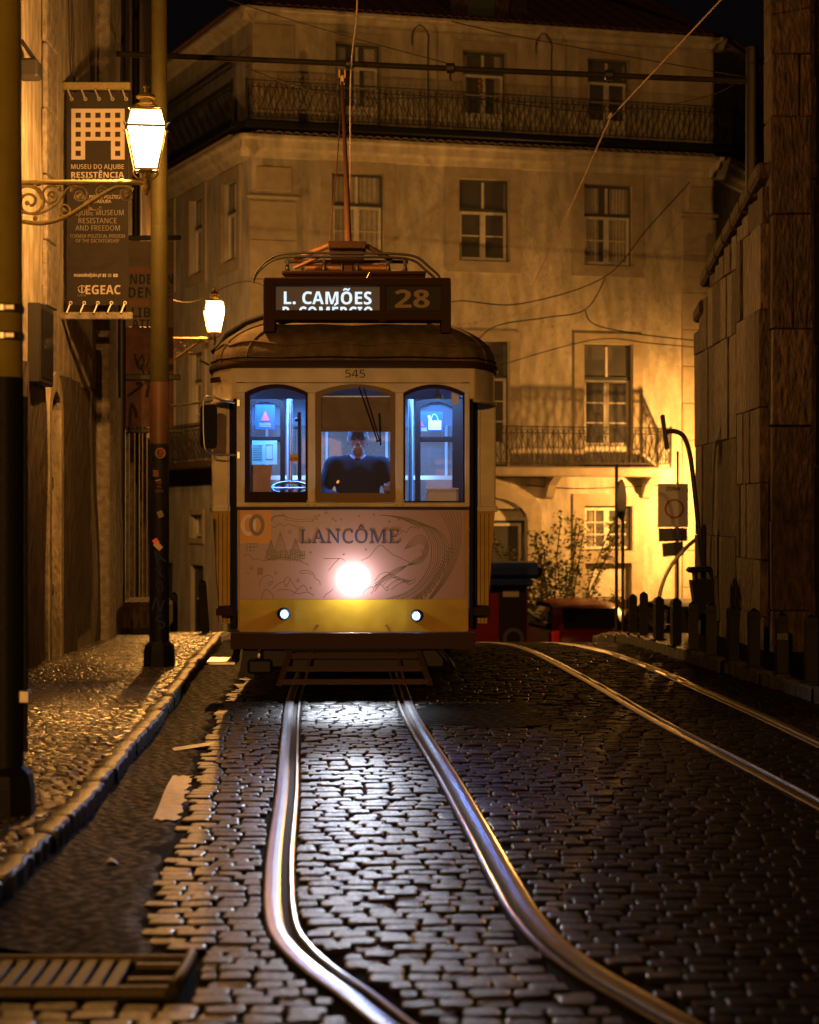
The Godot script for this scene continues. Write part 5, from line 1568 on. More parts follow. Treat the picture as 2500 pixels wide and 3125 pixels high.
	for p in [Vector3(-0.551, 0.672, 0.02), Vector3(0.506, 0.657, 0.02)]:
		var s := signf(p.x)
		var tilt := Basis(Vector3.UP, -s * 0.35) * Basis(Vector3.RIGHT, PI / 2)
		var fl := put("fog_lamp", mb().lathe([Vector2(0.05, -0.03), Vector2(0.052, 0.015), Vector2(0.045, 0.035), Vector2(0.035, 0.03), Vector2(0.03, 0.01)], p, 20, tilt), M.rubber, o)
		put("fog_lens", mb().lathe([Vector2(0.034, 0.012), Vector2(0.026, 0.026), Vector2(0.012, 0.032), Vector2(0, 0.033)], p - Vector3(s * 0.0, 0.006, 0), 16, tilt), M.fog_light, fl)
		var fo := OmniLight3D.new()
		fo.name = "fog_lamp_light"
		fo.light_color = Color(0.6, 0.8, 1.0)
		fo.light_energy = 0.05
		fo.light_size = 0.02
		fo.omni_attenuation = 2.0
		fo.shadow_enabled = true
		fo.position = p + tilt * Vector3(0, 0.024, 0) - Vector3(0, 0.006, 0)
		o.add_child(fo)
	# lifeguard of wet slats below the bumper
	for k in 3:
		put("guard_slat", mb().box(Vector3(0.012, 0.335 - 0.095 * k, 0.0 + 0.085 * k), Vector3(1.0 + 0.09 * k, 0.045, 0.018), 0.004, Basis(Vector3.RIGHT, -0.5)), M.wood_wet, o)
	for x in [-0.50, -0.33, 0.35, 0.52]:
		put("guard_stay", mb().bar(Vector3(x, 0.37, -0.05), Vector3(x * 1.16, 0.12, 0.19), 0.05 if absf(x) > 0.4 else 0.025, 0.014, 0.003), M.wood_wet, o)
	put("guard_beam", mb().box(Vector3(0, 0.39, -0.07), Vector3(1.1, 0.04, 0.06), 0.006), M.under, o)
	# running gear
	put("underframe", mb().box(Vector3(0.02, 0.42, -4.4), Vector3(1.55, 0.42, 7.6), 0.03).box(Vector3(0.0, 0.33, -0.55), Vector3(1.5, 0.24, 0.7), 0.03), M.under, o)
	for z in [-2.6, -5.4]:
		for s in [-0.46, 0.46]:
			put("wheel", mb().lathe([Vector2(0.1, -0.06), Vector2(0.36, -0.06), Vector2(0.38, -0.03), Vector2(0.36, 0.05), Vector2(0.1, 0.05)], Vector3(s, 0.375, z), 28, Basis(Vector3.BACK, PI / 2)), M.under, o)
	put("step", mb().box(Vector3(-1.06, 0.27, -0.36), Vector3(0.24, 0.03, 0.5), 0.006), M.steel, o)
	put("step_hanger", mb().bar(Vector3(-0.96, 0.27, -0.3), Vector3(-0.9, 0.56, -0.2), 0.05, 0.03).bar(Vector3(-0.86, 0.15, -0.2), Vector3(-0.8, 0.55, -0.25), 0.12, 0.05).box(Vector3(-0.75, 0.24, -0.25), Vector3(0.2, 0.12, 0.2), 0.02), M.under, o)
	put("air_pipe", mb().tube(smooth_path([Vector3(0.62, 0.45, -0.1), Vector3(0.75, 0.3, -0.05), Vector3(0.8, 0.22, -0.2)], 4), 0.025, 6), M.under, o)
	body(o)
	windows(o)
	cabin(o)
	roof(o)
	return o


func body(o: Node3D) -> void:
	# body ends beside the entrance, side walls with windows, platform doors
	for s in [-1.0, 1.0]:
		var up := put("corner_pillar", mb().box(Vector3(s * 1.105, 1.94, -0.64), Vector3(0.135, 0.9, 0.06), 0.012).box(Vector3(s * 1.032, 1.94, -0.62), Vector3(0.02, 0.9, 0.08), 0.004), M.cream, o)
		put("pillar_cap", mb().box(Vector3(s * 1.10, 1.505, -0.63), Vector3(0.17, 0.05, 0.1), 0.008), M.cream, up)
		var low: PackedVector2Array = [Vector2(1.02, 0.56), Vector2(1.10, 0.56), Vector2(1.165, 1.48), Vector2(1.02, 1.48)]
		if s < 0:
			for k in low.size():
				low[k].x *= -1
			low.reverse()
		var lo := put("corner_panel", mb().prism(low, -0.67, -0.61), M.yellow, o)
		for k in 3:
			put("batten", mb().box(Vector3(s * (1.045 + 0.035 * k), 1.02, -0.607), Vector3(0.004, 0.9, 0.006)), M.tram_brown, lo)
		put("light_leak_plate", mb().box(Vector3(s * 0.985, 1.53, -0.64), Vector3(0.13, 1.95, 0.04)), M.rubber, o)  # black plate added to stop cabin light leaking beside the door
		put("door_edge", mb().box(Vector3(s * 0.985, 1.42, -0.5), Vector3(0.05, 1.8, 0.04), 0.006), M.rubber, o)
		var dr := put("platform_door", mb().box(Vector3(s * 0.945, 0.95, -0.33), Vector3(0.03, 0.8, 0.5), 0.006).box(Vector3(s * 0.945, 2.36, -0.33), Vector3(0.03, 0.1, 0.5), 0.006).box(Vector3(s * 0.945, 1.83, -0.10), Vector3(0.03, 0.98, 0.05)).box(Vector3(s * 0.945, 1.83, -0.555), Vector3(0.03, 0.98, 0.05)), M.rubber, o)
		put("door_glass", mb().box(Vector3(s * 0.945, 1.83, -0.33), Vector3(0.006, 0.96, 0.42)), M.car_glass, dr)
		put("door_header", mb().box(Vector3(s * 0.95, 2.44, -0.4), Vector3(0.06, 0.16, 0.46), 0.01), M.rubber, o)
		put("side_panel", mb().grid(2, 6, func(u: float, v: float) -> Vector3: return Vector3(s * lerpf(1.10, 1.165, pow(v, 0.7)), lerpf(0.56, 1.49, v), lerpf(-0.64, -8.2, u)), s > 0).grid(2, 6, func(u: float, v: float) -> Vector3: return Vector3(s * 1.05, lerpf(0.56, 1.49, v), lerpf(-0.64, -8.2, u)), s < 0), M.yellow, o)
		put("side_letterboard", mb().box(Vector3(s * 1.12, 2.48, -4.42), Vector3(0.09, 0.3, 7.56), 0.01), M.cream, o)
		for k in 8:
			put("side_post", mb().box(Vector3(s * 1.12, 1.92, -0.7 - k * 1.07), Vector3(0.08, 0.86, 0.09), 0.006), M.cream, o)
		for k in 7:
			put("added_side_blind", mb().box(Vector3(s * 1.09, 1.92, -1.235 - k * 1.07), Vector3(0.006, 0.86, 1.0)), M.blind, o)  # unseen blinds added to keep cabin light off the street walls
			put("side_pane", mb().box(Vector3(s * 1.11, 1.92, -1.235 - k * 1.07), Vector3(0.008, 0.84, 0.97)), M.tram_glass, o)
	put("rear_wall", mb().box(Vector3(0, 1.6, -8.2), Vector3(2.3, 2.1, 0.08), 0.01), M.yellow, o)
	put("floor", mb().box(Vector3(0, 0.68, -4.15), Vector3(2.2, 0.06, 8.0)), M.wood_dark, o)


func windows(o: Node3D) -> void:
	# front windows: wooden sashes with glass; the right one is lowered
	for w in [[-0.862, -0.362, 0.04, 0.018, 0.085, "wood_dark"], [-0.302, 0.336, 0.048, 0.042, 0.075, "wood_gold"], [0.40, 0.887, 0.014, 0.014, 0.012, "wood_dark"]]:
		var out := arched(w[0], w[1], 1.556, 2.495, 0.067, 10)
		var inn := arched(w[0] + w[2], w[1] - w[3], 1.556 + w[4], 2.495 - 0.03, 0.06, 10)
		var f := put("window_frame", mb().ring(out, inn, -0.06, -0.012), M[w[5]], o)
		put("pane", mb().prism(inn, -0.04, -0.036), M.tram_glass, f)
	put("sun_blind", mb().grid(20, 6, func(u: float, v: float) -> Vector3: return Vector3(lerpf(-0.262, 0.296, u), lerpf(2.128, 2.405, v), -0.085 + 0.004 * sin(u * 14 + v * 2))), M.blind, o)
	put("blind_hem", mb().box(Vector3(0.017, 2.128, -0.085), Vector3(0.556, 0.016, 0.014), 0.003), M.wood_gold, o)
	put("blind_roller", mb().tube(PackedVector3Array([Vector3(-0.26, 2.405, -0.085), Vector3(0.3, 2.405, -0.085)]), 0.008, 8), M.steel, o)
	var wi := put("wiper", mb().bar(Vector3(0.045, 2.475, 0.03), Vector3(0.196, 2.035, 0.035), 0.012, 0.012).bar(Vector3(0.08, 2.475, 0.03), Vector3(0.208, 2.05, 0.035), 0.01, 0.01).bar(Vector3(0.18, 2.04, 0.035), Vector3(0.225, 2.05, 0.035), 0.016, 0.012), M.rubber, o)
	put("wiper_blade", mb().bar(Vector3(0.205, 2.265, 0.012), Vector3(0.218, 2.01, 0.012), 0.012, 0.02), M.rubber, wi)
	for x in [0.045, 0.08]:
		put("wiper_pivot", mb().lathe([Vector2(0.014, 0), Vector2(0.012, 0.03), Vector2(0, 0.034)], Vector3(x, 2.478, 0.0), 10, Basis(Vector3.RIGHT, PI / 2)), M.brass, wi)
	# mirror on its bent tube
	var mi := put("mirror_bracket", mb().tube(smooth_path([Vector3(-0.92, 2.345, -0.02), Vector3(-1.02, 2.36, 0.04), Vector3(-1.14, 2.395, 0.06), Vector3(-1.18, 2.36, 0.06), Vector3(-1.185, 2.25, 0.06), Vector3(-1.18, 2.06, 0.06), Vector3(-1.165, 1.97, 0.06), Vector3(-1.12, 1.945, 0.04), Vector3(-0.93, 1.93, -0.01)], 6), 0.009, 8), M.steel, o)
	var rr: PackedVector2Array = []
	for c in [[0.032, -0.14, -PI / 2], [0.032, 0.14, 0.0], [-0.032, 0.14, PI / 2], [-0.032, -0.14, PI]]:
		for k in 5:
			var a: float = c[2] + PI / 2 * k / 4.0
			rr.append(Vector2(c[0] + cos(a) * 0.034, c[1] + sin(a) * 0.034))
	put("mirror", mb().prism(rr, -0.03, 0.012, Transform3D(Basis(Vector3.UP, 0.1), Vector3(-1.142, 2.155, 0.05))), M.rubber, mi)
	for y in [2.345, 1.93]:
		put("bracket_clamp", mb().box(Vector3(-0.91, y, 0.0), Vector3(0.03, 0.06, 0.03), 0.005), M.steel, mi)


func cabin(o: Node3D) -> void:
	# the platform and the saloon behind it, lit blue
	var z := -1.3
	for s in [[-0.89, -0.637, -0.596, -0.99], [0.841, 0.567, 0.52, 0.99]]:
		var x0: float = minf(s[0], s[1])
		var x1: float = maxf(s[0], s[1])
		var lo: float = minf(s[2], s[3])
		var hi: float = maxf(s[2], s[3])
		var fr := put("partition_frame", mb().ring(arched(lo, hi, 1.3, 2.47, 0.05, 10), arched(x0, x1, 1.4, 2.425, 0.05, 10), z - 0.03, z + 0.03), M.wood_dark, o)
		put("middle_rail", mb().box(Vector3((x0 + x1) / 2, 2.107, z), Vector3(x1 - x0, 0.046, 0.05), 0.006), M.wood_dark, fr)
		put("pane", mb().box(Vector3((x0 + x1) / 2, 1.9, z), Vector3(x1 - x0, 1.0, 0.004)), M.tram_glass, fr)
		put("lower_panel", mb().box(Vector3((lo + hi) / 2, 1.0, z), Vector3(hi - lo, 0.6, 0.04)), M.wood_warm, fr)
		put("edge_strip", mb().box(Vector3(s[2] + 0.03 * signf(-s[2]), 1.7, z), Vector3(0.03, 1.7, 0.05), 0.005), M.inner_pale, fr)
	put("partition_head", mb().box(Vector3(0, 2.545, z), Vector3(2.1, 0.14, 0.05)), M.inner_blue, o)
	for x in [-0.545, 0.475]:
		put("grab_pole", mb().tube(PackedVector3Array([Vector3(x, 0.7, z + 0.1), Vector3(x, 2.6, z + 0.1)]), 0.018, 10), M.steel, o)
	put("handle_post", mb().tube(smooth_path([Vector3(-0.46, 0.9, -1.0), Vector3(-0.462, 2.22, -1.0), Vector3(-0.47, 2.26, -1.0), Vector3(-0.5, 2.255, -1.0)], 4), 0.016, 8).tube(PackedVector3Array([Vector3(-0.47, 2.19, -1.0), Vector3(-0.51, 2.19, -1.0)]), 0.008, 6), M.pole_black, o)
	# notices on the partition
	var n1 := put("notice", mb().box(Vector3(-0.765, 2.295, z + 0.035), Vector3(0.165, 0.21, 0.004)), M.poster_blue, o)
	put("triangle", mb().prism(PackedVector2Array([Vector2(-0.04, -0.03), Vector2(0.04, -0.03), Vector2(0, 0.06)]), 0, 0.003, Transform3D(Basis(), Vector3(-0.765, 2.29, z + 0.038))), M.poster_red, n1)
	for k in 3:
		put("print_line", mb().box(Vector3(-0.765, 2.24 - 0.013 * k, z + 0.039), Vector3(0.1, 0.005, 0.002)), M.paper, n1)
	var n2 := put("notice", mb().box(Vector3(0.662, 2.26, z + 0.035), Vector3(0.19, 0.165, 0.004)), M.poster_blue, o)
	put("bag_print", mb().box(Vector3(0.69, 2.225, z + 0.038), Vector3(0.11, 0.08, 0.003), 0.001).tube(smooth_path([Vector3(0.655, 2.26, z + 0.039), Vector3(0.668, 2.305, z + 0.039), Vector3(0.688, 2.318, z + 0.039), Vector3(0.708, 2.3, z + 0.039), Vector3(0.722, 2.26, z + 0.039)], 4), 0.0025, 4).box(Vector3(0.645, 2.285, z + 0.039), Vector3(0.02, 0.05, 0.003), 0.0, Basis(Vector3.BACK, 0.35)), M.poster_white, n2)
	put("triangle", mb().prism(PackedVector2Array([Vector2(0, 0), Vector2(0.032, 0), Vector2(0, 0.05)]), 0, 0.003, Transform3D(Basis(), Vector3(0.569, 2.215, z + 0.038))), M.poster_red, n2)
	for k in 3:
		put("print_line", mb().box(Vector3(0.598, 2.2 - 0.011 * k, z + 0.039), Vector3(0.05, 0.004, 0.002)), M.poster_white, n2)
	var n3 := put("notice", mb().box(Vector3(-0.77, 1.99, z + 0.035), Vector3(0.215, 0.205, 0.004)), M.poster_green, o)
	for k in 7:
		put("print_line", mb().box(Vector3(-0.83, 2.05 - 0.02 * k, z + 0.039), Vector3(0.08, 0.005, 0.002)), M.print_grey, n3)
	put("diagram", mb().ring(PackedVector2Array([Vector2(-0.76, 1.93), Vector2(-0.70, 1.93), Vector2(-0.70, 2.06), Vector2(-0.76, 2.06)]), PackedVector2Array([Vector2(-0.756, 1.934), Vector2(-0.704, 1.934), Vector2(-0.704, 2.056), Vector2(-0.756, 2.056)]), z + 0.037, z + 0.04), M.print_grey, n3)
	# things on the driver's ledge
	put("ledge", mb().box(Vector3(0, 1.48, -0.2), Vector3(1.76, 0.08, 0.26), 0.01), M.wood_dark, o)
	put("paper_sheet", mb().grid(6, 6, func(u: float, v: float) -> Vector3: return Vector3(lerpf(-0.848, -0.68, u) + 0.02 * v, lerpf(1.52, 1.86, v), -0.26 - 0.02 * v + 0.012 * sin(u * 6))), M.paper, o)
	var rim := PackedVector3Array()
	for k in 25:
		rim.append(Vector3(cos(k * TAU / 24) * 0.15, 0, sin(k * TAU / 24) * 0.15))
	put("hand_wheel", mb().tube(rim, 0.013, 8, false).bar(Vector3(-0.14, 0, 0), Vector3(0.14, 0, 0), 0.02, 0.012).tube(PackedVector3Array([Vector3(0, 0, 0), Vector3(0, -0.5, 0)]), 0.02, 8), M.steel, o, Transform3D(Basis(Vector3.RIGHT, 0.35), Vector3(-0.52, 1.675, -0.5)))
	put("controller", mb().lathe([Vector2(0.13, 0), Vector2(0.13, 0.75), Vector2(0.1, 0.8), Vector2(0.0, 0.82)], Vector3(0.3, 0.72, -0.42), 16).bar(Vector3(0.3, 1.58, -0.42), Vector3(0.24, 1.6, -0.55), 0.03, 0.02), M.pole_black, o)
	var tk := put("fare_sign", mb().box(Vector3(-0.473, 1.912, -0.05), Vector3(0.066, 0.056, 0.004)), M.yellow_sign, o)
	text("fare", "3.20", "bold", 0.022, M.print_black, tk, Vector3(-0.473, 1.903, -0.046), 0.056)
	var bx := put("white_box", mb().box(Vector3(0.72, 1.6, -0.5), Vector3(0.27, 0.12, 0.2), 0.02), M.inner_pale, o)
	put("box_lid", mb().box(Vector3(0.72, 1.668, -0.5), Vector3(0.275, 0.014, 0.21), 0.004), M.poster_white, bx)
	put("paper_slip", mb().box(Vector3(0.815, 2.41, -0.12), Vector3(0.06, 0.13, 0.003)), M.inner_pale, o)
	put("bell", mb().lathe([Vector2(0.045, 0), Vector2(0.04, 0.03), Vector2(0.02, 0.05), Vector2(0.012, 0.09)], Vector3(0.7, 2.42, -0.7), 12), M.brass, o)
	put("stool", mb().lathe([Vector2(0.16, 1.2), Vector2(0.17, 1.24), Vector2(0.15, 1.27), Vector2(0, 1.275)], Vector3(0.02, 0, -0.86), 20).tube(PackedVector3Array([Vector3(0.02, 0.7, -0.86), Vector3(0.02, 1.22, -0.86)]), 0.03, 8), M.pole_black, o)
	# linings, ceilings and light
	put("platform_ceiling", mb().box(Vector3(0, 2.635, -0.66), Vector3(1.95, 0.03, 1.2)), M.inner_blue, o)
	put("saloon_ceiling", mb().box(Vector3(0, 2.64, -4.7), Vector3(2.2, 0.03, 6.8)), M.inner_pale, o)
	for s in [-1.0, 1.0]:
		put("lining", mb().box(Vector3(s * 1.02, 1.12, -4.7), Vector3(0.03, 0.8, 6.8)), M.wood_warm, o)
	put("inner_wall", mb().box(Vector3(0, 1.5, -4.2), Vector3(2.1, 1.7, 0.05)), M.wood_warm, o)
	for k in 7:
		put("wall_batten", mb().box(Vector3(-0.9 + 0.3 * k, 1.5, -4.16), Vector3(0.03, 1.7, 0.03), 0.006), M.wood_warm if k % 2 else M.inner_pale, o)
	put("inner_frieze", mb().box(Vector3(0, 2.47, -4.2), Vector3(2.1, 0.28, 0.05)), M.inner_blue, o)
	for s in [-1.0, 1.0]:
		for k in 2:
			put("seat_back", mb().box(Vector3(s * 0.68, 1.5, -2.2 - 0.9 * k), Vector3(0.6, 0.62, 0.08), 0.04), M.wood_warm, o)
	for p in [[Vector3(-0.6, 2.6, -2.4), 11.0], [Vector3(0.6, 2.6, -2.4), 11.0]]:
		var tb := put("ceiling_light", mb().box(p[0], Vector3(0.1, 0.03, 1.9), 0.012), M.blue_tube, o)
		tb.set_meta("kind", "part")
		tb.remove_meta("kind")
		area(o, "ceiling_light_lamp", p[0] + Vector3(0, -0.02, 0), Vector2(0.1, 1.9), Color(0.4, 0.62, 1.0), p[1])
	put("light_baffle", mb().box(Vector3(0, 2.53, -0.94), Vector3(1.8, 0.2, 0.02)), M.inner_blue, o)  # board added to keep the platform light off the road
	for x in [-0.68, 0.68]:
		put("platform_light", mb().box(Vector3(x, 2.6, -1.05), Vector3(0.46, 0.03, 0.08), 0.012), M.blue_tube, o)
		area(o, "platform_light_lamp", Vector3(x, 2.58, -1.05), Vector2(0.46, 0.08), Color(0.30, 0.57, 1.0), 4.5)


func area(o: Node3D, called: String, at: Vector3, size: Vector2, color: Color, energy: float) -> void:
	var l := AreaLight3D.new()
	l.name = called
	l.area_size = size
	l.light_color = color
	l.light_energy = energy
	l.area_normalize_energy = true
	l.area_range = 12.0
	l.area_attenuation = 2.0
	l.shadow_enabled = true
	l.position = at
	l.rotation.x = -PI / 2
	o.add_child(l)


func roof(o: Node3D) -> void:
	put("roof", mb().grid(160, 14, func(u: float, v: float) -> Vector3:
		var p := dome(1.185, u, v, 2.67, 3.09)
		return p + Vector3(0, 0.004 * sin(u * 60.0) * sin(v * PI), 0)), M.canvas, o)
	put("clerestory", mb().grid(120, 10, func(u: float, v: float) -> Vector3: return dome(0.9, u, v, 2.86, 3.2, -1.3)), M.canvas, o)
	var fold := func(t: float, u0: float, u1: float, wob: float) -> PackedVector3Array:
		var out: PackedVector3Array = []
		for k in 65:
			var u := lerpf(u0, u1, k / 64.0)
			out.append(dome(1.187, u, t + wob * sin(u * 70.0), 2.672, 3.092) + Vector3(0, 0.003, 0.003))
		return out
	put("canvas_fold", mb().tube(fold.call(0.2, 0.24, 0.76, 0.022), 0.011, 6), M.canvas, o)
	for u in [0.30, 0.385, 0.62, 0.70]:
		var rib: PackedVector3Array = []
		for k in 13:
			rib.append(dome(1.187, u, k / 15.0, 2.672, 3.095))
		put("canvas_rib", mb().tube(rib, 0.010, 6), M.canvas, o)
	put("roof_cord", mb().tube(fold.call(0.03, 0.2, 0.8, 0.004), 0.008, 6), M.rubber, o)
	var lad := mb().tube(PackedVector3Array([Vector3(-1.16, 2.8, -0.9), Vector3(-1.06, 2.96, -0.85), Vector3(-0.9, 3.06, -0.8), Vector3(-0.72, 3.12, -0.78)]), 0.026, 6)
	for k in 5:
		lad.box(Vector3(-1.15 + 0.1 * k, 2.84 + 0.065 * k - 0.005 * k * k, -0.87), Vector3(0.1, 0.045, 0.07), 0.008, Basis(Vector3.BACK, 0.7 - 0.1 * k))
	put("roof_ladder", lad, M.rubber, o)
	put("gutter_hook", mb().tube(PackedVector3Array([Vector3(-1.19, 2.69, -0.6), Vector3(-1.27, 2.73, -0.55)]), 0.009, 6), M.steel, o)
	# destination box
	var z := -0.14
	var db := put("destination_box", mb().box(Vector3(0.031, 3.313, z), Vector3(1.49, 0.064, 0.26), 0.008).box(Vector3(0.031, 3.045, z), Vector3(1.49, 0.08, 0.26), 0.006).box(Vector3(-0.668, 3.12, z), Vector3(0.094, 0.42, 0.257), 0.006).box(Vector3(0.738, 3.11, z), Vector3(0.08, 0.41, 0.257), 0.006).box(Vector3(0.235, 3.14, z + 0.1), Vector3(0.05, 0.3, 0.054), 0.004).box(Vector3(0.031, 3.19, z - 0.1), Vector3(1.44, 0.24, 0.03)), M.tram_brown, o)
	put("sign_cloth", mb().box(Vector3(-0.205, 3.18, z + 0.03), Vector3(0.83, 0.21, 0.01)), M.sign_cloth, db)
	text("destination", "L. CAMÕES", "bold", 0.098, M.sign_letter, db, Vector3(-0.205, 3.205, z + 0.04), 0.70)
	text("next_destination", "P. COMÉRCIO", "bold", 0.098, M.sign_letter, db, Vector3(-0.205, 3.085, z + 0.04), 0.72)
	put("number_cloth", mb().box(Vector3(0.48, 3.18, z + 0.05), Vector3(0.44, 0.21, 0.01)), M.sign_black, db)
	text("line_number", "28", "bold", 0.14, M.sign_number, db, Vector3(0.47, 3.185, z + 0.058), 0.28)
	put("sign_glass", mb().box(Vector3(0.03, 3.18, z + 0.12), Vector3(1.38, 0.2, 0.004)), M.tram_glass, db)
	put("equipment_box", mb().box(Vector3(0.0, 3.36, -1.0), Vector3(1.18, 0.2, 0.5), 0.012).box(Vector3(0.0, 3.47, -1.0), Vector3(1.2, 0.03, 0.54), 0.006), M.tram_brown, o)
	# trolley base
	var y := 3.7
	var tz := -2.15
	var base := put("trolley_base", mb().box(Vector3(-0.07, 3.872, tz), Vector3(0.34, 0.066, 0.3), 0.008).box(Vector3(-0.07, 3.78, tz), Vector3(0.3, 0.12, 0.2), 0.01).box(Vector3(-0.06, 3.55, tz), Vector3(0.09, 0.5, 0.12), 0.01), M.tram_brown, o)
	put("spring_tube", mb().tube(PackedVector3Array([Vector3(-0.45, 3.69, tz), Vector3(0.286, 3.69, tz)]), 0.038, 12), M.wire, base)
	put("cross_bar", mb().tube(PackedVector3Array([Vector3(-0.637, 3.745, tz - 0.05), Vector3(0.479, 3.745, tz - 0.05)]), 0.016, 8), M.iron_plain, base)
	put("strut", mb().tube(PackedVector3Array([Vector3(-0.55, 3.74, tz + 0.1), Vector3(-0.24, 3.87, tz + 0.1)]), 0.024, 8), M.wire, base)
	put("strut", mb().tube(PackedVector3Array([Vector3(-0.55, 3.66, tz + 0.14), Vector3(-0.27, 3.79, tz + 0.12)]), 0.016, 8), M.wire, base)
	put("strut", mb().tube(PackedVector3Array([Vector3(0.1, 3.87, tz + 0.1), Vector3(0.33, 3.74, tz + 0.1)]), 0.024, 8), M.tram_brown, base)
	for x in [-0.61, -0.28, -0.12, 0.02, 0.3, 0.45]:
		put("hanger", mb().box(Vector3(x, 3.70, tz + 0.02), Vector3(0.03, 0.11, 0.05), 0.005).lathe([Vector2(0.012, -0.12), Vector2(0.022, -0.1), Vector2(0.012, -0.07), Vector2(0.022, -0.04), Vector2(0.012, 0)], Vector3(x, 3.7, tz + 0.05), 8), M.iron_plain, base)
	put("loop_cable", mb().tube(smooth_path([Vector3(0.31, 3.66, tz), Vector3(0.36, 3.6, tz), Vector3(0.4, 3.6, tz), Vector3(0.43, 3.66, tz)], 5), 0.014, 6).tube(smooth_path([Vector3(-0.6, 3.66, tz), Vector3(-0.56, 3.62, tz), Vector3(-0.5, 3.62, tz), Vector3(-0.47, 3.68, tz)], 5), 0.01, 6), M.rubber, base)
	put("deck_board", mb().box(Vector3(0.0, 3.46, tz), Vector3(1.0, 0.05, 1.7), 0.01).box(Vector3(0, 3.3, tz), Vector3(0.9, 0.3, 1.6), 0.01), M.tram_brown, o)
	for s in 2:
		var keys: Array = [Vector3(-0.895, 3.53, -1.75), Vector3(-0.855, 3.615, -1.75), Vector3(-0.76, 3.705, -1.75), Vector3(-0.653, 3.75, -1.75), Vector3(-0.45, 3.765, -1.75), Vector3(-0.1, 3.76, -1.75), Vector3(0.3, 3.76, -1.75), Vector3(0.53, 3.735, -1.75), Vector3(0.646, 3.65, -1.75), Vector3(0.735, 3.57, -1.75), Vector3(0.757, 3.51, -1.75)]
		put("guard_bow", mb().tube(smooth_path(keys.map(func(p: Vector3) -> Vector3: return p + Vector3(-0.02 * s, 0.0, -0.25 * s)), 5), 0.012, 8), M.iron_plain, o)
	var tip := Vector3(-0.17, 6.17, -5.9)
	put("trolley_pole", mb().tube(PackedVector3Array([Vector3(-0.06, 3.86, tz), Vector3(-0.09, 4.6, tz - 1.2), tip]), [0.032, 0.026, 0.014], 10), M.wire, o)
	put("trolley_head", mb().box(tip + Vector3(0, 0.02, 0), Vector3(0.05, 0.1, 0.05), 0.008).bar(tip + Vector3(-0.03, 0.04, 0), tip + Vector3(-0.03, 0.13, 0), 0.014, 0.02).bar(tip + Vector3(0.03, 0.04, 0), tip + Vector3(0.03, 0.13, 0), 0.014, 0.02), M.brass, o)
	put("trolley_rope", mb().tube(smooth_path([tip + Vector3(0.0, -0.05, 0), tip.lerp(Vector3(-0.235, 3.88, tz), 0.5) + Vector3(0.01, -0.06, 0), Vector3(-0.235, 3.88, tz)], 6), 0.006, 5), M.wire, o)
	put("roof_whip", mb().tube(PackedVector3Array([Vector3(0.09, 3.34, -0.3), Vector3(0.13, 3.42, -0.3)]), 0.004, 4), M.brass, o)


# ---------------------------------------------------------------- the flat print on the tram's front
var SHEET: Image


func ink(pts: Array, w := 1.3, c := Color(0.12, 0.075, 0.06), smooth := true) -> void:  # points in print units, 1670 x 650
	var path := PackedVector2Array()
	if smooth and pts.size() > 2:
		for k in pts.size() - 1:
			for s in 8:
				path.append(pts[k].cubic_interpolate(pts[k + 1], pts[maxi(k - 1, 0)], pts[mini(k + 2, pts.size() - 1)], s / 8.0))
		path.append(pts[-1])
	else:
		path = PackedVector2Array(pts)
	for k in path.size() - 1:
		var a := path[k] * 1024.0 / 1670.0
		var b := path[k + 1] * 1024.0 / 1670.0
		var n := maxi(int(a.distance_to(b) / 0.5), 1)
		for s in n:
			var p := a.lerp(b, float(s) / n)
			for y in range(int(p.y - w), int(p.y + w) + 2):
				for x in range(int(p.x - w), int(p.x + w) + 2):
					if x >= 0 and y >= 0 and x < 1024 and y < 400:
						var cover := clampf(w - Vector2(x + 0.5, y + 0.5).distance_to(p) + 0.5, 0.0, 1.0)
						if cover > 0.0:
							SHEET.set_pixel(x, y, SHEET.get_pixel(x, y).lerp(c, cover * 0.7))


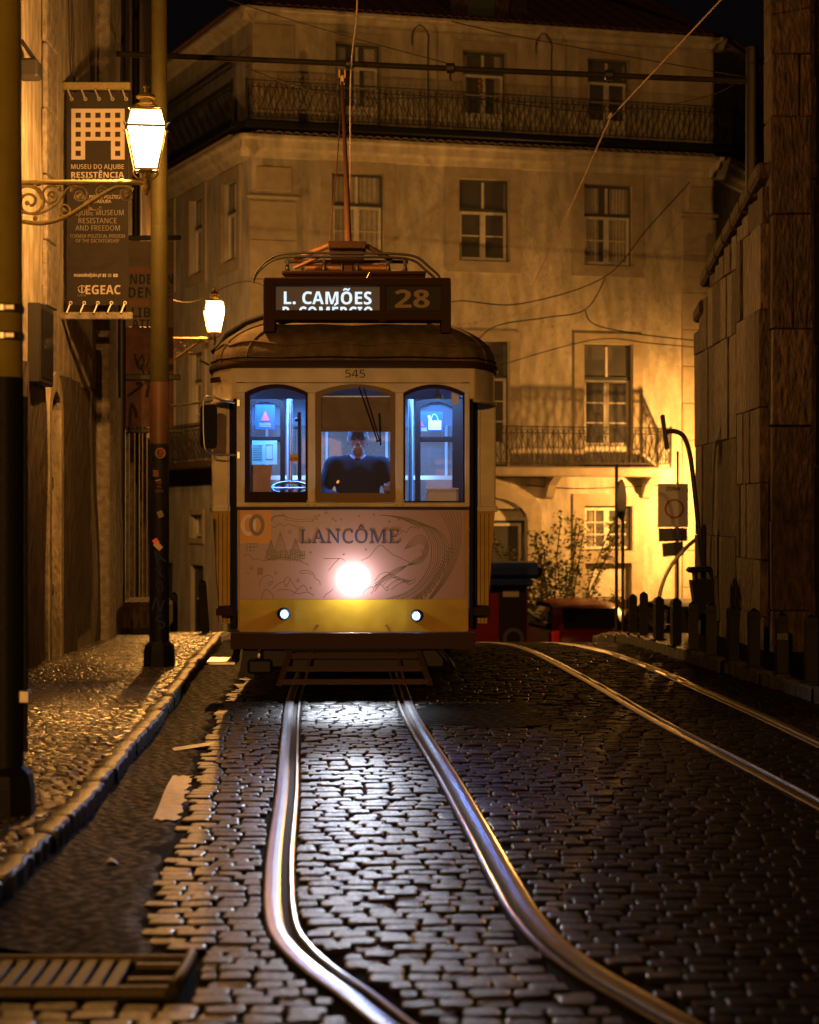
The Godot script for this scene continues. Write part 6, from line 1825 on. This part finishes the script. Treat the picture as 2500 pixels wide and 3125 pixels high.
func advert_material() -> StandardMaterial3D:
	SHEET = Image.create(1024, 400, false, Image.FORMAT_RGB8)
	var base := Color(0.55, 0.40, 0.37)
	for y in 400:
		for x in 1024:
			var g := 0.97 + 0.03 * sin(x * 0.013) * cos(y * 0.021)
			SHEET.set_pixel(x, y, Color(base.r * g, base.g * g, base.b * g))
	var v := func(a: Array) -> Array:
		var out: Array = []
		for k in range(0, a.size(), 2):
			out.append(Vector2(a[k] - 20, a[k + 1] - 40))
		return out
	SHEET.fill_rect(Rect2i(0, 0, 142, 150), Color(0.72, 0.42, 0.05))
	for r in [[84, 150, Color(0.8, 0.68, 0.52)], [145, 150, Color(0.10, 0.09, 0.16)]]:
		var pts: Array = []
		for k in 33:
			pts.append(Vector2(r[0] - 20 + 44 * cos(k * TAU / 32), r[1] - 40 + 66 * sin(k * TAU / 32)))
		for pass_ in 3:
			ink(pts, 8.0, r[2], false)
	# fir trees with parcels
	for t in [[320, 205, 60, 190], [250, 260, 42, 140], [432, 252, 52, 150]]:
		for row in 12:
			var f := row / 11.0
			var w: float = t[2] * (0.1 + f)
			var y: float = t[1] + t[3] * f
			var pts: Array = []
			for k in 9:
				pts.append(Vector2(t[0] - 20 - w + 2 * w * k / 8.0, y - 40 + (9 if k % 2 else 0)))
			ink(pts, 0.9, Color(0.12, 0.1, 0.05), false)
		ink(v.call([t[0], t[1], t[0] - t[2] * 1.1, t[1] + t[3]]), 0.8)
		ink(v.call([t[0], t[1], t[0] + t[2] * 1.1, t[1] + t[3]]), 0.8)
	for k in 16:
		var x := 215.0 + (k % 8) * 36.0
		var y := 330.0 + (k / 8) * 34.0 + (k * 7 % 5) * 3
		ink(v.call([x, y, x + 34, y, x + 34, y + 30, x, y + 30, x, y]), 0.8, Color(0.12, 0.1, 0.05), false)
		ink(v.call([x + 17, y, x + 17, y + 30]), 0.8)
		ink(v.call([x, y + 12, x + 34, y + 12]), 0.8)
	for k in 5:
		var x := 70.0 + (k % 3) * 28.0
		var y := 285.0 + (k / 3) * 28.0
		ink(v.call([x, y, x + 26, y, x + 26, y + 26, x, y + 26, x, y]), 0.8, Color(0.12, 0.1, 0.05), false)
	# hills, clouds, mountains
	for a in [[50, 375, 85, 362, 120, 400, 150, 395, 200, 412, 300, 386, 420, 400, 530, 440], [200, 412, 260, 395, 330, 388], [680, 480, 720, 430, 762, 395, 800, 410], [920, 410, 980, 380, 1025, 325, 1065, 296, 1110, 330, 1160, 370, 1200, 385, 1300, 436], [265, 612, 310, 575, 345, 560, 370, 530, 392, 545, 420, 590, 445, 620], [345, 560, 360, 600, 375, 580, 392, 540], [410, 660, 450, 620, 490, 590, 520, 625, 530, 645], [300, 625, 380, 622, 450, 650, 520, 640, 570, 665], [180, 690, 195, 640, 220, 620, 255, 650, 270, 690], [460, 490, 510, 480, 560, 500, 580, 540, 610, 560, 615, 590], [470, 505, 520, 500, 560, 515], [165, 600, 170, 560, 200, 525, 240, 518, 265, 540], [220, 575, 245, 565, 262, 560, 250, 585, 225, 590], [255, 152, 275, 170, 300, 150, 330, 145, 350, 158, 375, 145, 400, 150, 440, 162], [1210, 215, 1230, 190, 1255, 205, 1275, 175, 1300, 165, 1330, 170], [640, 680, 660, 655, 690, 635, 710, 615], [930, 650, 960, 620, 1000, 600, 1010, 630, 990, 650], [1010, 605, 1050, 580, 1080, 600, 1110, 630, 1120, 610, 1100, 600], [640, 395, 760, 395]]:
		ink(v.call(a), 1.0)
	# stars and flakes
	for p in [[450, 555], [285, 500], [905, 85], [1015, 75], [585, 90], [710, 105], [545, 610], [105, 465], [1130, 125], [955, 330], [790, 365], [80, 500], [610, 80], [390, 200], [730, 120], [770, 110], [1200, 105], [660, 60], [560, 120], [340, 70], [1350, 165], [545, 350]]:
		var s := 18.0 if p[0] % 3 == 0 else 9.0
		for k in 4:
			var d := Vector2(cos(k * PI / 4), sin(k * PI / 4)) * s
			ink([Vector2(p[0] - 20, p[1] - 40) - d, Vector2(p[0] - 20, p[1] - 40) + d], 0.7, Color(0.3, 0.18, 0.12))
	ink(v.call([255, 115, 265, 95, 300, 82, 350, 85, 365, 95]), 3.0, Color(0.15, 0.1, 0.06))
	ink(v.call([365, 95, 450, 110, 540, 105, 600, 110]), 0.9)
	ink(v.call([350, 110, 450, 126, 560, 122]), 0.9)
	for k in 14:
		ink(v.call([150 + k * 3, 462, 148 + k * 3, 515]), 1.0, Color(0.4, 0.2, 0.15))
	# the great swirl on the right
	for k in 9:
		var q := k * 16.0
		ink(v.call([1060 + q * 1.5, 78 + q * 0.1, 1200 + q, 90 + q * 0.5, 1340 + q * 0.9, 130 + q * 0.3, 1430 + q, 260, 1440 + q, 400, 1400 + q, 500, 1330 + q * 0.95, 590, 1240 + q * 1.3, 650, 1110 + q * 2.2, 690]), 0.8 if k % 3 else 1.3)
	for k in 7:
		ink(v.call([1500 + k * 26, 50, 1560 + k * 17, 150, 1590 + k * 11, 280, 1570 + k * 9, 420, 1510 + k * 6, 560, 1420 + k * 4, 690]), 0.8)
	for k in 26:
		var f := k / 25.0
		var p := Vector2(1310 + 260 * f, 690 - 310 * f * f - 60 * f)
		ink([p - Vector2(34, 50), p - Vector2(-14 + 10 * sin(k * 2.0), 30), p - Vector2(10, 70)], 1.2, Color(0.22, 0.14, 0.06), false)
	for k in 5:
		ink(v.call([1240 + k * 8, 330 - k * 4, 1290 + k * 6, 260 + k * 10, 1350, 225 + k * 14, 1405 - k * 4, 250 + k * 12, 1420 - k * 8, 330, 1395 - k * 8, 390, 1350 - k * 8, 430 - k * 6, 1200, 460 + k * 8, 1100 - k * 5, 520 + k * 12, 1020, 580 + k * 14]), 0.9)
	for k in 5:
		ink(v.call([1020 + k * 30, 560 + k * 16, 1060 + k * 34, 510 + k * 18, 1120 + k * 36, 495 + k * 16, 1150 + k * 30, 530 + k * 14, 1210 + k * 26, 540 + k * 6, 1265 + k * 14, 575 - k * 10]), 0.9)
	ink(v.call([1345, 390, 1375, 375, 1372, 335, 1355, 330]), 1.0)
	var m := mat("advert", Color(1, 1, 1), 0.4, 0.0, {"coat": 0.3})
	m.albedo_texture = ImageTexture.create_from_image(SHEET)
	return m


# ---------------------------------------------------------------- the driver: one continuous figure meshed from tapered bones
func flesh(into: Mb, bones: Array, cell: float, k: float) -> void:  # bones: [from, radius, to, radius, squash (Vector3)]
	var lo := Vector3(1e9, 1e9, 1e9)
	var hi := -lo
	for b in bones:
		for e in [[b[0], b[1]], [b[2], b[3]]]:
			lo = lo.min(e[0] - Vector3.ONE * (e[1] * 1.6 + 3 * cell))
			hi = hi.max(e[0] + Vector3.ONE * (e[1] * 1.6 + 3 * cell))
	var n := Vector3i((hi - lo) / cell) + Vector3i.ONE * 2
	var f := PackedFloat32Array()
	f.resize(n.x * n.y * n.z)
	f.fill(1.0)
	for b in bones:
		var sq: Vector3 = b[4] if b.size() > 4 else Vector3.ONE
		var reach: float = maxf(b[1], b[3]) * 1.5 + k + 2 * cell
		var p0 := Vector3i((b[0].min(b[2]) - Vector3.ONE * reach - lo) / cell).max(Vector3i.ZERO)
		var p1 := Vector3i((b[0].max(b[2]) + Vector3.ONE * reach - lo) / cell + Vector3.ONE).min(n - Vector3i.ONE)
		var a: Vector3 = b[0]
		var ab: Vector3 = (b[2] - a) / sq
		var l2 := maxf(ab.length_squared(), 1e-9)
		var r0: float = b[1]
		var r1: float = b[3]
		for z in range(p0.z, p1.z + 1):
			for y in range(p0.y, p1.y + 1):
				var at := (z * n.y + y) * n.x
				for x in range(p0.x, p1.x + 1):
					var q := (lo + Vector3(x, y, z) * cell - a) / sq
					var t := clampf(q.dot(ab) / l2, 0.0, 1.0)
					var d := (q - ab * t).length() - lerpf(r0, r1, t)
					var g := f[at + x]
					var h := clampf(0.5 + 0.5 * (g - d) / k, 0.0, 1.0)
					f[at + x] = lerpf(g, d, h) - k * h * (1.0 - h)
	var where := {}
	var first := into.v.size()
	var step := [1, n.x, n.x * n.y]
	for z in n.z - 1:
		for y in n.y - 1:
			for x in n.x - 1:
				var at := (z * n.y + y) * n.x + x
				var inside := 0
				var sum := Vector3.ZERO
				var cuts := 0
				for c in 8:
					if f[at + (c & 1) + (c >> 1 & 1) * n.x + (c >> 2) * step[2]] < 0.0:
						inside += 1
				if inside == 0 or inside == 8:
					continue
				for e in 3:
					for c in 8:
						if c >> e & 1:
							continue
						var i0: int = at + (c & 1) + (c >> 1 & 1) * n.x + (c >> 2) * step[2]
						var v0 := f[i0]
						var v1 := f[i0 + step[e]]
						if (v0 < 0.0) != (v1 < 0.0):
							var p := Vector3(c & 1, c >> 1 & 1, c >> 2)
							p[e] += v0 / (v0 - v1)
							sum += p
							cuts += 1
				var gx := f[at + 1] - f[at] + f[at + 1 + n.x + step[2]] - f[at + n.x + step[2]]
				var gy := f[at + n.x] - f[at] + f[at + 1 + n.x + step[2]] - f[at + 1 + step[2]]
				var gz := f[at + step[2]] - f[at] + f[at + 1 + n.x + step[2]] - f[at + 1 + n.x]
				where[at] = into.put(lo + (Vector3(x, y, z) + sum / cuts) * cell, Vector3(gx, gy, gz).normalized())
	for at in where:
		for e in 3:
			var s1: int = step[(e + 1) % 3]
			var s2: int = step[(e + 2) % 3]
			var a0 := f[at] < 0.0
			var a1: bool = f[at + step[e]] < 0.0
			if a0 != a1 and where.has(at - s1) and where.has(at - s2) and where.has(at - s1 - s2):
				var q := [where[at - s1 - s2], where[at - s1], where[at], where[at - s2]]
				if a0:
					into.tri(q[0], q[2], q[1])
					into.tri(q[0], q[3], q[2])
				else:
					into.tri(q[0], q[1], q[2])
					into.tri(q[0], q[2], q[3])
	if first == into.v.size():
		return


func driver() -> void:
	var o := thing("person", "driver in a dark sweater with a pale collar, seated behind the tram's middle window", "person", Vector3(-0.43, 0.03, -16.62), 0.02)
	# local: x right as seen from the front, faces +z; the floor of the tram is at y = 0.71
	var s := mb()
	var hip := 1.33
	var bones := [
		[Vector3(-0.08, hip, -0.06), 0.12, Vector3(0.08, hip, -0.06), 0.12],
		[Vector3(0, hip, -0.05), 0.15, Vector3(0, 1.55, -0.04), 0.145, Vector3(1.15, 1, 0.8)],
		[Vector3(0, 1.55, -0.04), 0.145, Vector3(0, 1.76, -0.05), 0.15, Vector3(1.25, 1, 0.78)],
		[Vector3(-0.18, 1.84, -0.06), 0.078, Vector3(0.18, 1.84, -0.06), 0.078],
		[Vector3(-0.1, 1.87, -0.07), 0.05, Vector3(0.1, 1.87, -0.07), 0.05],
		[Vector3(-0.215, 1.835, -0.06), 0.072, Vector3(-0.29, 1.6, 0.0), 0.055],
		[Vector3(0.215, 1.835, -0.06), 0.072, Vector3(0.29, 1.6, 0.02), 0.055],
		[Vector3(-0.29, 1.6, 0.0), 0.055, Vector3(-0.14, 1.56, 0.2), 0.04],
		[Vector3(0.29, 1.6, 0.02), 0.055, Vector3(0.275, 1.665, 0.22), 0.038],
	]
	flesh(s, bones, 0.013, 0.035)
	put("sweater", s, M.sweater, o)
	# head, neck and hands in one skin
	var h := mb()
	flesh(h, [
		[Vector3(0, 1.84, -0.06), 0.058, Vector3(0, 1.95, -0.035), 0.055],
		[Vector3(0, 2.06, -0.04), 0.092, Vector3(0, 2.085, -0.03), 0.09, Vector3(0.95, 1.08, 1.05)],
		[Vector3(0, 2.0, 0.0), 0.062, Vector3(0, 1.97, 0.02), 0.048, Vector3(1, 1, 1)],
		[Vector3(0, 1.955, 0.035), 0.022, Vector3(0, 1.952, 0.04), 0.02],
		[Vector3(0, 2.055, 0.055), 0.010, Vector3(0, 2.02, 0.078), 0.014],
		[Vector3(-0.012, 2.012, 0.066), 0.009, Vector3(0.012, 2.012, 0.066), 0.009],
		[Vector3(-0.045, 2.075, 0.045), 0.012, Vector3(0.045, 2.075, 0.045), 0.012],
		[Vector3(-0.018, 1.988, 0.062), 0.007, Vector3(0.018, 1.988, 0.062), 0.007],
		[Vector3(-0.018, 1.979, 0.06), 0.008, Vector3(0.018, 1.979, 0.06), 0.008],
		[Vector3(-0.083, 2.06, -0.035), 0.010, Vector3(-0.08, 2.02, -0.03), 0.008],
		[Vector3(0.083, 2.06, -0.035), 0.010, Vector3(0.08, 2.02, -0.03), 0.008],
	], 0.0045, 0.018)
	# right of the picture: a hand closed on the controller handle; left: a hand resting on the ledge
	for hand in [[Vector3(0.275, 1.668, 0.225), Vector3(-0.02, 0.005, 0.09), -1.0], [Vector3(-0.13, 1.56, 0.215), Vector3(0.05, -0.01, 0.085), 1.0]]:
		var w: Vector3 = hand[0]
		var along_: Vector3 = hand[1]
		var side: Vector3 = Vector3(0, 1, 0).cross(along_).normalized() * float(hand[2])
		var hb := [[w - along_ * 0.15, 0.028, w + along_ * 0.9, 0.024]]
		for k in 4:
			var off: Vector3 = side * (-0.032 + 0.0205 * k)
			hb.append([w + along_ * 0.15 + off * 0.6, 0.016, w + along_ * 0.95 + off, 0.012])
			var l: float = [0.036, 0.041, 0.039, 0.031][k]
			var d := along_.normalized()
			var k1 := w + along_ * 0.95 + off
			var k2 := k1 + d * l * 0.9 + Vector3(0, -0.014, 0)
			var k3 := k2 + d * l * 0.25 + Vector3(0, -0.026, 0)
			var k4 := k3 + d * -0.012 + Vector3(0, -0.016, 0)
			hb.append([k1, 0.0105, k2, 0.0095])
			hb.append([k2, 0.0095, k3, 0.0088])
			hb.append([k3, 0.0088, k4, 0.008])
		var t0 := w + along_ * 0.2 - side * 0.03
		var t1 := t0 + along_ * 0.35 - side * 0.03 + Vector3(0, -0.014, 0)
		hb.append([t0, 0.016, t1, 0.0125])
		hb.append([t1, 0.012, t1 + along_ * 0.33 - side * 0.004 + Vector3(0, -0.014, 0), 0.0095])
		flesh(h, hb, 0.0035, 0.006)
	put("skin", h, M.skin, o)
	var hair := mb()
	flesh(hair, [[Vector3(0, 2.1, -0.095), 0.077, Vector3(0, 2.125, -0.075), 0.074, Vector3(1.0, 0.98, 1.03)], [Vector3(0, 2.03, -0.12), 0.045, Vector3(0, 2.06, -0.11), 0.055, Vector3(1.1, 1, 1)]], 0.007, 0.02)
	put("hair", hair, M.hair, o)
	for e in [-0.03, 0.03]:
		put("eye", mb().lathe([Vector2(0, -0.011), Vector2(0.008, -0.008), Vector2(0.011, 0), Vector2(0.008, 0.008), Vector2(0, 0.011)], Vector3(e, 2.055, 0.047), 10), M.eye, o)
	var col := mb()
	for g in [-1.0, 1.0]:
		col.grid(8, 3, func(u: float, v: float) -> Vector3:
			var a: float = lerpf(0.35, 2.6, u) * g
			var r := 0.064 + 0.02 * (1.0 - v)
			return Vector3(sin(a) * r, 1.885 + 0.05 * v - 0.07 * pow(1.0 - u, 2.0) * (1.0 - v * 0.7), cos(a) * r * 0.95 - 0.045), g < 0)
	put("collar", col, M.shirt, o)
	put("badge", mb().box(Vector3(-0.165, 1.7, 0.078), Vector3(0.02, 0.028, 0.006), 0.002, Basis(Vector3.BACK, -0.6)), M.brass, o)
	var t := mb()
	flesh(t, [
		[Vector3(-0.09, 1.30, -0.05), 0.1, Vector3(-0.13, 1.30, 0.3), 0.07],
		[Vector3(0.09, 1.30, -0.05), 0.1, Vector3(0.13, 1.30, 0.3), 0.07],
		[Vector3(-0.13, 1.30, 0.3), 0.068, Vector3(-0.14, 0.86, 0.28), 0.05],
		[Vector3(0.13, 1.30, 0.3), 0.068, Vector3(0.14, 0.86, 0.28), 0.05],
	], 0.014, 0.03)
	put("trousers", t, M.trousers, o)
	for g in [-0.14, 0.14]:
		var sh := mb()
		flesh(sh, [[Vector3(g, 0.78, 0.27), 0.045, Vector3(g, 0.755, 0.4), 0.035, Vector3(1, 0.8, 1)]], 0.012, 0.02)
		put("shoe", sh, M.rubber, o)


func _ready() -> void:
	rng.seed = 28
	# camera: level, 1.48 m above the setts, a 70 mm lens wide open and focused on the tram
	var cam := Camera3D.new()
	cam.name = "camera"
	add_child(cam)
	cam.position = Vector3(0, 1.48, 0)
	cam.keep_aspect = Camera3D.KEEP_HEIGHT
	var at := CameraAttributesPhysical.new()
	at.frustum_focal_length = 70.0
	at.frustum_focus_distance = 15.9
	at.frustum_near = 0.1
	at.frustum_far = 400.0
	at.exposure_aperture = 2.8
	cam.attributes = at
	cam.projection = Camera3D.PROJECTION_FRUSTUM
	cam.near = 0.1
	cam.far = 400.0
	cam.size = 0.1 * 2.0 * 1078.0 / 4200.0
	cam.current = true
	# a black night sky over the town
	var sky := ProceduralSkyMaterial.new()
	sky.sky_top_color = Color(0.05, 0.045, 0.05)
	sky.sky_horizon_color = Color(0.09, 0.06, 0.05)
	sky.ground_bottom_color = Color(0.03, 0.025, 0.02)
	sky.ground_horizon_color = Color(0.05, 0.04, 0.03)
	sky.sun_angle_max = 0.0
	var env := Environment.new()
	env.background_mode = Environment.BG_SKY
	env.sky = Sky.new()
	env.sky.sky_material = sky
	env.background_energy_multiplier = 0.35
	env.tonemap_mode = Environment.TONE_MAPPER_LINEAR
	env.tonemap_exposure = 1.0
	env.sdfgi_enabled = true
	env.ssao_enabled = true
	env.ssil_enabled = true
	var we := WorldEnvironment.new()
	we.name = "world_environment"
	we.environment = env
	add_child(we)
	materials()
	# the place
	street()
	back_house()
	left_houses()
	right_wall()
	# the things
	furniture()
	tram()
	driver()
